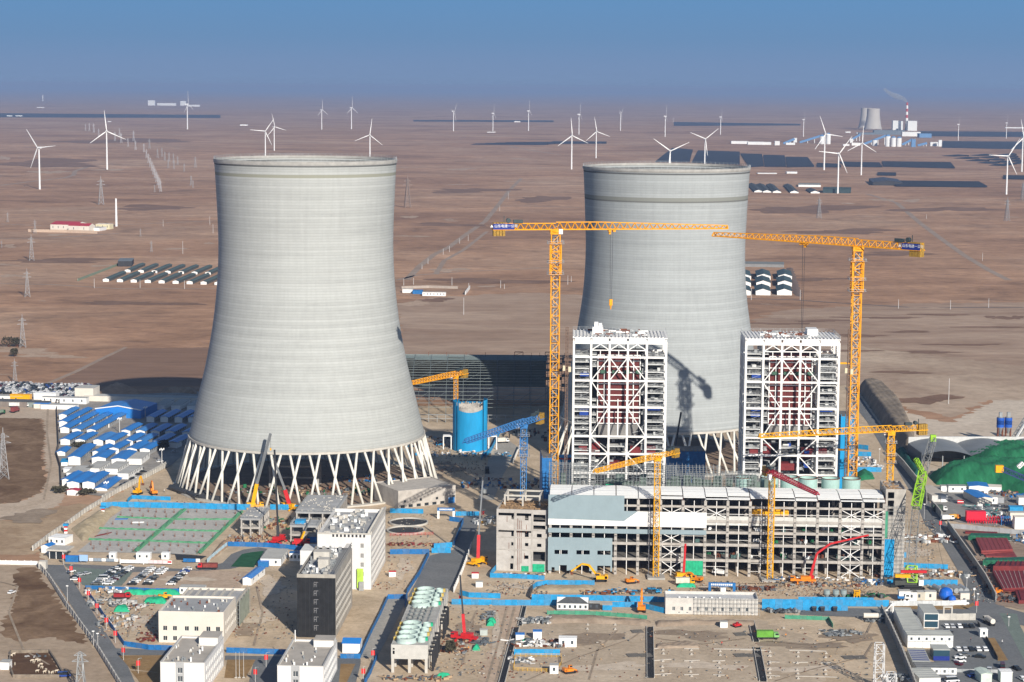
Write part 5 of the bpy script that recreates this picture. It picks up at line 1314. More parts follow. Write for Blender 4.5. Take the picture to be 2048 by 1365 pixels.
# cream boxy building, left
a = g(*B(60,1096)); b = g(*B(514,1100)); rz = YAW; w = 27.5;
hs = [(x*0.0615-0.9, z, x*0.0615+0.9, z+2.0) for x, z in ((44,5.2),(111,5.2),(193,5.2),(259,5.2),(341,5.2),(407,5.2),(44,0.9),(111,0.9))]
t = block('office_building', 'cream boxy building with eight square front windows and grey roof at lower left', 'building', a, rz, w, 27, 12.6, CREAM, ROOFG, hs, grid_holes(4,3.0,8,3.2,3.6,2,1.2,1.8))
roofbits(t, w, 26, 12.6, 26, 4, sz=(0.4,0.9), hh=(0.5,1.6))
Mx = Matrix.Translation(a) @ Matrix.Rotation(rz,4,'Z')
t = thing('annexe_building', 'lower annexe under green scaffold net behind the cream boxy building', 'building', Mx @ V(1.5,28,0), rz)
q = MB(); wallgrid(q, 0, 26, 0, 11, 0, [], 0.4); q.box(25.6,0.4,0,26,24,11); q.box(0,0.4,0,0.4,24,11); q.box(0.4,23.6,0,25.6,24,11); q.build('wall', CREAM, t)
q = MB(); q.box(0.4,0.4,9.6,25.6,23.6,10); q.build('roof', ROOFG, t)
for i in range(6):
 q = MB(); q.box(2+i*3.6,1,10.0,2.7+i*3.6,23,10.9); q.build('roof_beam', CONC_L, t)
q = MB(); scaffold(q, 26.4, 27.6, -1, 24, 0, 11.5, 1.2, 2.0, 0.12)
for y in range(0,25,2): q.bar((27.2,y,0),(27.2,y,11.8),0.12)
q.build('scaffolding', GREY_ST, t)
q = MB()
for y in range(0,24,2): q.box(27.3,y,0.3,27.36,y+1.8,10.4+0.4*(y%3))
q.build('safety_net', M('grey_green_mesh',(0.27,0.30,0.25),0.85,var=0.25), t)
# low white foreground buildings
def low_white(label, fl, dep, w, h, strip, seed, pent=None, raised=None):
 a = g(fl[0], fl[1], h); a.z = 0
 hs = [(strip-1.0, z, strip+1.0, z+2.2) for z in (0.9, 4.3, 7.6)]
 t = block('office_building', label, 'building', a, YAW, w, dep, h, WHITE_R, ROOFT, hs, grid_holes(2.2,3.1,int((dep-3)/3.1),1.0,3.4,3,1.7,2.0), par=0.7, wallr=M('white_render_side',(0.70,0.70,0.70),0.8,var=0.06), glass=GLASS_G)
 q = MB();
 for z in (0,): q.box(strip-1.6,-0.15,0,strip-1.02,-0.01,h+0.7); q.box(strip+1.02,-0.15,0,strip+1.6,-0.01,h+0.7)
 for z0,z1 in ((3.2,4.25),(6.55,7.55),(9.85,h+0.7)): q.box(strip-1.02,-0.13,z0,strip+1.02,-0.01,z1)
 q.build('grey_strip', M('grey_render',(0.36,0.37,0.38),0.8), t)
 q = MB(); e_ = 0.5
 q.box(-0.12,-0.12,h+0.7,w+0.12,0.5,h+0.85); q.box(w-0.5,0.5,h+0.7,w+0.12,dep-0.5,h+0.85); q.box(-0.12,0.5,h+0.7,0.5,dep-0.5,h+0.85); q.box(-0.12,dep-0.5,h+0.7,w+0.12,dep+0.12,h+0.85); q.build('coping', M('coping_grey',(0.48,0.47,0.45),0.8), t)
 if pent:
  x0,y0,x1,y1,hh = pent; q = MB(); q.box(x0,y0,h,x1,y1,h+hh); q.build('stair_penthouse', WHITE_R, t); q = MB(); q.box(x0-0.1,y0-0.1,h+hh,x1+0.1,y1+0.1,h+hh+0.25); q.build('penthouse_roof', ROOFT, t)
 roofbits(t, w*0.8, dep*0.8, h, 16, seed, sz=(0.3,0.7), hh=(0.5,1.9), mats=[WHITE_P, CONC_L, GREY_ST])
 return t, a
low_white('low white office block with tan roof at the bottom left, before the cream boxy building', (320.5,1328), 38, 17.2, 11.2, 7.6, 3, pent=(9.5,27,17.0,36.5,3.2))
t, a2 = low_white('low white office block with tan roof at the bottom, before the black tower', (554.5,1335), 38, 17.8, 11.2, 7.0, 8, pent=(9.5,30,17.4,37.4,2.6))
q = MB(); q.tube((1,37,11.2),(1,37,16),0.2,n=6); q.build('antenna', WHITE_P, t)
# black fronted tower
b0 = g(671,1276); Mt = Matrix.Translation(b0) @ Matrix.Rotation(YAW,4,'Z'); w = 16.2; dep = 54; h = 26.0
a = Mt @ V(-w,0,0)
rh = []
for j in range(6): rh += [(3+i*3.2, 2.6+j*3.7, 4.5+i*3.2, 4.6+j*3.7) for i in range(15)]
t = block('office_tower', 'tall block with black clad front and tan weathered side wall near the bottom centre', 'building', a, YAW, w, dep, h, BLKCLAD, ROOFG, [], rh, par=0.6, wallr=PANELT, glass=M('dusty_glass',(0.16,0.155,0.145),0.4))
q = MB()
for x in (1.6,3.4,5.2,6.6,9.6,11.4,13.2,15): q.box(x,-0.07,0.5,x+0.06,-0.01,h-0.5)
q.build('cladding_joint', M('joint_grey',(0.05,0.05,0.053),0.6), t)
for j in range(6):
 z = 3.0+j*3.75; q = MB(); q.box(7.1,-0.06,z,9.0,-0.02,z+2.1); wn_o = q.build('window', M('black_glass',(0.03,0.032,0.036),0.1,var=0), t)
 q = MB(); q.box(7.1,-0.14,z,7.22,-0.07,z+2.1); q.box(8.0,-0.14,z,8.12,-0.07,z+2.1); q.box(7.22,-0.14,z+1.0,8.0,-0.07,z+1.12); q.box(7.1,-0.14,z+2.1,9.0,-0.07,z+2.22); q.build('window_frame', M('frame_grey',(0.30,0.30,0.31),0.6), wn_o)
q = MB(); q.box(-0.1,-0.15,h-0.2,w+0.1,-0.02,h+1.4); q.box(-0.1,0.42,h+0.6,0.3,dep,h+1.4); q.build('parapet', PANELT, t)
q = MB()
for i in range(40):
 y = 1+i*1.3; q.bar((w-0.2,y,h+0.6),(w-0.2,y,h+3.0),0.22); q.bar((w-0.2,y,h+3.0),(w-2.2,y,h+3.0),0.14)
q.box(w-0.32,0.6,h+2.9,w-0.08,dep,h+3.1); q.box(w-0.32,0.6,h+1.8,w-0.08,dep,h+1.95); q.build('roof_screen', M('screen_steel',(0.20,0.20,0.20),0.5,0.3), t)
roofbits(t, w-2, dep-1, h, 110, 17, sz=(0.4,1.8), hh=(0.3,2.2), mats=[WHITE_P, GREY_ST, GALV, CONC_L, CONC])
q = MB(); q.box(6.5,16,h,11,21,h+4); q.box(2,33,h,9,39,h+3.4); q.build('stair_penthouse', CONC_L, t)
# white office block behind it
b0 = g(*B(1490,741)); Mt = Matrix.Translation(b0) @ Matrix.Rotation(YAW,4,'Z'); w = 25; dep = 58; h = 24.5
a = Mt @ V(-w,0,0); rh = []
for j in range(7): rh += [(2.5+i*3.0, 1.6+j*3.35, 3.9+i*3.0, 3.5+j*3.35) for i in range(18)]
fh = [(w-5.0, z, w-3.4, z+2.2) for z in (6.2, 10.6, 14.9, 19.6)]
t = block('office_tower', 'long white office block with rows of small side windows beyond the black tower', 'building', a, YAW, w, dep, h, WHITE_R, ROOFG, fh, rh, par=1.6, wallr=M('pale_side_render',(0.60,0.585,0.56),0.8,var=0.08), glass=M('dusty_glass_b',(0.24,0.235,0.225),0.4))
q = MB(); q.box(w-0.2,0,h+1.6,w+0.4,dep,h+3.0); q.box(0,-0.3,h+1.6,w+0.4,0,h+2.2)
for i in range(38): q.box(w-1.6,0.6+i*1.5,h+0.5,w-0.3,1.0+i*1.5,h+2.8)
q.build('parapet', CONC_L, t)
q = MB()
for i in range(9): q.box(7+i*1.8,-0.12,h+0.2,7.9+i*1.8,-0.01,h+1.4)
q.build('parapet_opening', DARK, t)
roofbits(t, w-3, dep-2, h, 80, 23, sz=(0.4,2.4), hh=(0.3,1.9), mats=[CONC_L, GREY_ST, CONC, WHITE_P])
q = MB(); q.box(-8,-0.5,0,0,14,18); q.build('stair_tower', WHITE_R, t)
q = MB(); q.box(w-6.4,-1.4,1,w-3.6,-0.3,10); q.build('safety_net', M('lime_net',(0.42,0.62,0.08),0.7,var=0.2), t)
q = MB(); q.box(w-5.4,-2.6,0,w-3.2,-1.5,4.2); q.build('hoist_cage', GALV, t)
# open concrete frames
def open_frame(label, pl, w, dep, floors, fh_, bays, dbays, mat=RGHC, roofm=ROOFG, yaw=YAW, name='concrete_shell', rail=True, seed=1, blue=False, infill=False):
 a = g(*pl); t = thing(name, label, 'concrete building', a, yaw); h = floors*fh_
 c0 = None
 for i in range(bays+1):
  for k in range(dbays+1):
   q_ = (w*i/bays if 0 < i < bays else (0.4 if i == 0 else w-0.4), dep*k/dbays if 0 < k < dbays else (0.4 if k == 0 else dep-0.4), 0)
   if c0 is None:
    q = MB(); q.box(-0.38,-0.38,0,0.38,0.38,h-0.4); c0 = q.build('column', mat, t, q_)
   else: c = c0.copy(); COL.objects.link(c); c.parent = t; c.location = q_
 for f in range(1, floors+1):
  q = MB(); q.box(-0.3,-0.3,f*fh_-0.4,w+0.3,dep+0.3,f*fh_); q.box(0,-0.1,f*fh_-1.0,w,0.3,f*fh_-0.4); q.box(w-0.3,0.3,f*fh_-1.0,w,dep,f*fh_-0.4); q.build('roof_slab' if f == floors else 'floor_slab', roofm if f == floors else mat, t)
 q = MB(); q.box(0.8,dep-0.6,0,w-0.8,dep-0.4,h-0.5)
 if infill: q.box(w-0.28,0.8,0,w-0.02,dep-0.8,h-1.2); q.box(0.02,0.8,0,0.28,dep-0.8,h-1.2)
 q.build('back_wall', mat, t)
 q = MB()
 for x0,y0,x1,y1 in ((0,0,w,0),(w,0,w,dep),(w,dep,0,dep),(0,dep,0,0)):
  for f in (0.6,1.2): q.bar((x0,y0,h+f),(x1,y1,h+f),0.09)
  n = int(V(x1-x0,y1-y0,0).length/2)
  for i in range(n): q.bar((x0+(x1-x0)*i/n,y0+(y1-y0)*i/n,h),(x0+(x1-x0)*i/n,y0+(y1-y0)*i/n,h+1.3),0.1)
 q.build('guard_rail', GALV, t)
 r_ = random.Random(seed); q = MB()
 for _ in range(int(w*dep/18)): q.cbox(V(r_.uniform(1,w-1),r_.uniform(1,dep-1),h+0.2), r_.uniform(.3,2),r_.uniform(.3,.8),r_.uniform(.2,.7),0,r_.choice([0,1.57]))
 build_each(q, 'roof_block', CONC_L, t)
 return t, a
open_frame('small two storey concrete frame beside the green netted basement', B(612,376), 10.2, 28, 2, 4.6, 2, 5, seed=5)
t, a = open_frame('wide flat roofed concrete shell left of the long white office block', B(985,345), 21, 45, 2, 5.2, 3, 7, seed=6, infill=True)
Mx = Matrix.Translation(a) @ Matrix.Rotation(YAW,4,'Z')
q = MB();
t, a_ = open_frame('open front concrete frame with blue sheets before the flat roofed shell', B(945,425), 14, 14, 2, 4.6, 2, 2, seed=7)
q = MB(); q.box(2,3,9.3,7,8,11); q.build('debris_sheet', BLUE_F, t)
q = MB(); q.box(9,-0.6,0.4,13.6,-0.4,3.4); q.build('debris_sheet', BLUE_D, t)
# deck of mint fan cylinders on concrete columns
a = g(782.3,1345.8); FD = 94.0; FW_ = 14.6; z0, z1 = 5.7, 11.5
fan = thing('fan_deck', 'long raised concrete deck carrying mint fan cylinders with black pipes down its side', 'fan deck', a, YAW)
c0 = None
for i in range(3):
 for k in range(12):
  q_ = (0.6+i*(FW_-1.2)/2, 0.6+k*(FD-1.2)/11, 0)
  if c0 is None: q = MB(); q.box(-0.55,-0.55,0,0.55,0.55,z0); c0 = q.build('column', CONC_L, fan, q_)
  else: c = c0.copy(); COL.objects.link(c); c.parent = fan; c.location = q_
q = MB(); wallgrid(q, 0, FW_, z0, z1, 0, [(0.6,9.4,1.4,10.1),(0.6,7.6,1.4,9.0)], 0.4); q.box(0,0.4,z0,0.4,FD,z1); q.box(FW_-0.4,0.4,z0,FW_,FD,z1); q.box(0.4,FD-0.4,z0,FW_-0.4,FD,z1); q.build('wall', M('fan_deck_concrete',(0.50,0.49,0.46),0.9,var=0.1), fan)
q = MB(); q.box(0.4,0.4,z0,FW_-0.4,FD-0.4,z0+0.4); q.build('floor_slab', CONC, fan)
q = MB(); q.box(0.4,0.4,z1-0.5,FW_-0.4,FD-0.4,z1-0.1)
q.build('roof', M('deck_screed',(0.42,0.41,0.38),0.9,var=0.2), fan)
q = MB()
for k in range(12): q.box(-0.15,0.3+k*(FD-1)/11,z0+0.3,-0.02,0.9+k*(FD-1)/11,z1); q.box(FW_+0.02,0.3+k*(FD-1)/11,z0+0.3,FW_+0.15,0.9+k*(FD-1)/11,z1)
build_each(q, 'pilaster', CONC_L, fan)
fans = [5, 12.5, 20, 27.5, 63, 70.5, 78, 86]
for y in fans:
 q = MB(); q.lathe([(4.1,0),(3.85,0.9),(3.9,2.0),(3.7,2.0),(3.65,0.9),(3.9,0)], 32, c=(5.6,y,z1-0.1), closed=True); fc = q.build('fan_cylinder', MINT_L, fan)
 q = MB(); q.disc((5.6,y,z1+0.35),3.7,32)
 for k in range(8): aa = k*math.pi/4; q.bar((5.6,y,z1+0.6),(5.6+3.6*math.cos(aa),y+3.6*math.sin(aa),z1+0.6),0.35,0.1)
 q.build('fan', M('fan_grey',(0.30,0.36,0.35),0.6), fc)
 q = MB(); q.lathe([(1.6,0),(1.5,1.9),(1.3,1.9),(1.3,0)], 20, c=(11.6,y+0.6,z1-0.1), closed=True); q.disc((11.6,y+0.6,z1+0.8),1.35,20); q.build('vent_cylinder', MINT_L, fan)
 for (x, m_) in ((0.8,M('mustard_crate',(0.52,0.38,0.10),0.7,var=0.2)),(13.0,GREENBR if int(y)%2 else MATS['mustard_crate'])):
  q = MB(); q.box(x-0.6,y+2.0,z1-0.1,x+0.9,y+3.8,z1+1.2); q.build('valve_box', m_, fan)
q = MB()
for k in range(5):
 for i in range(5): q.bar((2.2+i*2.2,34+k*5.6,z1),(2.4+i*2.2,37.6+k*5.6,z1+0.4),0.4)
 q.lathe([(3.6,0),(3.7,0.5),(3.4,0.5)],24,c=(5.6,36+k*5.6,z1-0.1))
q.build('fan_opening', M('opening_grey',(0.22,0.24,0.24),0.7,var=0.3), fan)
for i, y in enumerate((3,9,15,22,30, 52,59,66,73)):
 q = MB(); x = FW_; q.path([(x-0.2,y,z0+1.2),(x+1.8,y,z0+1.2)],0.42,8); q.path([(x+1.8,y,0.3),(x+1.8,y,8.6),(x-0.1,y,8.6)],0.42,8); q.path([(x+1.8,y+2.4,0.3),(x+1.8,y+2.4,7.6),(x-0.1,y+2.4,7.6)],0.36,8); q.build('black_pipe', BLKB, fan)
# low white workshop, hut, small cabins
o_, rz, w = g(*Fz(1238,383)), YAW*0.6, 0
w = (g(*Fz(1893,392))-o_).length
hs = [(3+i*(w-5)/10, 1.6, 4.3+i*(w-5)/10, 3.4) for i in range(10)]+[(5.6+i*(w-5)/10, 0.5, 6.5+i*(w-5)/10, 1.1) for i in (0,1,4,5,9)]
t = block('workshop_building', 'long low whitewashed workshop with ten windows and scaffold poles in the right foreground', 'building', o_, rz, w, 13, 6.2, M('whitewashed_block',(0.55,0.525,0.49),0.9,var=0.12,scale=0.3), M('white_roof_membrane',(0.55,0.56,0.57),0.8), hs, par=1.2, glass=GLASS_G)
q = MB(); scaffold(q, 13, w+0.6, -1.6, -0.9, 0, 7.4, 1.6, 1.9, 0.09); q.build('scaffolding', GREY_ST, t)
for i in range(6):
 q = MB(); q.box(6+i*3.6,4,6.2,6.8+i*3.6,4.8,7.0); q.build('roof_vent', WHITE_P, t)
def prefab(label, p0, w, dep, h, rz, wall=WHITE_P, roof=BLUE_R, rise=0.9, style='gable', win=0, name='prefab_cabin', cat='cabin', group=None, trim=None, side=0, over=0.3, hip=False, sidew=None):
 a = g(*p0) if not isinstance(p0, Vector) else p0
 t = thing(name, label, cat, a, rz, group); fl = 0.0
 q = MB()
 if style == 'gable':
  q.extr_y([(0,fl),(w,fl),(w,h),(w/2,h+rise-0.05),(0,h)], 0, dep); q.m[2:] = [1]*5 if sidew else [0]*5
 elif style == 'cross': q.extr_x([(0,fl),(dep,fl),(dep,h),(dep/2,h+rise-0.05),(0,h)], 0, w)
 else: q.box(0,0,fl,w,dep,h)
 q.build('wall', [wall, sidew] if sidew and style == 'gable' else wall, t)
 q = MB(); o = over; e_ = 0.14
 if style == 'gable':
  s = rise/(w/2)
  for sx in (0,1):
   xa, xb = ((-o, w/2) if sx == 0 else (w+o, w/2)); za, zb_ = h-o*s, h+rise
   q.quad([(xa,-o,za+e_),(xb,-o,zb_+e_),(xb,dep+o,zb_+e_),(xa,dep+o,za+e_)] if sx else [(xa,-o,za+e_),(xa,dep+o,za+e_),(xb,dep+o,zb_+e_),(xb,-o,zb_+e_)])
   q.quad([(xa,-o,za),(xb,-o,zb_),(xb,-o,zb_+e_),(xa,-o,za+e_)]); q.quad([(xa,-o,za),(xa,-o,za+e_),(xa,dep+o,za+e_),(xa,dep+o,za)])
 elif style == 'cross':
  s = rise/(dep/2)
  if hip:
   q.quad([(-o,-o,h),(w+o,-o,h),(w-dep/2,dep/2,h+rise),(dep/2,dep/2,h+rise)]); q.quad([(w+o,dep+o,h),(-o,dep+o,h),(dep/2,dep/2,h+rise),(w-dep/2,dep/2,h+rise)])
   q.quad([(-o,dep+o,h),(-o,-o,h),(dep/2,dep/2,h+rise)]); q.quad([(w+o,-o,h),(w+o,dep+o,h),(w-dep/2,dep/2,h+rise)])
  else:
   q.quad([(-o,-o,h-o*s+e_),(w+o,-o,h-o*s+e_),(w+o,dep/2,h+rise+e_),(-o,dep/2,h+rise+e_)]); q.quad([(w+o,dep+o,h-o*s+e_),(-o,dep+o,h-o*s+e_),(-o,dep/2,h+rise+e_),(w+o,dep/2,h+rise+e_)])
   q.quad([(-o,-o,h-o*s),(w+o,-o,h-o*s),(w+o,-o,h-o*s+e_),(-o,-o,h-o*s+e_)])
 else:
  q.box(-o*0.5,-o*0.5,h,w+o*0.5,dep+o*0.5,h+0.22)
  for i in range(1, max(2,int(dep/2.4))): q.box(-o*0.5, i*dep/max(2,int(dep/2.4))-0.06, h+0.22, w+o*0.5, i*dep/max(2,int(dep/2.4))+0.06, h+0.28)
 q.build('roof', roof, t)
 for i in range(win):
  q = MB(); x = w*(i+0.5)/win; q.box(x-0.5,-0.05,h*0.35,x+0.5,0.02,h*0.75); q.build('window', GLASS_G, t)
 if side:
  for i in range(side):
   q = MB(); y = dep*(i+0.5)/side; q.box(w-0.02,y-0.5,h*0.5,w+0.05,y+0.5,h*0.85); q.build('window', GLASS_G, t)
 if trim:
  q = MB(); q.box(-0.04,-0.06,0,w+0.04,-0.01,h*0.22); q.build('plinth', trim, t)
 return t
def flat(*a, **k): return prefab(*a, style='flat', **k)
GREYR = M('grey_roof_tile', (0.10,0.105,0.11), 0.7, var=0.2); GREYRL = M('pale_grey_roof', (0.40,0.40,0.385), 0.7, var=0.12, scale=0.15)
prefab('white hut with hipped dark grey tile roof in the foreground before the blue hoarding', Fz(472,358), 14, 8, 3.4, YAW, roof=GREYR, rise=1.9, style='cross', hip=True, win=6, trim=M('plinth_grey',(0.22,0.22,0.22),0.8), name='gatehouse_hut', cat='hut')
flat('glass fronted kiosk just right of the grey tile roofed hut', Fz(690,352), 5.4, 4, 3.0, YAW, wall=DARK, roof=GREYRL, win=2, name='kiosk', cat='kiosk')
flat('small blue cabin right of the glass fronted kiosk', Fz(795,356), 4.2, 4, 2.4, YAW, wall=BLUE_F, roof=GREYRL)
prefab('small white cabin with blue roof between the low white block and the ramp', B(1297,1168), 7.2, 8, 4.2, YAW, rise=1.2, style='cross')
flat('white container office with pale roof beyond the sports court', B(745,578), 10, 22, 3.4, YAW, roof=GREYRL, win=2, side=4)
flat('white exhibition booth with blue lettered top beside the black tower roof', B(940,548), 9.5, 4, 4.0, YAW, roof=BLUE_D, win=5)
prefab('white cabin with blue roof below the sports court corner', B(625,710), 4.2, 22, 3.4, YAW-0.12, roof=BLUE_R, rise=0.7, side=3)
flat('small blue container at the corner of the sports court', B(728,588), 5, 4, 2.4, YAW, wall=BLUE_D, roof=BLUE_R)
flat('low white site office with square windows behind the cream boxy building', A(1210,768), 11.5, 5, 3.0, YAW, roof=GREYRL, win=5)
# gatehouse corner
prefab('white cabin with blue roof at the gatehouse corner', A(278,492), 4.4, 6, 3.6, YAW-0.3, rise=0.8, style='gable')
flat('low white double cabin above the gatehouse', A(328,436), 9, 9, 3.6, YAW-0.2, roof=WHITE_P, win=3)
t = thing('gatehouse', 'grey flat canopy gatehouse with glass walls at the left site entrance', 'gatehouse', g(*A(335,532)), YAW-0.1)
q = MB(); q.box(0,0,0,7,7,4.2); q.build('wall', MATS['dark_glass'], t); q = MB(); q.box(-1.2,-1.5,4.2,9.5,8.5,5.0); q.build('roof', CONC_L, t); q = MB()
for x in (0,3.4,6.9): q.box(x-0.15,-0.2,0,x+0.15,-0.05,4.2)
q.build('post', WHITE_P, t)
flat('white gate block at the end of the perimeter wall by the left entrance', A(260,602), 3.6, 3.2, 3.6, YAW, wall=WALLM, roof=CONC_L, name='gate_pier', cat='gate pier')
flat('blue banner container right of the left gatehouse', A(440,553), 6.4, 2.4, 2.6, YAW, wall=BLUE_D, roof=BLUE_R, name='banner_container', cat='container')
t = thing('billboard', 'pale blue billboard on legs right of the left gatehouse', 'billboard', g(*A(535,560)), YAW); q = MB(); q.box(0,0,0.9,4.2,0.3,4.0); q.build('panel', M('pale_blue_panel',(0.30,0.46,0.72),0.5,var=0.05), t)
for x in (0.6,3.4): q = MB(); q.box(x,0.05,0,x+0.2,0.25,0.9); q.build('leg', GREY_ST, t)
for i, (x, y, w_, lab) in enumerate(((735,537,3.2,'small square white cabin behind the billboards, left one'),(918,537,7.0,'long white cabin behind the white billboards'),(1088,537,3.8,'white cabin behind the right end of the white billboards'))):
 flat(lab, A(x,y), w_, 3.4, 3.0, YAW, roof=WHITE_P, win=max(1,int(w_/3)))
t = thing('notice_board', 'long row of white notice boards along the road behind the car park', 'notice board', g(*A(812,568)), YAW*1.2)
for i in range(11):
 q = MB(); q.box(i*2.32,0,0.6,i*2.32+2.2,0.12,2.3); q.build('panel', WHITE_P if i not in (6,7,8,9) else M('pinkish_panel',(0.72,0.58,0.60),0.6), t)
 if i in (0,5): q = MB(); q.box(i*2.32*1.0-0.35,-0.1,0,i*2.32+0.0,0.25,2.8); q.build('post', WHITE_P, t)
q = MB(); q.box(10*2.32+0.15,-0.03,1.1,10*2.32+2.0,-0.01,2.0); q.build('red_notice', RED, t)
t = thing('notice_board', 'blue notice boards at the right end of the road behind the car park', 'notice board', g(*A(1235,560)), YAW*1.2)
for i in range(4): q = MB(); q.box(i*2.1,0,0.5,i*2.1+2.0,0.12,2.2); q.build('panel', BLUE_D if i < 3 else WHITE_P, t)
t = thing('notice_board', 'low white and grey boards between the billboard and the white cabins', 'notice board', g(*A(600,552)), YAW*1.2)
for i in range(7): q = MB(); q.box(i*2.1,0,0.3,i*2.1+2.0,0.12,1.8); q.build('panel', WHITE_P if i % 3 == 0 else M('grey_board',(0.22,0.27,0.33),0.6), t)
t = thing('dark_sheeting', 'black sheeting laid on the ground behind the white cabins', 'sheeting', g(*A(1000,505)), 0)
q = MB(); q.quad([g(*A(1000,488))-g(*A(1000,505))+V(0,0,.1), g(*A(1395,515),0)-g(*A(1000,505))+V(0,0,.1), g(*A(1340,545))-g(*A(1000,505))+V(0,0,.1), g(*A(1190,540))-g(*A(1000,505))+V(0,0,.1), g(*A(1180,505))-g(*A(1000,505))+V(0,0,.1)]); o = q.build('sheet', BLACKTARP, t)
# gates with banners
def gate(label, pl, w, h, mat, sign=None, rz=YAW):
 t = thing('banner_gate', label, 'gate', g(*pl), rz)
 for x in (0, w-1.2): q = MB(); q.box(x,0,0,x+1.2,1,h-1.7); q.build('pillar', mat[0], t)
 q = MB(); q.box(0,0,h-1.7,w,1,h); q.build('banner', mat[1], t)
 q = MB()
 for i in range(11): q.box(1.2+i*(w-2.4)/11,-0.05,h-1.25,1.2+(i+0.7)*(w-2.4)/11,-0.02,h-0.45)
 q.build('banner_lettering', WHITE_P, t)
 return t
gate('white gate with blue banner beside the round tank pits', C(588,262), 9.5, 6, (WHITE_P, BLUE_D))
gate('blue banner gate over the road behind the low white workshop', E(150,1096), 12.5, 5.2, (BLUE_D, BLUE_D))
# round tank pits
for lab, cc, r_ in (('farther of the two round dark tank pits right of the white office block', C(395,292), 10.5), ('nearer of the two round dark tank pits right of the white office block', C(375,347), 10.0)):
 t = thing('tank_pit', lab, 'tank pit', g(*cc), 0, 'round tank pits')
 q = MB(); q.lathe([(r_,0),(r_,1.0),(r_-0.6,1.0),(r_-0.6,0.05)],40,closed=True); q.build('rim', CONC_L, t)
 q = MB(); q.disc((0,0,0.3),r_-0.6,40); q.build('pit_disc', BLACKTARP, t)  # flat black disc filling the pit inside its rim
# worker camp of blue roofed cabins
SIDEW = M('cabin_side_shade', (0.34,0.345,0.35), 0.7, var=0.12)  # side walls greyed to paint in shade from eaves and neighbouring roofs
def camp(label, f, eave, w, h=3.7, vec=(165,-92), roof=BLUE_R, wall=WHITE_P, rise=0.8, style='gable', side=7):
 s = 6.5; x, y = eave; base = (x, y+h*19.2)
 p = g(*f(*base)); q_ = g(*f(base[0]+vec[0], base[1]+vec[1])); d = q_-p
 rz = math.atan2(d.y, d.x)-math.pi/2; dep = d.length; wm = w*0.0545
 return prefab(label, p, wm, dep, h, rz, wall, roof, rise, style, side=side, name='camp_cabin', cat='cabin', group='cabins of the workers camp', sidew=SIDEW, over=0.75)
rows = [('back row on the left', K, [(118,318),(285,325),(465,325),(645,330),(825,335)], 100, 'upper left'),
  ('second row', K, [(118,410),(300,412),(480,416),(665,420)], 105, ''),
  ('third row', K, [(135,490),(287,512),(480,517)], 112, ''),
  ('fourth row', K, [(137,645),(332,648),(565,652),(722,655)], 115, ''),
  ('shaded back row', L, [(345,350),(525,350),(710,355),(885,355)], 100, ''),
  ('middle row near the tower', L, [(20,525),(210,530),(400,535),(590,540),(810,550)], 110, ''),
  ('row crossing the tower shadow', L, [(50,657),(215,662),(440,664),(630,682)], 112, ''),
  ('front row by the lamp mast', L, [(90,765),(258,770)], 120, '')]
for nm, f, pts, w, _ in rows:
 for i, p in enumerate(pts):
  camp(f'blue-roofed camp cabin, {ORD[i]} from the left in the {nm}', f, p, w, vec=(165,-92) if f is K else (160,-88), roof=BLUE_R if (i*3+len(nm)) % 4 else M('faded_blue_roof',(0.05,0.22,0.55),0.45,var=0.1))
camp('tall two storey white cabin with long blue roof at the camp front left', K, (240,880), 135, 5.2, (205,-165), side=9)
camp('wide white cabin with blue roof right of the tall two storey one', K, (545,885), 160, 4.2, (130,-90))
camp('blue-roofed cabin tucked behind the wide front cabins', K, (553,805), 85, 3.6, (170,-90))
camp('wide white cabin with blue roof second in the camp front', K, (800,905), 160, 4.2, (140,-105))
camp('blue-roofed cabin in the middle of the camp beside the wide ones', K, (770,760), 115, 3.8, (150,-85))
camp('narrow white cabin with blue roof at the camp lower left corner', K, (158,1175), 85, 4.0, (160,-100))
camp('white gabled cabin with blue roof, left of the front pair', K, (222,1210), 132, 4.0, (200,-125))
camp('white gabled cabin with blue roof, right of the front pair', K, (422,1212), 132, 4.2, (190,-130))
camp('low blue-roofed shelter at the front right of the camp', K, (585,1285), 130, 1.6, (190,-140))
camp('small blue-roofed lean-to on the camp west side', K, (90,808), 95, 2.6, (70,-60))
camp('pale blue flat shed on the camp west side', K, (145,945), 70, 2.4, (20,-45), roof=BLUE_F, style='flat', side=0)
camp('white flat shed on the camp lower west side', K, (175,1035), 70, 2.2, (30,-25), roof=WHITE_P, style='flat', side=0)
for i, (e, w) in enumerate((((215,1085),180),((475,1025),145),((720,1030),140),((880,1092),120))):
 camp(('long pale grey roofed cabin at the left of the grey roofed group','pale grey roofed white cabin second in the grey roofed group','pale grey roofed white cabin third in the grey roofed group','pale grey roofed cabin at the right of the grey roofed group')[i], K, e, w, 3.6, (150,-90), roof=GREYRL, style='flat')
camp('white flat roofed canteen with dark glass corner at the camp front', L, (92,900), 165, 3.8, (110,-85), roof=GREYRL, style='flat', side=3)
camp('grey flat roofed canteen annexe by the parked cars', L, (0,1075), 130, 2.6, (150,-85), roof=GREYRL, style='flat')
camp('shaded pale cabin by the tower legs at the camp edge', L, (625,685), 115, 3.6, (60,-25), roof=GREYRL, style='flat', side=0)
for i, e in enumerate(((460,190),(665,194),(870,198))):
 camp(f'shaded pale roofed shed behind the camp, {ORD[i]} from the left', L, e, 125, 3.6, (130,-75), roof=GREYRL, style='flat', side=0)
p = g(192,835); d_ = g(210,824)-p
t = prefab('large hall with wide blue gable roof at the back of the camp', p, 33, 34, 6.0, -0.17, wall=BLUE_R, rise=2.4, name='camp_hall', cat='hall')
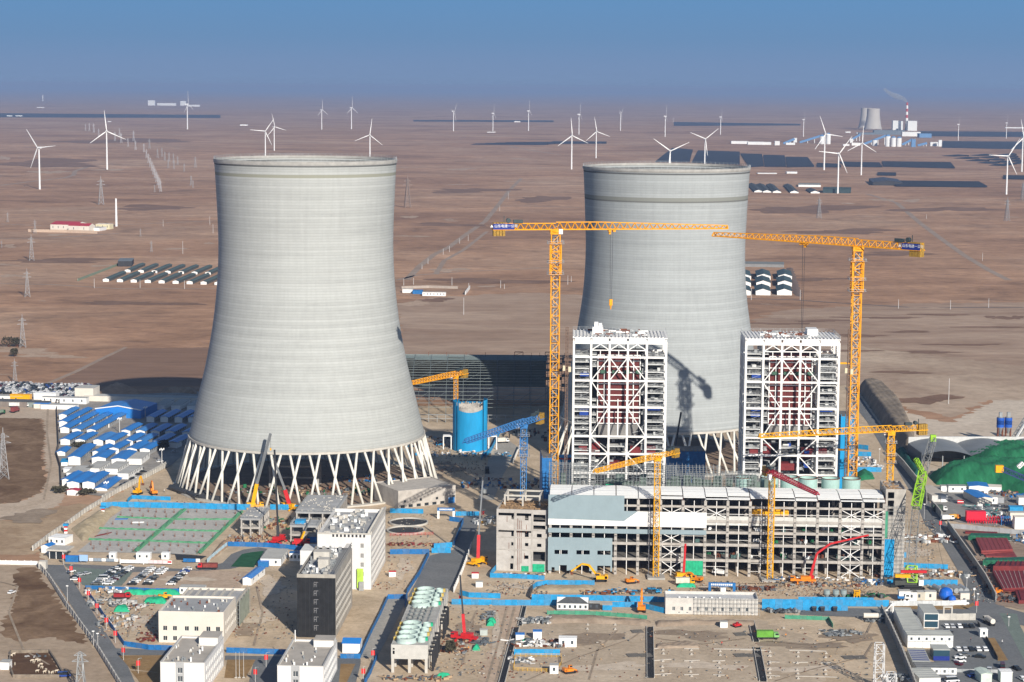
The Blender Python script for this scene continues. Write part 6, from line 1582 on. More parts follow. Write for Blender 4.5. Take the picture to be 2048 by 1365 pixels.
for x0, z0, x1, z1 in ((-0.5,6.2,16.5,8.7),(16.5,8.7,33.5,6.2)): q = MB(); q.bar((x0,-0.5,z0),(x1,-0.5,z1),0.3,0.7); q.build('gable_trim', WHITE_P, t)
prefab('small white cabin with red roof below the camp wall', K(222,1372), 6.5, 5, 3.0, -0.2, roof=M('red_roof',(0.50,0.03,0.06),0.5), rise=0.5)
# buildings by the far car park
flat('long cream wall sided store left of the earth heap', N(1330,415), 85, 10, 4.0, -0.10, wall=CREAM, roof=GREYRL, name='store_building', cat='store')
flat('tall cream block at the left end of the long cream store', N(1180,410), 14, 16, 9.5, -0.10, wall=CREAM, roof=GREYRL, name='store_building', cat='store')
flat('white cabin pair by the dense car park', N(655,430), 14, 6, 3.6, -0.1, roof=GREYRL, win=3)
flat('white cabin with dark windows left of the camp wall top', N(940,455), 20, 7, 4.4, -0.1, roof=GREYRL, win=3)
flat('grey roofed workshop beside the pale yard', N(375,510), 18, 8, 3.6, -0.1, wall=M('grey_green_wall',(0.22,0.26,0.25),0.7), roof=GREYR)
flat('pale cabin with blue roof beside the pale yard', N(530,530), 11, 6, 3.4, -0.1, wall=CREAM)
flat('long low white shed beside the pale yard', N(640,540), 26, 7, 3.2, -0.1, roof=GREYRL)
flat('white box store behind the white cabin pair', N(530,390), 17, 8, 4.6, -0.1, roof=WHITE_P)
flat('dark roofed shed at the left edge by the pale yard', N(-90,505), 24, 12, 4, -0.1, wall=M('brown_wall',(0.2,0.17,0.15),0.8), roof=GREYR)
flat('white cabin at the left edge by the dense car park', N(-60,415), 20, 7, 3.8, -0.1, roof=GREYRL, win=2)
flat('bright yellow container by the dense car park', N(158,420), 15, 5, 5.0, -0.1, wall=YELLOW, roof=YELLOW, name='container', cat='container')
# heaps and banks
def heap(name, label, cat, outline, ridge, h, mat, wob=0.5, res=26, slope=0.75, seed=1, expo=1.0):
 P_ = [g(*p) for p in outline]; o = sum(P_, V(0,0,0))/len(P_); poly = [(p.x-o.x, p.y-o.y) for p in P_]
 x0 = min(p[0] for p in poly); x1 = max(p[0] for p in poly); y0 = min(p[1] for p in poly); y1 = max(p[1] for p in poly)
 def inside(x, y):
  c = False; j = len(poly)-1
  for i in range(len(poly)):
   xi, yi = poly[i]; xj, yj = poly[j]
   if (yi > y) != (yj > y) and x < (xj-xi)*(y-yi)/(yj-yi)+xi: c = not c
   j = i
  return c
 def edge(x, y):
  m_ = 1e9
  for i in range(len(poly)):
   ax, ay = poly[i]; bx, by = poly[(i+1)%len(poly)]; dx, dy = bx-ax, by-ay
   t = max(0, min(1, ((x-ax)*dx+(y-ay)*dy)/(dx*dx+dy*dy+1e-9))); m_ = min(m_, math.hypot(x-ax-t*dx, y-ay-t*dy))
  return m_
 r_ = random.Random(seed); ph = [r_.uniform(0,6) for _ in range(6)]
 mb = MB(); nx = res; ny = max(8, int(res*(y1-y0)/(x1-x0))); ny = min(ny, 60); idx = {}
 for j in range(ny+1):
  for i in range(nx+1):
   x = x0+(x1-x0)*i/nx; y = y0+(y1-y0)*j/ny
   if inside(x, y):
    d = edge(x, y); z = min(h, d*slope)
    z = h*(1-math.exp(-z/h*1.6))/(1-math.exp(-1.6))
    z += wob*(math.sin(x*0.35+ph[0])*math.sin(y*0.3+ph[1])+0.6*math.sin(x*0.9+y*0.7+ph[2])+0.4*math.sin(x*1.7-y*1.3+ph[3]))*min(1, d/3)
    z = max(0.0, z)
   else: z = -0.3
   idx[i,j] = len(mb.v); mb.v.append((x, y, z))
 for j in range(ny):
  for i in range(nx):
   q = (idx[i,j],idx[i+1,j],idx[i+1,j+1],idx[i,j+1])
   if any(mb.v[k][2] > -0.2 for k in q): mb.f.append(q); mb.m.append(0)
 ob = mb.build(name, mat, None, o, smooth=True); tag(ob, label, cat); return ob
NETG = M('heap_green_net', (0.008,0.10,0.043), 0.85, col2=(0.024,0.20,0.09), scale=0.3, streak=(1,0.2,0.2))  # darker streaks in the green paint in shade of the net folds
EARTH = soil('tipped_earth', (0.25,0.165,0.11), (0.40,0.29,0.205), 0.06)
heap('earth_mound', 'large earth mound under green netting at the right edge', 'earth mound', px(P,(590,400),(700,530),(1110,570),(1560,600),(2048,700),(2400,720),(2400,330),(1600,300),(1060,300)), None, 11, NETG, 0.8, 60, 0.62, 3)
heap('earth_mound', 'farther green netted earth mound beside the blue and grey cement silos', 'earth mound', px(H,(930,580),(1060,520),(1190,500),(1500,500),(1600,600),(1500,640),(1100,640)), None, 11.5, NETG, 0.8, 50, 0.7, 5)
heap('earth_mound', 'dark green netted earth bank left of the grey wave-roofed sheds', 'earth mound', px(H,(500,500),(560,590),(640,650),(700,650),(640,560),(590,480)), None, 7, M('heap_dark_net',(0.008,0.075,0.06),0.85,var=0.4,scale=0.12), 0.4, 20, 0.7, 6)
heap('earth_mound', 'green netted dump heap behind the mint tanks at the hall end', 'earth mound', px(H,(240,690),(375,680),(360,640),(290,628),(245,640)), None, 4, NETG, 0.3, 16, 0.5, 7)
heap('earth_bank', 'earth bank, darkened for shade, falling to the road on the right', 'earth bank', [(1717,781),(1750,829),(1780,870),(1808,909),(1834,905),(1826,862),(1804,816),(1772,784),(1742,774)], None, 9, soil('bank_earth_shade',(0.15,0.125,0.10),(0.30,0.245,0.19),0.06), 0.5, 34, 2.0, 8)  # earth colour darkened to stand in for the shaded slope
heap('earth_heap', 'brown conical earth heap half in the left tower shadow', 'earth heap', px(N,(1470,330),(1700,335),(2000,330),(2250,300),(2100,240),(1700,235),(1560,270)), None, 15, soil('red_earth',(0.36,0.235,0.155),(0.46,0.32,0.225),0.05), 0.5, 26, 0.35, 9)
heap('earth_heap', 'brown earth heap inside the shaded ground left of the tower', 'earth heap', px(L,(520,40),(820,40),(1000,60),(1000,10),(560,0)), None, 6, EARTH, 0.5, 20, 0.4, 10)
heap('earth_heap', 'spoil ridge along the left of the green netted basement', 'earth heap', px(A,(480,330),(560,420),(650,330),(740,250),(830,190),(740,190),(620,240)), None, 2.2, soil('yellow_spoil',(0.36,0.29,0.19),(0.47,0.39,0.27),0.1), 0.4, 26, 0.5, 11)
heap('earth_heap', 'spoil heap right of the green netted basement by the sports court', 'earth heap', px(A,(1380,560),(1430,540),(1560,430),(1600,390),(1560,380),(1480,430)), None, 2.0, EARTH, 0.4, 18, 0.5, 12)
heap('earth_heap', 'planted earth bed inside the curved blue hoarding', 'earth heap', px(D,(440,1085),(900,1085),(960,1060),(920,1035),(560,1035),(470,1045)), None, 1.2, soil('bed_soil',(0.34,0.27,0.18),(0.45,0.365,0.255),0.1), 0.25, 24, 0.5, 13)
for i, (pts, hgt, lab) in enumerate(((px(Fz,(400,400),(700,405),(960,430),(1140,440),(1100,470),(940,455),(560,445),(400,455)), 1.6, 'earth step along the near edge of the excavation, left part'),(px(Fz,(1160,440),(1600,440),(1880,440),(1860,470),(1500,460),(1170,475)), 1.5, 'earth step along the near edge of the excavation, right part'),(px(Fz,(1170,600),(1380,580),(1480,600),(1480,625),(1300,625),(1170,630)), 0.9, 'low earth step in the middle of the excavation'))):
 heap('earth_heap', lab, 'earth heap', pts, None, hgt, SITE, 0.3, 30, 0.8, 20+i)
# wave roofed sheds
def wave_shed():
 a = g(*H(690,600)); t = thing('wave_roof_shed', 'grey wave-roofed open shed between the green netted mounds', 'shed', a, 0.05)
 L_ = 94.0; dep = 34.0; q = MB(); n = 48
 for i in range(n):
  x0, x1 = L_*i/n, L_*(i+1)/n; f = lambda x: 9.5+3.2*abs(math.sin(math.pi*x/L_*3))**0.8
  q.quad([(x0,0,f(x0)-2.2),(x1,0,f(x1)-2.2),(x1,dep,f(x1)),(x0,dep,f(x0))])
 q.build('roof', M('wave_roof_grey',(0.18,0.195,0.21),0.6,var=0.1,scale=0.1), t)
 q = MB(); q.box(-0.4,-2,0,0,dep,9.5); q.build('wall', M('shed_dark',(0.10,0.11,0.13),0.7), t)
 q = MB(); q.box(0,dep,0,L_,dep+0.3,13.5); q.build('back_wall', M('shed_back_grey',(0.52,0.52,0.51),0.7), t)
 for i in range(8):
  q = MB(); q.box(i*L_/7-0.3,0.2,0,i*L_/7+0.3,0.8,7.3); q.build('post', GREY_ST, t)
wave_shed()
flat('long white cabin with maroon windows behind the wave-roofed shed', H(690,463), 58, 7, 6.0, 0.03, roof=WHITE_P, win=6)
# cement silos
for i, x in enumerate((1226, 1280)):
 c = g(*H(x, 437)); t = thing('cement_silo', ('left of the two grey cement silos with blue bands on the sand','right of the two grey cement silos with blue bands on the sand')[i], 'silo', c, 0, 'cement silos')
 s_h = zat(c, H(x, 262)[1]); r_ = 25/3.412*(c-CP).dot(FW)/F
 q = MB(); q.lathe([(r_*0.3,7),(r_,11),(r_,s_h),(r_*0.2,s_h+1.5)],20); q.build('shell', M('silo_grey',(0.22,0.235,0.25),0.5,var=0.1), t, smooth=False)
 for z in (s_h-6, 13):
  q = MB(); q.lathe([(r_+0.06,z),(r_+0.06,z+4.6)],20); q.build('blue_band', M('silo_blue',(0.015,0.09,0.42),0.5), t)
 for k in range(4):
  a_ = k*math.pi/2+0.7; q = MB(); q.bar((r_*0.9*math.cos(a_),r_*0.9*math.sin(a_),0),(r_*0.9*math.cos(a_),r_*0.9*math.sin(a_),11),0.6); q.build('leg', RUST, t)
 q = MB(); q.box(-1,-1,s_h+1,1,1,s_h+4); q.build('dust_filter', GREY_ST, t)
t = thing('conveyor', 'inclined grey conveyor frame beside the cement silos', 'conveyor', g(*H(1310,432)), 0)
q = MB(); q.lattice((0,0,0),(12,6,17),3,3,0.5,0.3); q.bar((12,6,17),(15,6,0),0.8); q.bar((12,3,17),(11,3,0),0.8); q.build('frame', GREY_ST, t); q = MB(); q.bar((1,-1.5,2),(12,4.5,18.5),2.6,0.4); q.build('belt', WHITE_P, t)
# prefabs in the right yard
bw_ = 'cabins of the right yard'
flat('small white cabin with orange door beneath the big green mound', P(782,640), 4.4, 4, 3.2, 0.0, roof=GREYRL)
flat('long white cabin with dark doorway beneath the big green mound', P(893,650), 10.5, 5, 3.6, 0.0, roof=M('sage_roof',(0.25,0.29,0.27),0.7), win=2)
prefab('white cabin with blue roof at the foot of the big green mound', P(1205,665), 11, 12, 4.2, -0.12, wall=WHITE_P, roof=BLUE_R, rise=0.6)
prefab('white cabin with bright blue roof in the right yard', P(1335,845), 8.6, 22, 4.0, 0.15, wall=CREAM, roof=BLUE_R, rise=0.7)
flat('pale long cabin with blue roof strip behind the bright blue-roofed cabin', P(1380,640), 12, 8, 3.0, -0.2, roof=CREAM)
flat('white cabin right of the bright blue-roofed cabin', P(1520,830), 4.6, 9, 3.8, 0.1, roof=GREYRL, win=1)
flat('grey shed with pale posts right of the white yard cabin', P(1610,820), 5, 9, 3.0, 0.1, wall=M('shed_grey',(0.3,0.31,0.33),0.7), roof=GREYRL)
flat('low grey container by the lime boom with white end', P(640,800), 9.5, 30, 3.8, 0.13, wall=M('pale_wall',(0.55,0.54,0.52),0.7), roof=ROOFT, win=0)
flat('white box cabin beside the low grey container', P(782,800), 3.0, 3, 3.0, 0.1, roof=WHITE_P)
flat('bright blue container in the right yard', P(1830,975), 7.4, 4, 3.6, 0.0, wall=BLUE_F, roof=BLUE_F, name='container', cat='container')
flat('white cabin at the right edge of the yard, upper', P(1965,840), 14, 6, 4.0, 0.0, roof=GREYRL, win=2)
flat('long cream container at the right edge of the yard', P(1832,1085), 20, 4, 4.4, 0.0, wall=CREAM, roof=GREYRL)
flat('white container stack at the right edge by the sheet fence', P(1905,1215), 18, 5, 6.4, 0.0, roof=CREAM)
t = thing('sign_panel', 'red and white notice on the yard fence', 'sign', g(*P(1030,830)), 0); q = MB(); q.box(0,0,0.4,3.6,0.1,2.4); q.build('panel', RED, t); q = MB(); q.box(0.1,-0.03,1.2,3.5,-0.01,1.6); q.build('lettering', WHITE_P, t)
def truckbox(label, p0, rz, cabm, boxm, L_=8, hb=2.6, tank=False, name='lorry', cat='lorry', group=None):
 t = thing(name, label, cat, g(*p0) if not isinstance(p0, Vector) else p0, rz, group)
 q = MB(); q.box(-L_/2,-1.15,0.7,L_/2,1.15,1.1); q.build('chassis', BLKB, t)
 q = MB(); q.extr_y([(L_/2-2.2,1.1),(L_/2,1.1),(L_/2,1.9),(L_/2-0.4,3.0),(L_/2-2.2,3.0)], -1.15, 1.15); q.build('cab', cabm, t)
 q = MB(); q.extr_y([(L_/2-1.7,2.0),(L_/2-0.15,2.0),(L_/2-0.42,2.8),(L_/2-1.7,2.8)], -1.18, 1.18); q.build('cab_window', GLASS_D, t)
 q = MB()
 if tank: q.tube((-L_/2,0,2.3),(L_/2-2.5,0,2.3),1.15,n=14)
 else: q.box(-L_/2,-1.2,1.1,L_/2-2.5,1.2,1.1+hb); q.box(-L_/2-0.08,-1.26,1.05+hb,L_/2-2.42,1.26,1.18+hb)
 q.build('tank' if tank else 'load_body', boxm, t)
 for x in (-L_/2+1.0, -L_/2+2.3, L_/2-1.2):
  for y in (-1.0, 1.0): q = MB(); q.tube((x,y-0.2,0.5),(x,y+0.2,0.5),0.5,n=10); q.build('wheel', BLACKM, t)
 return t
truckbox('dark green lorry with white cab beside the retaining wall', P(760,945), 0.0, WHITE_P, M('army_green',(0.05,0.075,0.06),0.7), 8)
truckbox('cream tank lorry standing beside the office car park', R(1610,430), 1.75, CREAM, CREAM, 8.5, tank=True)
truckbox('green water tank lorry with green cab in the excavation', G(200,572), 0.02, M('truck_green',(0.22,0.50,0.16),0.5), M('tank_green',(0.12,0.33,0.04),0.5,var=0.2), 9.5, 2.6)
truckbox('cream and green concrete mixer lorry by the scaffold arch', R(170,385), 0.0, GREY_ST, CREAM, 9.0, tank=True)
truckbox('red dump lorry on the road by the sports court', A(1400,602), math.pi, RED, M('dump_red',(0.22,0.05,0.04),0.7,var=0.3), 9.5, 1.8)
truckbox('dark red lorry in the scrap yard', A(825,803), 0.0, RED, M('dump_dark_red',(0.30,0.02,0.025),0.6), 7.5, 1.4)
truckbox('white dump lorry with pale bin in the pit before the turbine hall', D(1680,1025), 0.05, YELLOW, M('pale_bin',(0.62,0.60,0.50),0.8,var=0.2), 9, 2.4)
truckbox('white pickup lorry inside the ground floor bay of the turbine hall', E(235,945), 2.6, WHITE_P, WHITE_P, 6, 1.6)
truckbox('white van lorry under the blue banner gate', E(265,1092), 1.6, WHITE_P, WHITE_P, 6, 1.8)
truckbox('dark lorry on the shaded road left of the bare stair block', C(912,95), 1.6, M('dark_cab',(0.06,0.07,0.07),0.6), GREY_ST, 8, 2.2)
truckbox('dark open lorry in shade beyond the grey road', S(1105,945), 1.6, M('dark_cab',(0.06,0.07,0.07),0.6), DARK, 9, 2.4)
truckbox('white lorry on the road beside the blue silo', S(1285,605), 0.3, WHITE_P, CREAM, 8, 2.4)
truckbox('purple lorry near the far car park', N(185,480), 0.1, M('purple',(0.2,0.03,0.2),0.6), M('purple',(0.2,0.03,0.2),0.6), 10, 1.6)
truckbox('white dump lorry near the far car park', N(300,510), 0.1, WHITE_P, M('white_skip',(0.62,0.62,0.6),0.7,var=0.2), 14, 2.4)
truckbox('maroon lorry standing on the pale yard', N(240,590), 1.3, M('maroon',(0.22,0.05,0.05),0.6), M('maroon',(0.22,0.05,0.05),0.6), 9, 3)
truckbox('green tank lorry at the left edge of the pale yard', N(10,630), 1.3, GREENNET, M('sage_tank',(0.2,0.27,0.2),0.6), 10, tank=True)
truckbox('white mixer lorry parked below the right yard', P(880,1085), 0.2, WHITE_P, WHITE_P, 7, 2)
truckbox('orange mixer lorry beside the red steel in the right yard', P(980,1075), 0.3, ORANGE, M('mixer_orange',(0.5,0.27,0.05),0.6,var=0.3), 7, tank=True)
# red oxide steel stacks and red machinery
def stack(label, pts, h, mat, ribs=0, name='steel_stack', cat='steel stack', layers=1, ribm=None):
 Pw = [g(*p) for p in pts]; o = Pw[0]; t = thing(name, label, cat, o); pl = [(p.x-o.x,p.y-o.y) for p in Pw]
 for k in range(layers):
  q = MB(); z0 = 0.2+k*h/layers; q.prism(pl, z0, z0+h/layers*0.8); q.build('panel', mat, t)
 if ribs:
  a, b, c, d = [V(x,y,0) for x, y in pl[:4]]
  for i in range(ribs):
   s_ = (i+0.5)/ribs; q = MB(); q.bar(a.lerp(b,s_)+V(0,0,h), d.lerp(c,s_)+V(0,0,h), 0.25, 0.24); q.build('rib', ribm or mat, t)
 return t
stack('flat red oxide steel panels stacked on the storage yard, upper stack', px(Q,(700,615),(1130,595),(1050,440),(620,435)), 2.2, M('red_oxide_bright',(0.24,0.045,0.045),0.6,var=0.12,scale=0.3), 7, layers=2)
stack('loose red oxide panels below the upper stack', px(Q,(760,650),(1190,670),(1140,590),(740,630)), 0.8, MATS['red_oxide_bright'], 4)
stack('green sheeted steel bundle above the upper red stack', px(Q,(520,420),(1090,435),(1090,395),(560,385)), 3.2, M('green_sheet_dark',(0.012,0.11,0.06),0.5,var=0.6,scale=0.8), 0, 'sheeted_bundle', 'sheeted bundle')
stack('green sheeted steel bundle between the two red stacks', px(Q,(720,770),(1500,755),(1500,715),(760,735)), 3.4, MATS['green_sheet_dark'], 0, 'sheeted_bundle', 'sheeted bundle')
stack('tall red oxide girders with upright flanges on the storage yard', px(Q,(860,865),(1500,870),(1500,800),(900,800)), 4.2, REDOX, 9)
stack('broad red oxide panels with lifting lugs on the storage yard', px(Q,(985,1140),(1500,1120),(1500,900),(850,895)), 2.4, REDOX, 10, layers=2, ribm=M('lug_pale',(0.45,0.3,0.28),0.6))
stack('red oxide panels at the right edge below the broad panels', px(Q,(1210,1290),(1600,1280),(1600,1150),(1160,1150)), 2.0, REDOX, 5)
stack('dark red girder lying on the ground left of the green sheeted bundle', px(Q,(480,330),(900,345),(920,325),(480,310)), 1.0, REDOX, 0)
stack('grey rebar bundles beside the upper red stack', px(Q,(600,640),(640,640),(440,370),(400,370)), 0.5, M('rebar_grey',(0.13,0.125,0.12),0.6,0.3), 9)
stack('bundle of rails left of the red stacks', px(Q,(700,640),(740,640),(600,430),(560,430)), 0.5, MATS['rebar_grey'], 9)
t = thing('red_frame_stack', 'bright red fabricated steel frames stacked in the right yard', 'steel frames', g(*P(1170,1120)), 0)
q = MB(); q.box(0,0.5,1,10.5,4,6.2); q.build('panel', M('signal_red',(0.62,0.012,0.04),0.5,var=0.12), t)
for i in range(14):
 q = MB(); x = i*1.4+0.5; q.bar((x,-1,0),(x+1.5,2.5,4.8-0.12*i),0.35); q.bar((x+1.6,-1,0),(x+0.2,2.5,4.4-0.12*i),0.3); q.build('truss', MATS['signal_red'], t)
t = thing('blue_frame_stack', 'blue steel frames right of the bright red frames', 'steel frames', g(*P(1700,1150)), 0)
for i in range(5): q = MB(); q.bar((i*1.2,-0.5,0),(i*1.2+0.8,3,4.4),0.4); q.bar((i*1.2+1.4,-0.5,0),(i*1.2,3,4),0.3); q.build('truss', CRBLUE, t)
r_ = random.Random(77)
def scrap(label, c, w, dep, n, mats, hmax=1.6, name='scrap_pile', cat='material pile', seed=0, smax=2.4):
 rr_ = random.Random(seed or sum(map(ord,label))); o = g(*c) if not isinstance(c, Vector) else c
 t = thing(name, label, cat, o); bs = {}
 for _ in range(n):
  mi = rr_.randrange(len(mats)); q = bs.setdefault(mi, MB()); x, y = rr_.uniform(-w/2,w/2), rr_.uniform(-dep/2,dep/2); z = rr_.uniform(0, hmax*0.5)
  if rr_.random() < 0.3: a_ = rr_.uniform(0,3.14); l_ = rr_.uniform(1,smax*1.6); q.tube((x,y,z+0.3),(x+l_*math.cos(a_),y+l_*math.sin(a_),z+0.35),rr_.uniform(.12,.35),n=6)
  else: q.cbox(V(x,y,z+0.25), rr_.uniform(.4,smax), rr_.uniform(.3,smax*0.6), rr_.uniform(.3,hmax), 0, rr_.uniform(0,3.14))
 for mi, q in bs.items(): build_each(q, 'scrap_piece', mats[mi], t)
 return t
TAN = M('tan_board', (0.42,0.30,0.19), 0.8, var=0.25, scale=0.8); SLATE = M('slate_item',(0.10,0.115,0.13),0.6,var=0.3)
scrap('pile of brown scaffold parts and boards left of the lime crane boom', G(1120,110), 22, 12, 60, [RUST,SLATE,TAN,GREY_ST], 1.8)
scrap('long pile of scaffold parts and boards right of the lime crane boom', G(1410,110), 32, 14, 90, [RUST,SLATE,TAN,GREY_ST,WHITE_P], 1.8)
scrap('white broken sheets and frames dumped beside the right road', H(690,1090), 34, 22, 60, [WHITE_P,GREY_ST,RUST,WHITE_P], 1.8, smax=4)
scrap('brown waste pile beyond the blue-roofed yard cabins', P(1680,680), 20, 14, 60, [RUST,TAN,SLATE], 2.0)
scrap('blue sheeted goods under the big green mound at the right edge', P(1900,715), 22, 8, 26, [BLUE_D,BLUE_D,SLATE], 2.2, smax=5)
scrap('white pipes and teal frames stacked in the right yard', P(1480,900), 18, 18, 60, [WHITE_P,GREY_ST,M('teal_item',(0.05,0.25,0.25),0.6),SLATE], 1.6, smax=4)
scrap('teal and white pipe frames beside the bright red frames', P(1570,1000), 16, 14, 40, [WHITE_P,MATS['teal_item'],SLATE], 1.6, smax=4)
scrap('mixed metal goods in front of the bright blue container', P(1850,1080), 18, 14, 40, [SLATE,GREY_ST,RUST,TAN], 1.6)
scrap('dark machine parts left of the tall red girders', Q(720,830), 8, 10, 26, [SLATE,RUST,DARK], 1.8)
scrap('rusty odds and ends along the retaining wall by the red stacks', Q(900,1100), 10, 22, 36, [RUST,SLATE,TAN], 1.4)
scrap('scrap by the right edge below the sheet fence', Q(1200,400), 12, 22, 40, [SLATE,BLUE_D,GREY_ST,WHITE_P], 2.0)
scrap('small scrap corner at the lower right of the storage yard', Q(1050,1240), 12, 10, 34, [RUST,SLATE,DARK], 1.4)
# gas tanks and blue sphere by the road
for i, x in enumerate((155,250,330,392,470)):
 t = thing('steel_tank', ['first','second','third','fourth','fifth'][i]+' steel tank from the left beside the blue sphere', 'tank', g(*Q(x+ (30 if i else 0),1150)), 0, 'steel tanks by the right road')
 q = MB(); q.tube((0,0,1.5),(-1.5,9,1.5),1.25,n=14); q.build('shell', M('tank_steel',(0.50,0.53,0.55),0.35,0.6), t)
 for y in (1.5,7): q = MB(); q.box(-0.2-y/6-0.9,y-0.3,0,-y/6+0.9,y+0.3,0.5); q.build('saddle', CONC, t)
for i, (x, y, r__) in enumerate(((215,1225,3.2),(300,1262,1.8))):
 t = thing('blue_sphere', ('large bright blue sheeted sphere beside the steel tanks','small bright blue sheeted ball beside the large blue sphere')[i], 'sphere tank', g(*Q(x,y)))
 q = MB(); q.lathe([(r__*math.cos(a_*math.pi/16)*(1+0.03*math.sin(a_*5)), r__*0.85+r__*0.95*math.sin(a_*math.pi/16)) for a_ in range(-7,9)], 18); q.build('cover', M('cover_blue',(0.01,0.12,0.55),0.5,var=0.15), t)
flat('cream box cabin right of the steel tanks', Q(415,1225), 4.2, 3, 3.0, 0.0, wall=CREAM, roof=GREY_ST)
for i, (x, w_, m_) in enumerate(((487,5.2,WHITE_P),(575,5.0,WHITE_P),(665,5.4,M('beige_wall',(0.48,0.45,0.38),0.7)),(800,5.6,CREAM))):
 flat(['white cabin at the left of the row by the lime crane','second white cabin of the row by the lime crane','open beige cabin third in the row by the lime crane','cream shed with rusty fittings at the right of the row'][i], R(x,138-i*3), w_, 3.4, 4.4-0.6*(i>0), 0.0, wall=m_, roof=GREYRL, win=1)
truckbox('white lorry by the cabins at the foot of the lime crane', R(540,132), 0.0, WHITE_P, BLUE_D, 5.5, 1.0)
t = thing('steel_pipe', 'long white pipe laid in front of the steel tanks', 'pipe', g(*R(430,185))); q = MB(); q.tube((0,0,0.8),(32,-1,0.8),0.7,n=10); q.build('shell', WHITE_P, t); q = MB(); q.tube((12,1.6,0.6),(34,0.8,0.6),0.5,n=10); q.build('shell', WHITE_P, t)
# container offices
CONT = M('container_white', (0.74,0.75,0.74), 0.5, var=0.05, scale=0.3); CONTR = M('container_roof', (0.44,0.45,0.42), 0.7, var=0.12, scale=0.12)
def cont(label, p0, w, dep, h, rz, fw=6, roof=None, glass=False):
 t = thing('container_office', label, 'office', g(*p0), rz, 'container offices at the lower right')
 q = MB(); q.box(0,0,0,w,dep,h-0.2); q.build('wall', CONT, t)
 q = MB(); q.box(-0.1,-0.1,h-0.2,w+0.1,dep+0.1,h)
 for i in range(1, int(dep/2.6)): q.box(-0.1,i*2.6-0.05,h,w+0.1,i*2.6+0.05,h+0.08)
 q.build('roof', roof or CONTR, t)
 for i in range(fw):
  q = MB(); x = w*(i+0.5)/fw; q.box(x-0.45,-0.05,h-2.1,x+0.45,0,h-1.0); q.build('window', GLASS_G, t)
  q = MB(); q.box(w*i/fw-0.05,-0.08,0,w*i/fw+0.05,-0.01,h); q.build('seam', GREYRL, t)
 q = MB(); q.box(0,-0.1,h*0.48,w,-0.06,h*0.52); q.build('floor_band', GREYRL, t)
 return t
RZc = -0.074
a = g(*R(590,725)); dirv = (g(*R(590,725)) - g(*R(440,270+110)))
cont('two storey white container office, long wing with pale roof', R(592,722), 19, 9, 5.4, -0.02, 6)
aw = g(*R(592,722)); M1 = Matrix.Translation(aw)
t = thing('container_office', 'pale roofed two storey container wing running away from the white front', 'office', aw + V(0.0,9.2,0), RZc, 'container offices at the lower right')
q = MB(); q.box(0,0,0,7.2,38,5.2); q.build('wall', CONT, t); q = MB(); q.box(-0.1,0,5.2,7.3,38,5.4)
for i in range(1,14): q.box(-0.1,i*2.6-0.05,5.4,7.3,i*2.6+0.05,5.48)
q.build('roof', CONTR, t)
q = MB()
for i in range(13): q.bar((7.2,3+i*2.0,5.4),(9.6,4.2+i*2.0,3.4),0.18);
q.box(7.2,2,2.4,9.4,30,2.6); q.build('gallery_roof', GREY_ST, t)
g1 = g(*R(795,480)); t = thing('container_office', 'two storey glazed end block of the container offices', 'office', g1, -0.02, 'container offices at the lower right')
q = MB(); q.box(0,0.2,0,6.4,16,6.6); q.build('wall', CONT, t); q = MB(); q.box(-0.1,0,6.6,6.5,16.1,6.8); q.build('roof', CONTR, t)
for z in (0.4,3.6):
 q = MB(); q.box(0.3,0.1,z,6.1,0.19,z+2.7); w_ = q.build('window', M('blue_glass',(0.03,0.07,0.10),0.08,var=0), t); q = MB(); q.box(0,0,z-0.35,6.4,0.09,z); q.box(0,0,z+2.7,6.4,0.09,z+2.9); q.box(0,0,z,0.3,0.09,z+2.7); q.box(6.1,0,z,6.4,0.09,z+2.7); q.build('window_frame', FRAMEW, w_)
cont('lower white container office with five front windows', R(705,1055), 16, 8, 2.9, -0.02, 5, M('dark_cont_roof',(0.20,0.205,0.21),0.7))
al = g(*R(705,1055)); t = thing('container_office', 'container wing with blue striped roof behind the lower white office', 'office', al+V(0,8.2,0), RZc, 'container offices at the lower right')
q = MB(); q.box(0,0,0,7,20,2.8); q.build('wall', CONT, t); q = MB(); q.box(-0.1,0,2.8,7.1,20,3.0); q.build('roof', CONTR, t)
for i in range(6): q = MB(); q.box(0.2,2+i*2.8,3.0,6.8,3.2+i*2.8,3.06); q.build('blue_strip', M('solar_blue',(0.05,0.06,0.22),0.4), t)
t = thing('container_office', 'small glass fronted office with blue banner beside the parked pickups', 'office', g(*R(915,885)), -0.02, 'container offices at the lower right')
q = MB(); q.box(0,0.1,0,6.6,8,4.4); q.build('wall', MATS['blue_glass'], t); q = MB(); q.box(-0.1,0,4.4,6.8,8.1,4.7); q.build('roof', CONTR, t); q = MB(); q.box(0,-0.1,0.1,6.6,0,1.9); q.build('banner', BANNER, t)
flat('grey ribbed container roof at the bottom edge, right', R(740,1200), 8.5, 14, 3.0, 0.1, wall=CONT, roof=CONTR, name='container_office', cat='office')
flat('white gate cabin beside the office car park', R(1500,592), 3.2, 3, 3.2, 0.0, win=1, roof=WHITE_P)
prefab('pale green tent-like store at the bottom edge', R(1510,1165), 4.4, 8, 3.6, 0.1, wall=M('pale_green_sheet',(0.55,0.63,0.56),0.6), roof=MATS['pale_green_sheet'], rise=0.5)
flat('white pointed box tent at the bottom edge right of the tent store', R(1755,1160), 4.6, 4.6, 4.2, 0.0, wall=M('tent_white',(0.70,0.74,0.66),0.6), roof=WHITE_P, rise=0.2)
t = thing('concrete_arch', 'pale square portal at the back of the office car park', 'portal', g(*R(1035,380))); q = MB(); q.box(0,0,0,0.6,0.6,5.6); q.build('pillar', CONC_L, t); q = MB(); q.box(3.6,0,0,4.2,0.6,5.6); q.build('pillar', CONC_L, t); q = MB(); q.box(0,0,5.6,4.2,0.6,6.2); q.build('beam', CONC_L, t)
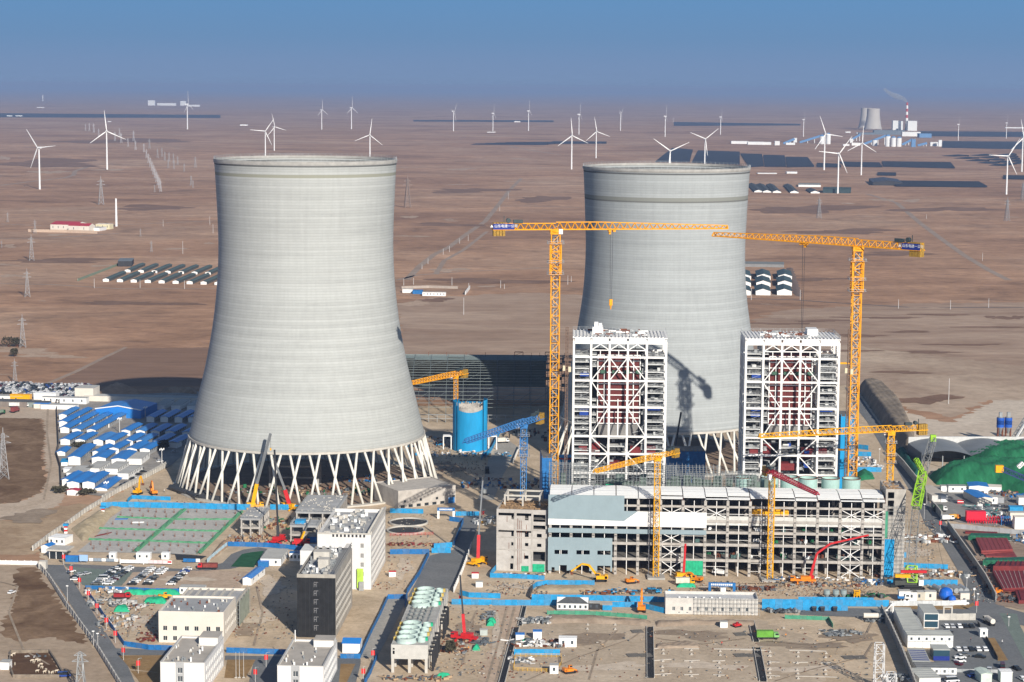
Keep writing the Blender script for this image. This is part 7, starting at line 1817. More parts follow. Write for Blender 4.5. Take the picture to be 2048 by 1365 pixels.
t = thing('steel_gantry', 'white steel arch stand at the head of the shaded wall', 'gantry', g(*R(290,305)))
q = MB(); q.bar((0,0,0),(4.5,0,5.6),0.35); q.bar((4.5,0,5.6),(4.5,0,0),0.35); q.bar((3.4,0,0),(3.4,0,4.4),0.3); q.bar((0,2,0),(4.5,2,5.6),0.35); q.bar((4.5,2,5.6),(4.5,2,0),0.35)
for k in range(4): q.bar((1+k,0,1.2+k*1.2),(1+k,2,1.2+k*1.2),0.25)
q.path([(0.6,0,0),(0.7,0,1.6),(1.3,0,2.2),(2,0,1.6),(2.1,0,0)],0.18); q.build('frame', WHITE_S, t)
# lattice masts at the lower edge
def mast(label, p0, h, w, mat, arms=False, taper=0.5, name='lattice_mast', cat='lattice mast', ch=0.3, br=0.2, group=None):
 t = thing(name, label, cat, g(*p0) if not isinstance(p0, Vector) else p0, 0, group)
 q = MB(); q.lattice((0,0,0),(0,0,h), w, w*1.0, ch, br, w2=taper); q.build('tower', mat, t)
 if arms:
  for z, l_ in arms: q = MB(); q.bar((-l_,0,z),(l_,0,z),ch*0.9); q.bar((-l_,0,z),(0,0,z+1.6),br); q.bar((l_,0,z),(0,0,z+1.6),br); q.build('cross_arm', mat, t)
 return t
p = g(*R(230,1240)); mast('white lattice mast at the lower right before the excavation', p, zat(p, R(250,670)[1]), 3.6, M('white_galv',(0.60,0.61,0.62),0.5,0.2), taper=0.92)
p = g(*R(385,1270)); mast('shorter white lattice mast beside the taller one at the bottom right', p, zat(p, R(395,1035)[1]), 3.4, MATS['white_galv'], taper=1.0)
p = g(*A(545,1440)); mast('grey lattice pylon at the bottom left by the perimeter wall', p, zat(p, A(548,1170)[1]), 3.6, GALV, [(zat(p, A(548,1170)[1])*0.80,3.2),(zat(p, A(548,1170)[1])*0.95,2.4)], 0.35, 'lattice_pylon', 'pylon')
# wind turbines on the plain
TURW = M('turbine_white', (0.78,0.79,0.80), 0.4, var=0)
def turbine_proto():
 t = thing('wind_turbine', '', 'wind turbine'); q = MB(); q.tube((0,0,0),(0,0,88),2.1,1.4,12); q.build('tower', TURW, t)
 q = MB(); q.box(-2.0,-3.5,88,2.0,7,92); q.build('nacelle', TURW, t)
 q = MB(); q.tube((0,-6.2,90),(0,-3.4,90),0.7,1.9,10); q.build('hub', TURW, t)
 for k in range(3):
  q = MB(); n = 8; pr = None
  for i in range(n+1):
   s = 1.5+46.5*i/n; c = 0.8*(1.5+1.9*min(1,i/1.5))*(1-0.82*(i/n)**1.1)+0.15; cur = [(-c*0.45,-0.25,s),(c*0.55,-0.12,s),(c*0.55,0.12,s),(-c*0.45,0.25,s)]
   k0 = len(q.v); q.v += cur
   if pr is not None:
    for j in range(4): q.f.append((pr+j,pr+(j+1)%4,k0+(j+1)%4,k0+j)); q.m.append(0)
   pr = k0
  q.f.append((pr,pr+1,pr+2,pr+3)); q.m.append(0)
  o = q.build('blade', TURW, t, (0,-5,90)); o.rotation_euler[1] = k*2*math.pi/3
 return t
TP = [(U,(233,583),(232,340),126,-25,'nearest white wind turbine at the left edge'),(U,(627,467),(627,250),96,15,'white wind turbine second from the left with one blade upright'),(U,(1097,232),(1096,90),95,75,'small white wind turbine beyond the left pylon rows'),
 (U,None,(1552,240),55,10,'left of the twin white turbines rising behind the left cooling tower rim'),(U,None,(1604,215),105,40,'right of the twin white turbines rising behind the left cooling tower rim'),(U,(1883,233),(1884,125),92,60,'small distant white turbine above the middle of the left cooling tower'),
 (X,(67,230),(66,112),90,60,'small distant white turbine above the right part of the left cooling tower'),(X,None,(175,262),82,0,'large white turbine just behind the right rim of the left cooling tower'),(X,(664,242),(664,135),290,70,'small distant white turbine first from the left between the towers'),(X,(895,243),(895,145),85,75,'small distant white turbine second from the left between the towers'),(X,(1103,240),(1103,130),95,75,'small distant white turbine third from the left between the towers'),
 (X,(1355,466),(1354,272),95,12,'large white turbine standing clear left of the right cooling tower'),(X,(1398,262),(1398,150),88,75,'small distant white turbine behind the large clear one'),(X,None,(1500,242),100,15,'large white turbine behind the left part of the right tower rim'),(X,(1641,240),(1641,140),280,70,'small distant white turbine above the left part of the right tower'),(X,(1902,275),(1902,158),90,80,'small distant white turbine above the middle of the right tower'),(X,None,(1932,355),25,5,'low white turbine with V blades behind the right tower rim'),
 (Y,None,(182,285),38,10,'white turbine behind the right part of the right tower rim'),(Y,(272,262),(272,160),85,75,'small distant white turbine right of the right tower top'),(Y,(757,275),(757,172),80,80,'small distant white turbine left of the far power plant'),(Y,(878,470),(880,262),112,20,'tall white turbine in front of the far twin silos'),(Y,(958,607),(963,380),54,8,'nearest white turbine by the dark roofed sheds on the right'),(Y,(1095,500),(1100,317),88,5,'white turbine in front of the far power plant silos'),(Y,(1663,297),(1664,195),80,80,'small distant white turbine right of the far power plant'),(Y,(1944,285),(1945,185),80,80,'small distant white turbine near the right edge'),(Y,(1945,613),(1950,397),57,8,'nearer white turbine near the right edge with spread blades'),(Y,(2035,480),(2040,285),102,15,'white turbine at the right edge, farther of the two there'),
 (X,(1950,190),(1951,165),90,60,'faint tiny turbine on the far plain beyond the right tower')]
tproto = None
for f, base, hub, ang, yaw, lab in TP:
 hp = f(*hub)
 if base is None: p = g(hp[0], hp[1], 91); p.z = 0; s = 1.0
 else: p = gg(*f(*base)); s = zat(p, hp[1])/90
 if tproto is None: tproto = turbine_proto(); o = tproto; o.location = p; o.rotation_euler[2] = math.radians(yaw); o['label'] = lab; o['group'] = 'wind turbines on the plain'; o.scale = (s,)*3
 else: o = dup(tproto, p, math.radians(yaw), lab, None, 'wind turbines on the plain', s)
 bl = [c for c in o.children if c.name.startswith('blade')]
 for k, c in enumerate(bl): c.rotation_euler[1] = math.radians(90-ang)+k*2*math.pi/3
# pylons and poles
PYM = M('pylon_steel', (0.30,0.30,0.31), 0.6, 0.2); PYL = M('pylon_pale', (0.44,0.44,0.46), 0.5)
def pylon_proto(mat, name='lattice_pylon'):
 t = thing(name, '', 'pylon'); q = MB(); w = 7.0
 cs = [(-1,-1),(1,-1),(1,1),(-1,1)]
 def at(z, c): k = (0.5*(1-z/40)+0.06) if z < 30 else 0.16; return V(c[0]*w*k, c[1]*w*k, z)
 zs_ = [0,7,13,18,22.5,26,29,32,35,38]
 for a, b in zip(zs_, zs_[1:]):
  for j in range(4):
   q.bar(at(a,cs[j]),at(b,cs[j]),0.45); q.bar(at(a,cs[j]),at(b,cs[(j+1)%4]),0.26); q.bar(at(a,cs[(j+1)%4]),at(b,cs[j]),0.26); q.bar(at(b,cs[j]),at(b,cs[(j+1)%4]),0.26)
 q.bar((0,0,38),(0,0,43),0.5); q.build('tower', mat, t)
 for z, l_ in ((30,6.5),(35,5)):
  q = MB(); q.bar((-l_,0,z),(l_,0,z),0.4); q.bar((-l_,0,z),(0,0,z+2.4),0.28); q.bar((l_,0,z),(0,0,z+2.4),0.28); q.build('cross_arm', mat, t)
 return t
pyp = {}
def pylon(f, base, top, lab, grp, mat=PYM, yaw=0.3):
 p = gg(*f(*base)); s = zat(p, f(*top)[1])/43.0
 if mat.name not in pyp:
  o = pylon_proto(mat); pyp[mat.name] = o; o.location = p; o.rotation_euler[2] = yaw; o.scale = (s,)*3; o['label'] = lab; o['group'] = grp
 else: o = dup(pyp[mat.name], p, yaw, lab, None, grp, s)
 return o
gp = 'lattice pylons on the left plain'
for f, b_, t_, lab in ((I,(155,325),(150,98),'grey pylon standing clear left of the ploughed field'),(I,(102,565),(100,400),'grey pylon behind the dense car park at the left'),(I,(27,1222),(20,870),'tall pale pylon at the left edge beside the scrub field'),(U,(160,1212),(158,1045),'grey pylon left of the shed rows, nearer one'),(U,(185,1000),(188,845),'grey pylon left of the shed rows, farther one'),(U,(592,672),(594,505),'tall grey pylon right of the red-roofed farm'),(U,(205,840),(203,755),'grey pylon left of the red-roofed farm'),(U,(886,950),(886,880),'small grey pylon right of the red-roofed farm'),(U,(1143,455),(1144,395),'dark twin-headed pylon near the left tower rim'),(U,(1118,560),(1115,500),'dark pylon left of the left tower, below the twin-headed one'),(U,(822,860),(822,810),'small grey pylon beyond the white mast of the farm'),(U,(45,775),(44,712),'grey pylon at the left edge beyond the farm'),(U,(10,925),(10,880),'short grey pylon at the left edge below the farm'),(Y,(848,752),(850,630),'grey pylon right of the right tower below the dark sheds'),(Y,(1948,768),(1950,636),'grey pylon near the right edge below the solar field'),(Y,(2040,645),(2042,545),'grey pylon at the right edge above the other one'),(X,(395,690),(405,500),'thin tall grey pylon right of the left cooling tower'),(I,(1,1150),(-5,960),'pylon leaving the left edge by the scrub field')):
 pylon(f, b_, t_, lab, gp, PYM if f is not X else M('pylon_brown',(0.24,0.19,0.165),0.8))
gl = 'pale pylons receding in a line'
for i in range(11):
 s = (i/10)**0.8; b_ = (842+98*s, 365+232*s); pylon(U, b_, (b_[0]-2, b_[1]-40-32*s), f'pale pylon, {ORD[i]} from the far end of the line beside the left tower', gl, PYL)
for i, (x, y) in enumerate(((500,240),(523,242),(549,252),(578,275),(673,300),(709,312),(749,333),(793,353),(782,300),(699,272))):
 pylon(U, (x,y), (x-2,y-38-(i%3)*6), f'faint far pylon, {ORD[i]} of the scattered ones beyond the second turbine', 'far pylons beyond the left turbines', PYL)
for i, (x, y) in enumerate(((875,345),(922,400),(948,395),(965,415),(990,420),(1015,425),(1040,440),(985,460),(1018,465),(1078,480),(905,600),(1130,575))):
 pylon(U, (x,y), (x,y-46), 'dim grey pylon in the loose cluster behind the pale pylon line', 'dim pylons behind the pale line', PYM)
POLE = M('pole_concrete', (0.55,0.54,0.53), 0.8, var=0)
def pole(f, b_, t_, lab, grp='utility poles on the plain', r=0.45, mat=POLE, arm=True):
 p = gg(*f(*b_)); h = zat(p, f(*t_)[1])
 t = thing('utility_pole', lab, 'pole', p, 0, grp); q = MB(); q.tube((0,0,0),(0,0,h),r,r*0.7,6); q.build('shaft', mat, t)
 if arm: q = MB(); q.bar((-1.6,0,h*0.93),(1.6,0,h*0.93),0.25); q.build('cross_arm', mat, t)
pole(U,(681,800),(676,635),'tall thick white mast beside the red-roofed farm', 'utility poles on the plain', 2.0, TURW, False)
for i, (f, b_, t_) in enumerate(((X,(724,1316),(724,1215)),(X,(604,965),(604,930)),(X,(640,950),(640,915)),(X,(700,900),(700,870)),(X,(750,885),(750,850)),(X,(515,1020),(515,985)),(X,(480,1050),(480,1020)),(X,(430,1140),(430,1100)),(X,(373,1145),(373,1105)),(X,(985,640),(985,600)),(X,(935,710),(935,680)),(X,(655,1145),(655,1095)),(X,(753,1175),(753,1130)),(X,(940,1160),(940,1115)),(X,(962,1165),(962,1135)),(X,(1333,1140),(1333,1085)),(X,(1353,1125),(1353,1090)),(U,(552,1160),(550,1105)),(U,(820,1160),(820,1110)),(U,(1080,1165),(1080,1115)),(U,(1070,960),(1070,885)),(U,(1228,790),(1227,740)),(U,(955,800),(955,760)),(U,(1247,840),(1247,785)),(Y,(452,1230),(450,1160)),(Y,(738,1230),(737,1170)),(Y,(1313,1280),(1313,1225)),(Y,(1617,1285),(1617,1230)),(Y,(1841,1275),(1841,1220)),(Y,(1805,1000),(1805,955)),(Y,(1477,755),(1477,735)),(H,(877,165),(878,-10)))):
 pole(f, b_, t_, 'thin pale utility pole standing on the brown plain' if i < 31 else 'thin pale utility pole on the dark patch right of the far yellow crane', r=0.3, arm=False)
# poultry sheds
TEAL_R = M('teal_grey_roof', (0.075,0.11,0.11), 0.9, var=0.15, scale=0.05)
def shed(label, f, gl_, gr_, h, vec, grp, roof=TEAL_R, rise=1.0, name='long_shed', cat='shed', style='gable', wall=WHITE_P):
 a = gg(*f(*gl_)); b = gg(*f(*gr_)); c = gg(*f(gl_[0]+vec[0], gl_[1]+vec[1])); d = c-a; rz = math.atan2(d.y,d.x)-math.pi/2
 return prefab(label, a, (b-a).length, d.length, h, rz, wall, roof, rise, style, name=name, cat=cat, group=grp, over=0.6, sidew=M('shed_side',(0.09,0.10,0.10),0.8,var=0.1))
gs_ = 'long sheds left of the left tower'
for i, x in enumerate((730,808,887,965,1043,1122,1200,1276)):
 o = shed(f'long teal-roofed shed, {ORD[i]} from the left in the far row', U, (x,1068+i*2.4), (x+34,1068+i*2.4), 3.0, (88,-38), gs_)
 if i in (2,4,6): q = MB(); q.box(2.2,-0.1,0,5.0,0.02,2.8); q.build('door', DARK, o)
for i, x in enumerate((602,684,765,847,928,1010,1092,1174,1255)):
 shed(f'long teal-roofed shed, {ORD[i]} from the left in the near row', U, (x,1123+i*2.4), (x+36,1123+i*2.4), 3.2, (102,-44), gs_)
shed('dark open barn at the corner of the long shed rows', U, (690,1035), (770,1033), 7, (14,-18), None, M('barn_roof',(0.12,0.14,0.16),0.6), style='flat', name='barn', cat='barn', wall=DARK)
gr_ = 'long sheds right of the right tower'
for cx, nm in ((405,'half hidden column beside the right tower'),(520,'middle column of the shed yard'),(645,'right column of the shed yard')):
 for k, (yb, sc) in enumerate(((1202,1.0),(1152,0.97),(1112,0.94))):
  shed(f'dark teal-roofed shed, {("nearest","middle","farthest")[k]} in the {nm}', Y, (cx-38*sc+(2-k)*-2,yb), (cx+48*sc-(2-k)*2,yb+1), 5.0, (-8,-30), gr_, M('dark_teal_roof',(0.05,0.082,0.085),0.6,var=0.15,scale=0.05), 2.6)
shed('long low grey shed behind the dark teal shed yard', Y, (405,1036), (625,1032), 4, (2,-14), None, M('grey_long_roof',(0.16,0.17,0.17),0.7), style='flat', wall=M('grey_long_wall',(0.22,0.22,0.22),0.8))
heap('earth_bank', 'earth bank along the right of the dark teal shed yard', 'earth bank', px(Y,(660,1045),(690,1040),(740,1190),(735,1215),(705,1200)), None, 3, M('bank_dark',(0.17,0.12,0.095),0.9,var=0.3), 0.3, 12, 0.4, 41)
for i, x in enumerate((470,520,578,680,800)):
 shed(f'dark roofed shed, {ORD[i]} from the left beside the right tower top', Y, (x,600+i*1.5), (x+ (48 if i < 4 else 52),600+i*1.5), 2.6, (-40 if i < 4 else -28,-42 if i < 4 else -18), 'dark roofed sheds by the right turbines', M('slate_roof',(0.05,0.062,0.07),0.9), 3.2)
shed('dark sheeted stack behind the nearest right turbine', Y, (870,604), (1015,602), 9, (5,-12), None, M('dark_green_stack',(0.03,0.055,0.06),0.7,var=0.2), style='flat', name='sheeted_stack', cat='stack', wall=M('dark_green_stack',(0.03,0.055,0.06),0.7,var=0.2))
shed('dark arched barn left of the lower solar field', Y, (1165,560), (1220,568), 8, (-25,-22), None, M('barn_dark',(0.05,0.055,0.075),0.6), 4, name='barn', cat='barn', wall=DARK)
shed('long grey roofed shed behind the dark roofed sheds', Y, (728,568), (858,570), 5, (0,-10), None, MATS['grey_long_roof'], style='flat')
# solar fields
SOL = M('solar_panel', (0.026,0.032,0.045), 0.7, var=0.15, scale=0.01, spec=0.15)
def solar(label, f, quad_, rows, fill=0.74):
 P_ = [gg(*f(*p)) for p in quad_]; o = P_[0]; t = thing('solar_field', label, 'solar field', o, 0, 'solar fields on the plain')
 A_, B_, C_, D_ = [p-o for p in P_]   # near left, near right, far right, far left
 for i in range(rows):
  s0, s1 = i/rows, (i+fill)/rows; a, b, c, d = A_.lerp(D_,s0), B_.lerp(C_,s0), B_.lerp(C_,s1), A_.lerp(D_,s1)
  q = MB(); q.quad([a+V(0,0,0.9),b+V(0,0,0.9),c+V(0,0,4.5),d+V(0,0,4.5)]); q.quad([d+V(0,0,0.3),c+V(0,0,0.3),c+V(0,0,4.5),d+V(0,0,4.5)]); q.build('panel_row', SOL, t)
solar('dark solar field just behind the right tower rim, leftmost block', Y, ((-110,425),(92,425),(110,355),(-10,345)), 14)
solar('dark solar field right of the sandy gap behind the right tower', Y, ((105,428),(385,440),(385,368),(140,360)), 16)
solar('dark solar field, third block behind the right tower', Y, ((440,455),(525,450),(515,382),(388,378)), 16)
solar('dark solar field, fourth block behind the right tower', Y, ((530,452),(655,452),(648,390),(522,386)), 14)
solar('dark solar field, right end of the blocks behind the right tower', Y, ((660,453),(822,453),(782,400),(652,398)), 12)
solar('thin dark solar field left of the tall turbine before the silos', Y, ((835,454),(980,456),(970,440),(835,434)), 5)
solar('grey pale solar field between the two middle right turbines', Y, ((1010,452),(1220,455),(1200,430),(960,425)), 6, 0.35)
solar('long dark solar field right of the middle right turbines', Y, ((1225,452),(1645,462),(1618,430),(1215,425)), 9)
solar('long dark solar field below the far power plant', Y, ((1300,568),(1835,573),(1785,545),(1270,540)), 8)
for i in range(7): solar(f'dark diagonal solar strip, {ORD[i]} of the set at the right edge', Y, ((1560+i*70,388+i*14),(1640+i*75,392+i*14),(2060,382+i*12),(2050,376+i*12)), 3, 0.6) if i < 5 else None
solar('low solar strip at the right edge below the diagonal ones', Y, ((1930,525),(2080,527),(2080,510),(1925,508)), 4)
solar('distant solar strip between the towers', X, ((760,322),(1200,324),(1340,308),(1000,312)), 4, 0.6)
solar('second distant solar strip between the towers', X, ((1180,318),(1560,316),(1560,308),(1250,306)), 4, 0.6)
solar('far blue solar strip left of the far power plant', Y, ((0,212),(740,209),(740,203),(0,190)), 3, 0.8)
solar('far blue solar strip right of the far power plant', Y, ((1430,272),(2080,277),(2080,250),(1430,246)), 5, 0.85)
solar('dark solar strip nearer below the far blue one at the right', Y, ((1570,340),(2080,350),(2080,308),(1570,305)), 8, 0.8)
solar('far blue strip on the left horizon', U, ((-20,162),(1290,166),(1290,150),(-20,140)), 5, 0.85)
solar('far blue strip on the middle horizon', X, ((430,186),(1250,190),(1250,182),(430,180)), 3, 0.85)
solar('small dark solar block below the far power plant turbines', Y, ((1190,503),(1300,505),(1300,492),(1190,490)), 4)
# far power plant
def dist_box(name, label, cat, f, x0, x1, yb, yt, dep, mat, roof=None, grp=None):
 a = gg(*f(x0, yb)); b = gg(*f(x1, yb)); h = zat(a, f(x0, yt)[1])-a.z; t = thing(name, label, cat, a, 0, grp)
 w = b.x-a.x; q = MB(); q.box(0,0,-3,w,dep,h-1); q.build('wall', mat, t); q = MB(); q.box(-0.5,-0.5,h-1,w+0.5,dep+0.5,h); q.build('roof', roof or mat, t); return t
def far_tower(label, f, x, yb, wb, wt, yt, mat):
 c = gg(*f(x, yb)); k = (c-CP).dot(FW)/F/2.926; h = zat(c, f(x, yt)[1]); t = thing('cooling_tower', label, 'cooling tower', c, 0, 'far cooling towers')
 q = MB(); r0 = wb/2*k; r1 = wt/2*k; pr = []
 for i in range(21): s = i/20; pr.append((r1*0.97+(r0-r1*0.97)*(1-s)**2.1+ (r1*0.03)*max(0,(s-0.8)/0.2)**2, 8+(h-8)*s))
 q.lathe(pr, 40); q.build('shell', mat, t, smooth=True); q = MB()
 for i in range(30): a_ = 2*math.pi*i/30; q.bar((r0*math.cos(a_),r0*math.sin(a_),0),((r0-.5)*math.cos(a_+.1),(r0-.5)*math.sin(a_+.1),8.2),1.6)
 q.build('legs', mat, t)
FCON = M('far_concrete', (0.44,0.42,0.39), 0.9, var=0.08, scale=0.02)
far_tower('front far cooling tower of the distant power plant', Y, 1164, 236, 104, 76, 105, FCON)
far_tower('shaded far cooling tower behind the front one at the distant plant', Y, 1122, 228, 88, 62, 103, FCON)
c = gg(*Y(1360,238)); t = thing('chimney', 'tall red and white banded chimney of the distant power plant', 'chimney', c); hh = zat(c, Y(1360,68)[1])
for i in range(9): q = MB(); z0_, z1_ = hh*i/9, hh*(i+1)/9; q.tube((0,0,z0_),(0,0,z1_),9.5-4*i/9,9.5-4*(i+1)/9,14); q.build('band', (M('chimney_red',(0.42,0.06,0.05),0.7) if i % 2 == 0 else WHITE_P) if i > 2 else FCON, t)
sm = MB(); pts = [(0,0,hh+2),(-25,0,hh+22),(-60,0,hh+34),(-100,0,hh+48),(-140,0,hh+78)]
for (a_, b_, r0, r1) in zip(pts, pts[1:], (7,13,17,14), (13,17,14,8)): sm.tube(a_, b_, r0, r1, 10)
smm = bpy.data.materials.new('chimney_smoke'); smm.use_nodes = True; nn = smm.node_tree; nn.nodes.remove(nn.nodes['Principled BSDF']); pv_ = nn.nodes.new('ShaderNodeVolumePrincipled'); pv_.inputs['Density'].default_value = 0.035; pv_.inputs['Color'].default_value = (1,1,1,1); nn.links.new(pv_.outputs[0], nn.nodes['Material Output'].inputs['Volume'])
so = sm.build('smoke', smm, None, c); so['kind'] = 'stuff'
gpf = 'buildings of the distant power plant'
FW2 = M('far_white', (0.70,0.72,0.73), 0.7, var=0.06, scale=0.02); FBL = M('far_blue', (0.10,0.22,0.42), 0.6); FDK = M('far_dark', (0.12,0.15,0.18), 0.7)
for (x0,x1,yb,yt,dp,m_,lab) in ((1280,1308,236,180,40,FW2,'left white boiler block of the distant power plant'),(1310,1336,236,183,40,FW2,'second white boiler block of the distant power plant'),(1368,1416,240,182,50,FW2,'large white boiler block right of the distant chimney'),(1170,1332,262,236,40,FDK,'long dark turbine hall of the distant power plant'),(1335,1432,272,246,30,FW2,'white low blocks before the distant boilers'),(1436,1500,280,256,60,FBL,'blue roofed store right of the distant boilers'),(1080,1165,262,250,30,FDK,'dark sheds at the foot of the distant cooling towers'),(590,617,325,300,20,FW2,'white tall store left of the distant silos'),(700,718,308,282,14,FW2,'white transfer tower of the distant conveyor'),(655,705,322,310,20,FW2,'white shed beneath the distant conveyor'),(990,1024,328,318,14,FW2,'white shed right of the distant twin silos'),(1030,1046,310,286,12,FW2,'white transfer tower right of the distant twin silos'),(1040,1086,326,310,14,FW2,'white shed beside the second distant conveyor'),(1500,1548,330,306,16,FW2,'white block at the right end of the distant plant'),(1548,1566,332,294,12,FW2,'tall white block at the right end of the distant plant'),(1390,1412,335,288,14,FBL,'blue transfer tower right of the distant silos'),(1004,1030,252,244,12,FW2,'small white blocks left of the distant towers'),(335,430,316,300,30,FW2,'white village blocks left of the distant plant, left part'),(432,520,321,304,30,FW2,'white village blocks left of the distant plant, middle part'),(522,566,322,306,24,FW2,'white village blocks left of the distant plant, right part')):
 dist_box('plant_building', lab, 'building', Y, x0, x1, yb, yt, dp, m_, grp=gpf)
for i, (x, yb, yt, w) in enumerate(((1250,332,258,32),(1283,333,268,30),(1316,333,270,30),(1174,328,285,30),(866,318,262,30),(902,318,250,28))):
 c = gg(*Y(x,yb)); k = (c-CP).dot(FW)/F/2.926; h = zat(c, Y(x,yt)[1]); t = thing('storage_silo', f'white storage silo, {ORD[i]} of the distant plant silos counted from the big group', 'silo', c, 0, 'storage silos of the distant plant')
 q = MB(); q.tube((0,0,0),(0,0,h*0.86),w/2*k,n=18); q.build('shell', FW2, t); q = MB(); q.tube((0,0,h*0.86),(0,0,h),w/2*k*1.02,w/4*k,n=18); q.build('roof', FBL, t)
for i, (a_, b_) in enumerate((((640,318),(705,288)),((735,312),(870,266)),((1030,300),(1090,262)) ,((1110,322),(1240,268)),((1335,325),(1395,290)),((1425,330),(1480,312)))):
 pa = gg(*Y(*a_));
 r = ray(*Y(*b_)); pb = CP + r*(pa.y/r.y); t = thing('conveyor_gallery', f'blue sloping conveyor gallery, {ORD[i]} from the left at the distant plant', 'conveyor', pa, 0, 'conveyors of the distant plant')
 q = MB(); q.bar((0,0,3), pb-pa, 9, 9); q.build('gallery', FBL, t); q = MB()
 for s in (0.35,0.65,0.95): e_ = (pb-pa)*s; q.bar((e_.x,0,e_.z-4),(e_.x,0,0),2.5)
 build_each(q, 'trestle', FW2, t)
for i, (f, x0, x1, yb, yt, lab) in enumerate(((U,40,75,158,150,'white buildings on the left horizon edge, left one'),(U,90,135,158,150,'white buildings on the left horizon edge, right one'),(U,866,915,92,62,'grey white works block on the far left horizon'),(U,920,1050,92,78,'low pale works row on the far left horizon'),(U,1055,1093,92,66,'second tall works block on the far left horizon'),(U,1100,1180,98,88,'low pale works blocks right of the far left horizon works'),(U,1405,1450,210,203,'white farm on the plain left of the left tower top'),(X,1020,1055,190,184,'tiny white store on the far plain between the towers'),(U,248,254,66,30,'thin far tower on the left horizon'),(U,215,270,105,101,'pale streak of buildings below the thin far tower'),(Y,490,600,492,487,'low white huts right of the right tower, left pair'),(Y,660,720,490,480,'low brown huts right of the right tower'),(Y,1940,2060,225,219,'pale roofs far away at the right edge'),(U,630,650,188,184,'tiny white hut above the second turbine'),(Y,1070,1100,258,250,'small white hut before the distant towers'),(Y,1770,1840,330,326,'tiny white huts in the right solar strip'),(X,860,910,250,246,'white works at the foot of a small turbine between the towers'))):
 dist_box('far_building', lab, 'building', f, x0, x1, yb, yt, 25, FW2, grp='far buildings')
# red-roofed farm and the white compound
RR = M('farm_red_roof', (0.42,0.04,0.06), 0.6, var=0.1, scale=0.1)
a = gg(*U(295,820)); prefab('long cream farmhouse with red roof on the left plain', a, 46, 40, 9, -0.25, CREAM, RR, 4, 'cross', win=5, name='farmhouse', cat='house')
a = gg(*U(400,828)); prefab('smaller cream farmhouse with red roof on the left plain', a, 36, 22, 9, -0.25, CREAM, RR, 3.5, 'cross', win=2, name='farmhouse', cat='house')
a = gg(*U(560,815)); flat('yellow flat roofed farm store on the left plain', a, 24, 16, 8, -0.2, M('yellow_wall',(0.66,0.6,0.40),0.8), CREAM, win=3, name='farm_store', cat='store')
a = gg(*U(512,826)); flat('low white farm shed by the yellow store', a, 20, 30, 5, -0.2, WHITE_P, GREYRL, name='farm_store', cat='store')
def far_wall(label, f, pts, h, mat):
 W_ = [gg(*f(*p)) for p in pts]; o = W_[0]; t = thing('yard_wall', label, 'wall', o)
 for a, b in zip(W_, W_[1:]): q = MB(); q.bar(a-o+V(0,0,h/2), b-o+V(0,0,h/2), 0.6, h); q.build('panel', mat, t)
far_wall('tan yard wall in front of the red-roofed farm', U, ((165,832),(390,836),(570,842)), 4.5, M('tan_wall',(0.50,0.38,0.29),0.8))
far_wall('green net fence left of the long shed rows', U, ((455,1120),(690,1030)), 3, M('sage_fence',(0.22,0.27,0.20),0.8))
a = gg(*X(365,1188)); flat('white shed at the left of the small compound behind the left tower', a, 11.5, 7, 4, -0.08, WHITE_P, GREYRL, name='compound_shed', cat='shed')
a = gg(*X(425,1195)); flat('blue shed in the middle of the small compound behind the left tower', a, 11, 8, 4, -0.08, BLUE_D, BLUE_D, name='compound_shed', cat='shed')
a = gg(*X(482,1206)); flat('long white shed at the right of the small compound behind the left tower', a, 26, 7, 4, -0.06, WHITE_P, GREYRL, win=7, name='compound_shed', cat='shed')
far_wall('white wall at the right end of the small compound', X, ((733,1200),(760,1165)), 4, WHITE_P)
far_wall('pale yard wall behind the small compound', X, ((360,1165),(520,1160),(690,1165)), 3, M('dusty_wall',(0.36,0.31,0.27),0.8))
# pale and dark patches of soil on the plain
PP = soil('pale_patch_soil', (0.36,0.25,0.175), (0.50,0.37,0.275), 0.03); DP = soil('dark_patch_soil', (0.185,0.112,0.076), (0.27,0.17,0.118), 0.02)
def patch(f, x, y, w, h, mat, seed, z=0.06):
 r_ = random.Random(seed); mb = MB(); n = 26; ph = [r_.uniform(0,6.28) for _ in range(4)]; out = []
 for i in range(n):
  a = 2*math.pi*i/n; k = 1+0.3*math.sin(2*a+ph[0])+0.22*math.sin(3*a+ph[1])+0.16*math.sin(7*a+ph[2])+r_.uniform(-.12,.12)
  p = gg(*f(x+w*k*math.cos(a), y+h*k*math.sin(a))); out.append((p.x, p.y, gz(p.x,p.y)+z))
 mb.quad(out[::-1]); o = mb.build('soil_patch', mat); me = o.data; me.update()
 if me.polygons[0].normal.z < 0: me.flip_normals()
 struct(o)
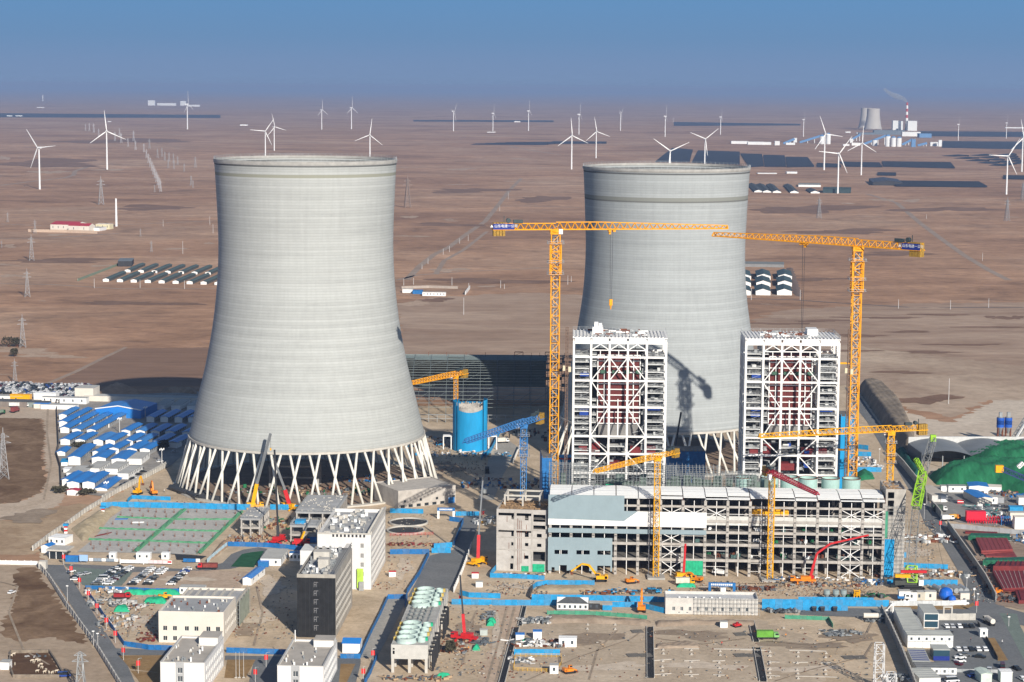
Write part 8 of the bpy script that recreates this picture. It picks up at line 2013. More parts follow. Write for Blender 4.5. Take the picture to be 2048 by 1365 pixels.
for i, (f, x, y, w, h, m_) in enumerate(((I,150,350,250,16,PP),(I,330,385,200,14,PP),(I,40,325,60,8,PP),(U,290,482,90,9,PP),(U,20,400,30,12,PP),(U,640,468,130,4,PP),(U,55,915,40,8,PP),(U,70,1088,60,10,PP),(U,1225,898,25,5,PP),(U,590,1030,60,6,PP),(U,330,848,60,5,PP),(U,130,440,60,4,PP),(X,705,465,70,6,PP),(X,410,745,40,8,PP),(X,430,857,90,5,PP),(X,1050,405,60,3,PP),(X,640,1055,90,12,PP),(X,450,1250,90,16,PP),(Y,1230,645,60,6,PP),(Y,1390,650,60,7,PP),(Y,1020,665,40,3,PP),(Y,1480,1278,110,5,PP),(Y,900,1330,400,10,PP),(Y,540,1200,120,8,PP),
 (U,300,430,330,20,DP),(U,760,300,300,14,DP),(U,900,690,250,12,DP),(U,350,1000,330,12,DP),(U,800,1250,300,12,DP),(X,760,590,240,12,DP),(X,1180,640,150,16,DP),(X,620,790,200,10,DP),(X,900,1120,330,16,DP),(X,560,1230,100,10,DP),(Y,780,700,330,22,DP),(Y,1000,830,300,14,DP),(Y,1600,700,240,14,DP),(Y,1300,960,260,10,DP),(Y,800,1110,200,8,DP),(Y,1880,1332,50,10,DP),(Y,1990,1335,60,10,DP))): patch(f, x, y, w, h, m_, i, 0.05+0.004*i)
for i, (x, y, w, h) in enumerate(((1560,648,50,4),(1650,642,60,4),(1760,636,70,4),(1880,630,60,3),(1600,668,40,3),(1720,672,60,4),(1820,664,50,3),(1930,690,60,4),(1990,655,60,3),(1540,690,30,3),(1700,702,70,3),(1860,705,60,4),(1850,800,60,14),(1800,745,50,5))): patch(lambda a, b: (a, b), x, y, w, h*0.55, DP, 100+i, 0.2+0.004*i)
# cars
CARC = {'white':(0.78,0.78,0.78),'silver':(0.42,0.43,0.45),'black':(0.02,0.021,0.024),'grey':(0.12,0.125,0.13),'blue':(0.02,0.06,0.28),'maroon':(0.09,0.012,0.018),'red':(0.45,0.02,0.02)}
def car_proto(colour, kind='car', lod=0):
 m_ = M('paint_'+colour, CARC[colour], 0.25, var=0, spec=0.5); t = thing('parked_car', '', 'car')
 w = 0.9; L_ = 2.25 if kind != 'van' else 2.6; h1 = 0.95; h2 = 1.5 if kind != 'van' else 2.15
 q = MB()
 q.extr_y([(-L_,0.35),(L_,0.35),(L_,0.75),(L_*0.96,h1-0.12),(L_*0.45,h1),(-L_*0.82,h1+0.02),(-L_,0.85)], -w, w)
 roofp = {'car':[(L_*0.45,h1),(L_*0.16,h2),(-L_*0.5,h2),(-L_*0.82,h1)],'van':[(L_*0.8,h1),(L_*0.55,h2),(-L_*0.97,h2),(-L_*0.97,h1)],'pickup':[(L_*0.5,h1),(L_*0.25,h2+.2),(-L_*0.15,h2+.2),(-L_*0.22,h1)]}[kind]
 cx = [( (x,z) ) for x, z in roofp]
 q.extr_y([(x*0.97,z) for x, z in cx], -w*0.84, w*0.84); q.build('body', m_, t)
 if lod < 2:
  q = MB(); a_, b_, c_, d_ = cx
  q.extr_y([(a_[0]+0.02,a_[1]+0.03),(b_[0]+0.05,b_[1]-0.1),(c_[0]-0.05,c_[1]-0.1),(d_[0]-0.02,d_[1]+0.03)], -w*0.86, w*0.86); q.build('window', GLASS_D, t)
 if lod < 1:
  for x in (-L_*0.6, L_*0.6):
   for y in (-w+0.08, w-0.08): q = MB(); q.tube((x,y-0.11,0.34),(x,y+0.11,0.34),0.34,n=10); q.build('wheel', BLACKM, t)
 return t
cps = {}
def car(p, rz, colour, label, group, kind='car', lod=0, scale=1.0):
 k = (colour, kind, lod)
 if k not in cps:
  o = car_proto(*k); cps[k] = o; o.location = p; o.rotation_euler[2] = rz; o['label'] = label; o['group'] = group; o.scale = (scale,)*3
  if kind != 'car': o['category'] = kind; o.name = 'parked_'+kind
 else: o = dup(cps[k], p, rz, label, kind if kind != 'car' else 'car', group, scale)
 return o
gpk = 'cars in the near left car park'
def line(a, b, cols, nm, f=O, wob=6):
 n = len(cols)
 for i, c in enumerate(cols):
  s = i/max(1,n-1); kind = 'car'
  if '-' in c: c, kind = c.split('-')
  p = g(*f(a[0]+(b[0]-a[0])*s+RU(-wob,wob), a[1]+(b[1]-a[1])*s)); car(p, 0.06+RU(-0.05,0.05)+(math.pi if rnd.random()<.4 else 0), c, f'{c} {kind}, {ORD[i]} from the front in the {nm}', gpk, kind, scale=1.03)
line((490,405),(795,180),['grey','silver','white','white-van','white','black','black','white','black','white','black'],'left double rank')
line((650,408),(945,190),['white','white','silver','maroon','silver','black','grey','black','black','white','white','white'],'second rank')
line((985,412),(1250,195),['black','white','white','grey','black','silver','silver','white','white','white'],'third rank')
line((1190,410),(1285,315),['black','white','black','grey'],'short fourth rank')
line((1350,268),(1420,205),['white','white','white-pickup','white'],'far part of the fourth rank')
line((1508,412),(1745,208),['white','black','black','silver','black','white','blue','white'],'right hand rank')
for x, y, c, lab, rz in ((152,240,'white','white car standing alone nearest the road in the car park',0.9),(270,285,'silver','silver car second of the loose cars by the road',0.9),(365,270,'silver','silver car third of the loose cars by the road',0.9),(205,318,'black','black car beside a white one near the road',0.05),(208,350,'white','white car in front of the black one near the road',0.05)): car(g(*O(x,y)), rz, c, lab, gpk)
gof = 'cars in the office car park'
for i, (x, c) in enumerate(((1080,'white'),(1150,'silver'),(1240,'white'),(1312,'black'),(1392,'black'))): car(g(*R(x,470)), -1.5, c, f'{c} car, {ORD[i]} from the left in the back row of the office car park', gof, scale=1.05)
for i, (x, c) in enumerate(((1228,'white'),(1310,'silver'),(1385,'black'),(1475,'white'),(1560,'white'))): car(g(*R(x,758)), -1.5, c, f'{c} car, {ORD[i]} from the left in the front row of the office car park', gof, scale=1.05)
for x, y, c, rz, k, lab in ((1500,850,'black',-0.35,'car','black car parked alone in the lower office lot'),(1245,905,'white',0.1,'pickup','white pickup in front of the blue banner office'),(1250,858,'white',0.1,'pickup','white pickup behind the other near the blue banner office'),(1310,830,'grey',0.1,'car','grey car behind the white pickups'),(1500,1020,'silver',1.3,'car','silver car left of the pair by the railing'),(1615,1008,'silver',1.3,'car','silver car right of the pair by the railing'),(1955,1000,'black',-1.2,'car','black car driving on the right road'),(2030,1130,'white',-1.3,'car','white car at the right bottom edge'),(1150,1150,'white',0.2,'van','white van at the bottom edge by the container roof'),(1090,540,'black',0.3,'car','black car by the glazed office end'),(870,545,'white',0.2,'car','white car tucked beside the glazed office end'),(1778,975,'maroon',1.4,'van','maroon van at the corner of the lower lot'),(1420,1090,'blue',0.3,'car','blue car at the bottom edge before the tents'),(1210,940,'maroon',-0.6,'car','maroon car beside the white pickup')):
 car(g(*R(x,y)), rz, c, lab, gof, k, scale=1.08)
car(g(*A(80,765)), 1.2, 'white', 'white car alone on the waste ground at the left', 'cars outside the wall'); car(g(*A(432,1328)), 0.2, 'blue', 'blue car beside the sheep pen', 'cars outside the wall', 'van')
for i, (x, y, c) in enumerate(((170,1165,'black'),(205,1150,'white'),(245,1110,'black'),(300,1075,'black'),(265,1030,'black'),(700,815,'silver'),(520,940,'white'),(40,1250,'black'),(90,1225,'black'))): car(g(*L(x,y)), 0.7, c, f'{c} car beside the pale wall in front of the camp, {ORD[i]} counted from the front' , 'cars in front of the camp', lod=1)
glot = 'cars in the dense far lot'; nn = 0
rows_ = [(140,0,560),(164,20,1420),(186,0,1440),(208,10,1430),(230,0,1420),(252,20,1180),(274,0,1170),(296,10,1180),(318,380,1180),(342,680,1180),(366,960,1190)]
for j, (y, xa, xb) in enumerate(rows_):
 x = xa+RU(0,20)
 while x < xb and nn < 285:
  if rnd.random() < 0.94:
   c = rnd.choice(['white']*6+['silver']*3+['black']*4+['grey']*2+['blue','maroon']); lab = {'white':'tiny white car in the dense lot behind the blue-roofed camp','silver':'tiny silver car in the dense lot behind the blue-roofed camp','black':'tiny black car in the dense lot behind the blue-roofed camp','grey':'tiny dark grey car in the dense lot behind the blue-roofed camp','blue':'tiny blue car in the dense lot behind the blue-roofed camp','maroon':'tiny maroon car in the dense lot behind the blue-roofed camp'}[c]
   car(g(*N(x, y+RU(-4,4))), math.pi/2+RU(-0.2,0.2), c, lab, glot+', '+c, lod=1, scale=1.12); nn += 1
  x += RU(46,60)
# excavators and loaders
def digger(label, p0, rz, mat, reach=1.0, up=1.0, s=1.0):
 t = thing('excavator', label, 'excavator', g(*p0), rz, 'excavators')
 for sy in (-1.15,1.15): q = MB(); q.box(-1.9,sy-0.3,0.15,1.9,sy+0.3,0.8); q.tube((-1.9,sy-0.3,0.48),(-1.9,sy+0.3,0.48),0.4,n=8); q.tube((1.9,sy-0.3,0.48),(1.9,sy+0.3,0.48),0.4,n=8); q.build('track', BLACKM, t)
 q = MB(); q.box(-2.3,-1.3,0.95,1.4,1.3,2.0); q.box(-2.6,-1.3,1.1,-1.4,1.3,2.3); q.build('superstructure', mat, t)
 q = MB(); q.box(0.0,0.35,2.0,1.4,1.3,3.0); cb_ = q.build('cab', mat, t); q = MB(); q.box(0.3,0.3,2.2,1.45,1.35,2.85); q.build('cab_window', GLASS_D, cb_)
 e1 = V(4.2*reach,0,4.6*up); e2 = V(6.6*reach,0,2.6*up); q = MB(); q.bar((1.0,0,1.9),(2.6*reach,0,4.3*up),0.55,0.7); q.bar((2.6*reach,0,4.3*up),e1,0.5,0.6); q.build('boom', mat, t)
 q = MB(); q.bar(e1,e2,0.4,0.5); q.build('stick', mat, t); q = MB(); q.extr_y([(e2.x-0.3,e2.z),(e2.x+0.4,e2.z-0.2),(e2.x+0.1,e2.z-1.2),(e2.x-0.8,e2.z-0.9)],-0.6,0.6); q.build('bucket', RUST, t)
 t.scale = (s,)*3; return t
digger('yellow excavator with raised arm at the foot of the camp wall', A(930,98), 1.2, YELLOW, 0.7, 1.8, 1.2)
digger('orange excavator with dark arm right of the yellow one by the camp wall', A(1035,100), 2.0, ORANGE, 0.8, 1.3, 1.2)
digger('yellow excavator with bent arm before the grey clad hall front', D(985,995), math.pi, YELLOW, 1.5, 1.3, 1.4)
digger('orange excavator with grey arm beside the low white workshop', Fz(1070,365), 1.5, ORANGE, 0.7, 1.5, 1.35)
digger('small orange loader in the pit before the turbine hall', D(1235,1012), 0.3, ORANGE, 0.6, 0.4, 1.0)
digger('small orange machine beside the yellow railed pit', Fz(560,800), 0.4, ORANGE, 0.5, 0.3, 1.0)
digger('yellow machine beneath the green covers in the scrap yard', A(1105,805), 0.3, YELLOW, 0.6, 0.4, 1.0)
digger('orange machine beside the white dump lorry in the hall pit', D(1775,1000), 2.6, ORANGE, 0.9, 0.8, 1.1)
digger('orange machine low by the red steel at the bottom of the storage yard', Q(910,1150), 0.5, ORANGE, 0.6, 0.4, 0.9)
digger('small red machine near the head of the excavation trench', Fz(1745,475), 0.5, RED, 0.5, 0.4, 0.7)
# big black pipes by the left tower
for i, (a_, b_) in enumerate((((1150,68),(1260,105)),((1180,58),(1300,95)),((1215,95),(1385,128)),((1240,80),(1400,112)),((1300,125),(1525,155)),((1275,108),(1330,138)))):
 p = g(*A(*a_)); q_ = g(*A(*b_)); t = thing('black_pipe', f'large black pipe lying by the left tower legs, {ORD[i]} from the left', 'pipe', p, 0, 'large black pipes by the left tower'); q = MB(); d = q_-p; q.lathe([(1.6,0),(1.6,d.length),(1.35,d.length),(1.35,0)],14,closed=True); o = q.build('shell', M('pipe_black',(0.045,0.047,0.052),0.5,var=0.2), t, (0,0,1.7)); o.rotation_euler = d.to_track_quat('Z','Y').to_euler()
# excavation: lined trenches, footings, stakes
def trench(label, pts, w=2.2):
 W_ = [g(*p) for p in pts]; o = W_[0]; t = thing('lined_trench', label, 'trench', o, 0, 'black lined trenches')
 for a, b in zip(W_, W_[1:]):
  a = a-o; b = b-o; q = MB(); q.bar(a+V(0,0,0.08), b+V(0,0,0.08), w, 0.1); q.build('liner', M('liner_black',(0.016,0.017,0.02),0.6,var=0.3), t)
  d = (b-a).normalized(); n = V(-d.y,d.x,0)
  for s_ in (-1,1): q = MB(); q.bar(a+n*s_*(w/2+0.15)+V(0,0,0.3), b+n*s_*(w/2+0.15)+V(0,0,0.3), 0.25, 0.6); q.build('kerb', CONC_L, t)
trench('black lined trench down the middle of the excavation', px(Fz,(1130,475),(1135,835)), 2.6)
trench('black lined trench along the left of the excavation', px(Fz,(188,478),(130,690),(75,900)), 2.2)
trench('black lined trench right of the middle, upper piece', px(Fz,(1845,435),(1880,580)), 2.2)
trench('black lined trench right of the middle, lower piece', px(Fz,(1885,622),(1930,860)), 2.6)
trench('short dark trench beside the dirt road by the hoarding', px(Fz,(245,330),(212,465)), 1.6)
FT = M('footing_pale', (0.44,0.41,0.37), 0.8, var=0.08); fp = None
def footing(p):
 global fp
 if fp is None:
  fp = thing('footing', 'small pale concrete footing in the rows across the excavation', 'footing', p, 0, 'concrete footings in the excavation'); q = MB(); q.box(-0.55,-0.45,0,0.55,0.45,0.4); q.build('pad', FT, fp); q = MB(); q.box(-0.2,-0.2,0.4,0.2,0.2,0.9); q.build('stub', FT, fp)
 else: dup(fp, p, RU(-.1,.1))
for x0, ys_ in ((1222,(640,667,720,760,788,820)),(1420,(643,672,725,765,795,825)),(1622,(650,678,730,768,798,825)),(690,(462,492)),(880,(462,494)),(1980,(655,682,730,775,805,835))):
 for y in ys_: footing(g(*Fz(x0+RU(-5,5), y)))
for x0, ys_ in ((215,(668,698,740,795,820,855)),(418,(672,702,750,798,825,860)),(620,(678,708,755,800,830)),(450,(498,)),(320,(496,)),(575,(535,))):
 for y in ys_: footing(g(*G(x0+RU(-5,5), y)))
def beam(label, a_, b_): p = g(*a_); q_ = g(*b_); q = MB(); q.bar(V(0,0,0.2), q_-p+V(0,0,0.2), 0.4, 0.3); o = q.build('ground_beam', FT, None, p); tag(o, label, 'ground beam', 'pale ground beams in the excavation')
for i, (f, a_, b_) in enumerate(((Fz,(1155,630),(1260,622)),(Fz,(1370,630),(1475,632)),(Fz,(1560,632),(1870,635)),(Fz,(1155,715),(1280,705)),(Fz,(1370,716),(1480,712)),(Fz,(1570,718),(1660,715)),(Fz,(1155,815),(1280,805)),(Fz,(1370,815),(1475,812)),(Fz,(1575,815),(1660,818)),(G,(0,652),(190,655)),(G,(355,655),(620,662)),(G,(180,835),(290,842)),(G,(400,842),(700,850)),(G,(205,738),(285,742)),(G,(380,745),(490,742)),(G,(580,748),(660,745)))):
 beam(f'thin pale ground beam on the excavation floor, {ORD[i]} counted row by row', f(*a_), f(*b_))
def rebarmat(label, c, w, d): t = thing('rebar_mat', label, 'rebar mat', g(*c), 0.2); q = MB(); [q.bar((i*w/8,0,0.15),(i*w/8,d,0.15),0.14) for i in range(9)]; [q.bar((0,i*d/6,0.2),(w,i*d/6,0.2),0.14) for i in range(7)]; q.build('bars', MATS['rebar_grey'], t)
for i, c in enumerate((Fz(1010,520),Fz(980,690),Fz(1070,690),Fz(1740,540),Fz(1740,690),Fz(1830,690),G(760,720),G(840,720),G(720,540))): rebarmat(f'grey rebar mat lying on the excavation floor, {ORD[i]} from the left', c, 5, 5)
# materials, clutter
DUST = M('dusty_tarp', (0.48,0.47,0.46), 0.8, var=0.2, scale=0.4)
for lab, c, w, d, n, ms, hm_ in (('white and grey sheeted material heap at the top of the scrap yard', A(720,760), 20, 8, 50, [DUST,WHITE_P,GREY_ST,TAN], 2.4),('grey sheeted heaps in the middle of the scrap yard', A(760,840), 22, 12, 60, [DUST,GREY_ST,DUST,SLATE], 1.8),('pale sheeted heaps at the lower end of the scrap yard', A(790,950), 16, 20, 60, [DUST,TAN,GREY_ST,DUST], 1.8),('mixed dark material at the right of the scrap yard', A(880,860), 14, 14, 40, [TAN,SLATE,RUST,DUST], 1.4),('reddish pipes beside the cream boxy building', A(1000,1065), 9, 14, 30, [RUST,REDOX,RUST], 0.8),('timber and steel heap before the small concrete frame', B(690,410), 26, 12, 90, [WOOD,RUST,GREY_ST,TAN], 2.2),('materials strewn between the concrete frame and the shell', B(880,300), 16, 30, 80, [WOOD,RUST,GREY_ST,GREENNET,TAN], 1.8),('materials beside the bare concrete stair block', D(340,950), 22, 4, 40, [TAN,GREY_ST,WHITE_P,RUST], 1.2),('grey pipes and pallets by the mobile crane right of the fan deck', C(930,920), 6, 14, 24, [SLATE,GREY_ST], 1.0),('scattered parts below the fan deck black pipes', C(700,1130), 12, 20, 36, [RUST,SLATE,TAN,GREY_ST], 1.0),('stacked steel below the right side of the fan deck', C(880,1100), 6, 16, 30, [SLATE,GREY_ST,SLATE], 1.0),('scaffold couplers at the foot of the fan deck front', C(450,1345), 26, 5, 60, [RUST,SLATE,TAN], 1.0),('white bags and goods in the small blue fenced compound', Fz(330,600), 26, 9, 80, [WHITE_P,DUST,SLATE,RUST,WHITE_P], 1.8),('broken stones in the yellow railed pit', Fz(220,720), 10, 9, 40, [DUST,SLATE,WHITE_P], 0.8),('pile of grey pipes at the left of the excavation', Fz(335,440), 14, 7, 70, [DUST,GREY_ST,SLATE], 1.8),('goods along the left of the hall pit', D(1100,1095), 30, 6, 60, [RUST,TAN,SLATE,BLUE_F], 1.2),('drums and frames by the hall pit wall', D(1330,1085), 30, 6, 70, [SLATE,BLUE_F,GREY_ST,DARK], 2.0),('steel members stacked before the turbine hall, white', E(1150,985), 36, 5, 60, [WHITE_P,GREY_ST,WHITE_P,TAN], 0.9),('goods beside the yellow mast foot before the hall', E(730,985), 16, 6, 46, [TAN,SLATE,WHITE_P,BLUE_D], 1.4),('red and grey material along the pit edge before the hall', E(1080,1030), 44, 7, 80, [RUST,TAN,SLATE,GREY_ST], 1.2),('rebar cages in the hall front pit', E(530,1065), 20, 5, 60, [RUST,RUST,SLATE], 1.8),('machine parts by the grey lorry at the hall end', E(1470,1010), 14, 8, 50, [SLATE,GREY_ST,BLUE_D,WHITE_P], 1.8),('dark gear behind the mint tanks on trestles', G(900,270), 18, 6, 40, [GREENNET,SLATE,DARK], 1.8),('goods strewn under the left cooling tower', (600,985), 80, 24, 140, [SLATE,RUST,TAN,GREENNET,GREY_ST], 2.2),('goods inside the left tower near its right legs', (760,960), 60, 20, 80, [SLATE,TAN,BLUE_D,RUST], 1.8),('materials beside the blue silo foot', S(830,740), 60, 14, 100, [SLATE,GREY_ST,BLUE_F,TAN,WHITE_P], 2.0),('crates and materials right of the left tower foot', S(470,600), 40, 40, 90, [TAN,RUST,BLUE_F,WHITE_P,SLATE], 2.4),('stacked black goods in shade right of the blue crane', S(1660,530), 50, 40, 70, [DARK,SLATE,RUST], 3.0),('piled boards and pipes in the shaded yard left of the block roof', S(1400,1080), 60, 30, 140, [BLUE_D,SLATE,GREY_ST,RUST], 2.4),('bundles beside the white banner fence', C(900,280), 12, 22, 50, [WHITE_P,GREY_ST,SLATE], 2.0),('rubble under the tank pits railing', C(400,440), 34, 5, 50, [REDOX,RUST,TAN], 1.2),('black pipe ends stacked before the bright blue hoarding', G(310,380), 14, 4, 70, [SLATE,GREY_ST,DARK], 1.8),('pile of tubes behind the mixer lorry', G(985,440), 12, 8, 60, [SLATE,GREY_ST], 1.4),('grey goods along the shaded wall at the bottom right', R(470,1120), 12, 12, 50, [SLATE,GREY_ST,WHITE_P], 1.6),('assorted goods in the yard between the blue hoardings right of the boiler', H(300,560), 14, 26, 60, [SLATE,TAN,WHITE_P,BLUE_D], 1.6),('white blocks at the road corner by the bunker building', H(380,600), 10, 12, 30, [WHITE_P,DUST], 1.6),('parts on the ground in front of the green net fence', G(740,535), 16, 10, 60, [GREY_ST,SLATE], 0.8)):
 scrap(lab, c, w, d, n, ms, hm_)
for i, (c, w, d, lab) in enumerate(((A(905,775),12,5,'green covered heap at the top of the scrap yard, left'),(A(1080,775),20,5,'green covered heap at the top of the scrap yard, right'),(A(1045,835),12,9,'green covered heap in the right of the scrap yard'),(A(820,890),8,8,'small green covered heap in the lower scrap yard'),(C(945,985),4,6,'green covered bundle right of the red crane'),(C(850,1150),4,7,'green covered bundle beside the stacked steel'),(C(630,1335),8,4,'green covered bundle at the foot of the fan deck'),(Fz(268,580),6,3,'green box in the small blue fenced compound'),(Fz(10,450),5,7,'green covered heap left of the dirt road'),(D(1690,1045),10,3,'green net under the white dump lorry'))):
 if lab: heap('covered_heap', lab, 'covered heap', [(c[0]-w*2,c[1]),(c[0]+w*2,c[1]),(c[0]+w*1.8,c[1]-d*0.9),(c[0]-w*1.6,c[1]-d*0.9)], None, 2.0, GREENBR, 0.35, 14, 1.2, 60+i)
# small compound left of the excavation
run('blue hoarding along the small materials compound in the foreground', px(Fz,(170,670),(495,672)), 2.4, BLUE_F, group=hb)
flat('white double cabin at the right of the small blue fenced compound', Fz(486,615), 7.4, 4, 3.6, -0.05, roof=WHITE_P, win=2); flat('small white guard cabin on the yellow railed pit', Fz(422,805), 3.4, 3, 3.4, -0.05, roof=GREYRL, win=1)
flat('white cabin with blue lettering behind the small materials compound, left', Fz(182,575), 3.6, 3, 2.8, 0, roof=BLUE_R); flat('white cabin top with blue strip behind the small materials compound, right', Fz(305,560), 3.6, 3, 3.2, 0, roof=BLUE_R)
# mint tanks on trestles
for i, x in enumerate((625,690,745)):
 t = thing('mint_tank', f'mint grey hopper on trestle behind the bright blue hoarding, {ORD[i]} from the left', 'tank', g(*G(x,282)), 0, 'mint hoppers on trestles'); q = MB(); q.tube((0,0,0.6),(0,0,2.4),0.5,1.5,12); q.tube((0,0,2.4),(0,0,4.2),1.5,n=12); q.build('shell', M('grey_mint',(0.28,0.34,0.34),0.5,var=0.1), t); q = MB(); q.lathe([(1.6,0),(1.6,0.6)],12); q.build('base_ring', SLATE, t)
t = thing('yellow_hopper', 'yellow framed hopper behind the bright blue hoarding', 'hopper', g(*G(842,285))); q = MB(); [q.bar((x,y,0),(x,y,4.4),0.3) for x in (-1.2,1.2) for y in (-1,1)]; q.bar((-1.2,-1,4.4),(1.2,-1,4.4),0.3); q.bar((-1.2,-1,2.2),(1.2,-1,2.2),0.3); q.build('frame', YELLOW, t); q = MB(); q.tube((0,0,1),(0,0,3.6),0.3,1.1,8); q.build('bowl', YELLOW, t)
for i, x in enumerate((535,595,685)): t = thing('black_bin', f'black bin before the bright blue hoarding, {ORD[i]} from the left', 'bin', g(*G(x,372)), 0, 'black bins'); q = MB(); q.extr_y([(-0.7,0),(0.7,0),(1.0,2.0),(-1.0,2.0)],-0.8,0.8); q.build('body', BLKB, t); q = MB(); q.box(-1.05,-0.85,2.0,1.05,0.85,2.15); q.build('lid', SLATE, t)
for i, (f, x, y, lab) in enumerate(((B,1625,655,'small red and white shelter on the bare ground right of the white block'),(C,835,665,'white and red notice cabin before the stair block'),(C,862,725,'small brown roofed shelter near the stacked rebar'),(Fz,1640,480,'small white and red barrow shelter on the excavation edge'),(C,890,1050,'grey generator box right of the red crane'))):
 if lab: flat(lab, f(x-14,y), 3.2, 2.2, 2.4, 0.0, wall=(WHITE_P if i != 4 else M('gen_grey',(0.4,0.45,0.43),0.6)), roof=(RED if i < 2 else GREYRL), name='site_shelter', cat='shelter')
# lamp posts with red banners, masts
lp = None; flags = [(A,(430,575)),(A,(480,655)),(A,(537,735)),(A,(597,825)),(A,(655,912)),(A,(718,1010)),(A,(778,1100)),(A,(832,1215)),(A,(932,1305)),(B,(783,1265)),(B,(710,1365)),(C,(155,1235)),(C,(90,1360)),(Q,(140,285)),(R,(1455,285)),(C,(895,275))]
for i, (f, p) in enumerate(flags):
 lab = f'red bannered lamp post, {ORD[i]} along the left road from the gatehouse' if i < 9 else ['red bannered lamp post between the two low white blocks, upper','red bannered lamp post between the two low white blocks, lower','red bannered lamp post at the lower right of the ramp, upper','red bannered lamp post at the lower right of the ramp, lower','red bannered lamp post beside the right road wall','red bannered lamp post at the right road junction','red bannered lamp post by the head of the grey road'][i-9]
 if lp is None:
  lp = thing('street_lamp', lab, 'street lamp', g(*f(*p)), 0, 'lamp posts with red banners'); q = MB(); q.tube((0,0,0),(0,0,6),0.11,0.08,6); q.bar((0,0,6),(1.2,0,6.2),0.1); q.build('post', POLE, lp); q = MB(); q.box(0.7,-0.15,6.1,1.5,0.15,6.25); q.build('lamp_head', GREY_ST, lp)
  q = MB(); q.box(-0.75,-0.04,3.2,0.75,0.04,5.2); q.build('banner', M('banner_red',(0.60,0.02,0.02),0.6,var=0), lp)
 else: dup(lp, g(*f(*p)), RU(-.3,.3), lab)
wl_ = None
for i, (f, p, hh_) in enumerate(((Q,(500,1075),5),(Q,(600,1240),5),(R,(1425,120),5),(R,(1468,190),5),(H,(710,950),8),(H,(405,560),8),(R,(1857,455),4),(A,(455,820),7),(A,(660,1150),7),(A,(630,1118),6))):
 t = thing('lamp_post', f'thin pale lamp post beside the roads, {ORD[i]} listed from the right road', 'lamp post', g(*f(*p)), 0, 'thin lamp posts'); q = MB(); q.tube((0,0,0),(0,0,hh_),0.12,0.08,6); q.build('post', POLE, t); q = MB(); q.box(-0.5,-0.2,hh_,0.5,0.2,hh_+0.4); q.build('lamp_head', WHITE_P, t)
for i, (f, b_, t_, lab) in enumerate(((L,(328,360),(325,225),'white lamp mast with floodlights at the middle of the camp'),(K,(905,560),(908,370),'white lamp mast with floodlights between the camp rows'),(K,(730,1280),(725,1200),'grey pole with cross arms in front of the camp'),(L,(545,960),(545,770),'white lamp mast at the camp front by the parked cars'))):
 if lab:
  p = g(*f(*b_)); h = zat(p, f(*t_)[1]); t = thing('light_mast', lab, 'light mast', p, 0, 'light masts in the camp'); q = MB(); q.tube((0,0,0),(0,0,h),0.28,0.18,8); q.build('post', POLE, t)
  for k in range(4): q = MB(); q.box(-1.4+k*0.8,-0.3,h-0.9+0.5*(k%2),-0.8+k*0.8,0.3,h+0.1+0.5*(k%2)); q.build('floodlight', WHITE_P, t)
# flag poles between the white blocks
for i, x in enumerate((580,603,632)): p = g(*B(x,1335)); t = thing('flag_pole', f'slim white flag pole between the low white blocks, {ORD[i]} from the left', 'flag pole', p, 0, 'flag poles'); q = MB(); q.tube((0,0,0),(0,0,10.5),0.10,0.06,6); q.build('shaft', POLE, t); q = MB(); q.box(-0.5,-0.5,0,0.5,0.5,0.3); q.build('base', CONC_L, t)
# checkered water tower posts by the basement wall
for i, (x, y) in enumerate(((695,240),(445,360))):
 t = thing('watch_post', ('red and white banded watch post with blue cap at the upper left of the basement','red and white banded watch post with blue cap lower by the perimeter wall')[i], 'watch post', g(*A(x,y)), 0, 'watch posts')
 for k in range(4): q = MB(); q.box(-0.8,-0.8,k*1.0,0.8,0.8,k*1.0+0.98); q.build('band', RED if k % 2 else WHITE_P, t)
 q = MB(); q.box(-1.3,-1.3,4,1.3,1.3,5); q.build('cap', BLUE_F, t)
# maroon pipes on the basement slab
for i in range(6): p = g(*A(640+i*6,385-i*2)); t = thing('maroon_pipe', f'maroon pipe lying on the left basement slab, {ORD[i]} from the left', 'pipe', p, 0.5, 'maroon pipes'); q = MB(); q.tube((0,0,0.3),(7.5,3,0.3),0.22,n=8); q.build('shell', M('maroon_pipe_paint',(0.16,0.03,0.03),0.6), t)
for x0, y0, w_, lab, m_ in ((890,292,4.5,'white beam lying on the upper left basement slab',WHITE_P),(775,270,5,'blue pipes at the upper left of the basement',BLUE_D)): t = thing('beam', lab, 'beam', g(*A(x0,y0)), 0.1); q = MB(); q.box(0,0,0,w_*1.3,0.6,0.6); q.box(0.4,0.9,0,w_*1.3+.4,1.5,0.5); build_each(q, 'bar', m_, t)
# sheep pen, people, bushes
def skin_mesh(name, pts, edges, radii, mat, root=0):
 me = bpy.data.meshes.new(name); me.from_pydata([tuple(p) for p in pts], edges, []); o = bpy.data.objects.new(name, me); COL.objects.link(o)
 md = o.modifiers.new('skin', 'SKIN');
 for i, r_ in enumerate(radii): me.skin_vertices[0].data[i].radius = (r_, r_) if not isinstance(r_, tuple) else r_
 me.skin_vertices[0].data[root].use_root = True
 o.modifiers.new('sub', 'SUBSURF').levels = 1
 dg = bpy.context.evaluated_depsgraph_get(); nm = bpy.data.meshes.new_from_object(o.evaluated_get(dg)); bpy.data.objects.remove(o); nm.name = name; nm.materials.append(mat)
 q = bpy.data.objects.new(name, nm); COL.objects.link(q); return q
WOOL = M('sheep_wool', (0.55,0.47,0.37), 0.9, var=0.2, scale=3)
pts = [(-0.45,0,0.72),(0.0,0,0.74),(0.42,0,0.74),(0.62,0,0.92),(0.82,0,0.90),(-0.60,0,0.62)]; ed = [(0,1),(1,2),(2,3),(3,4),(0,5)]; rad = [0.25,0.28,0.23,0.13,0.08,0.05]
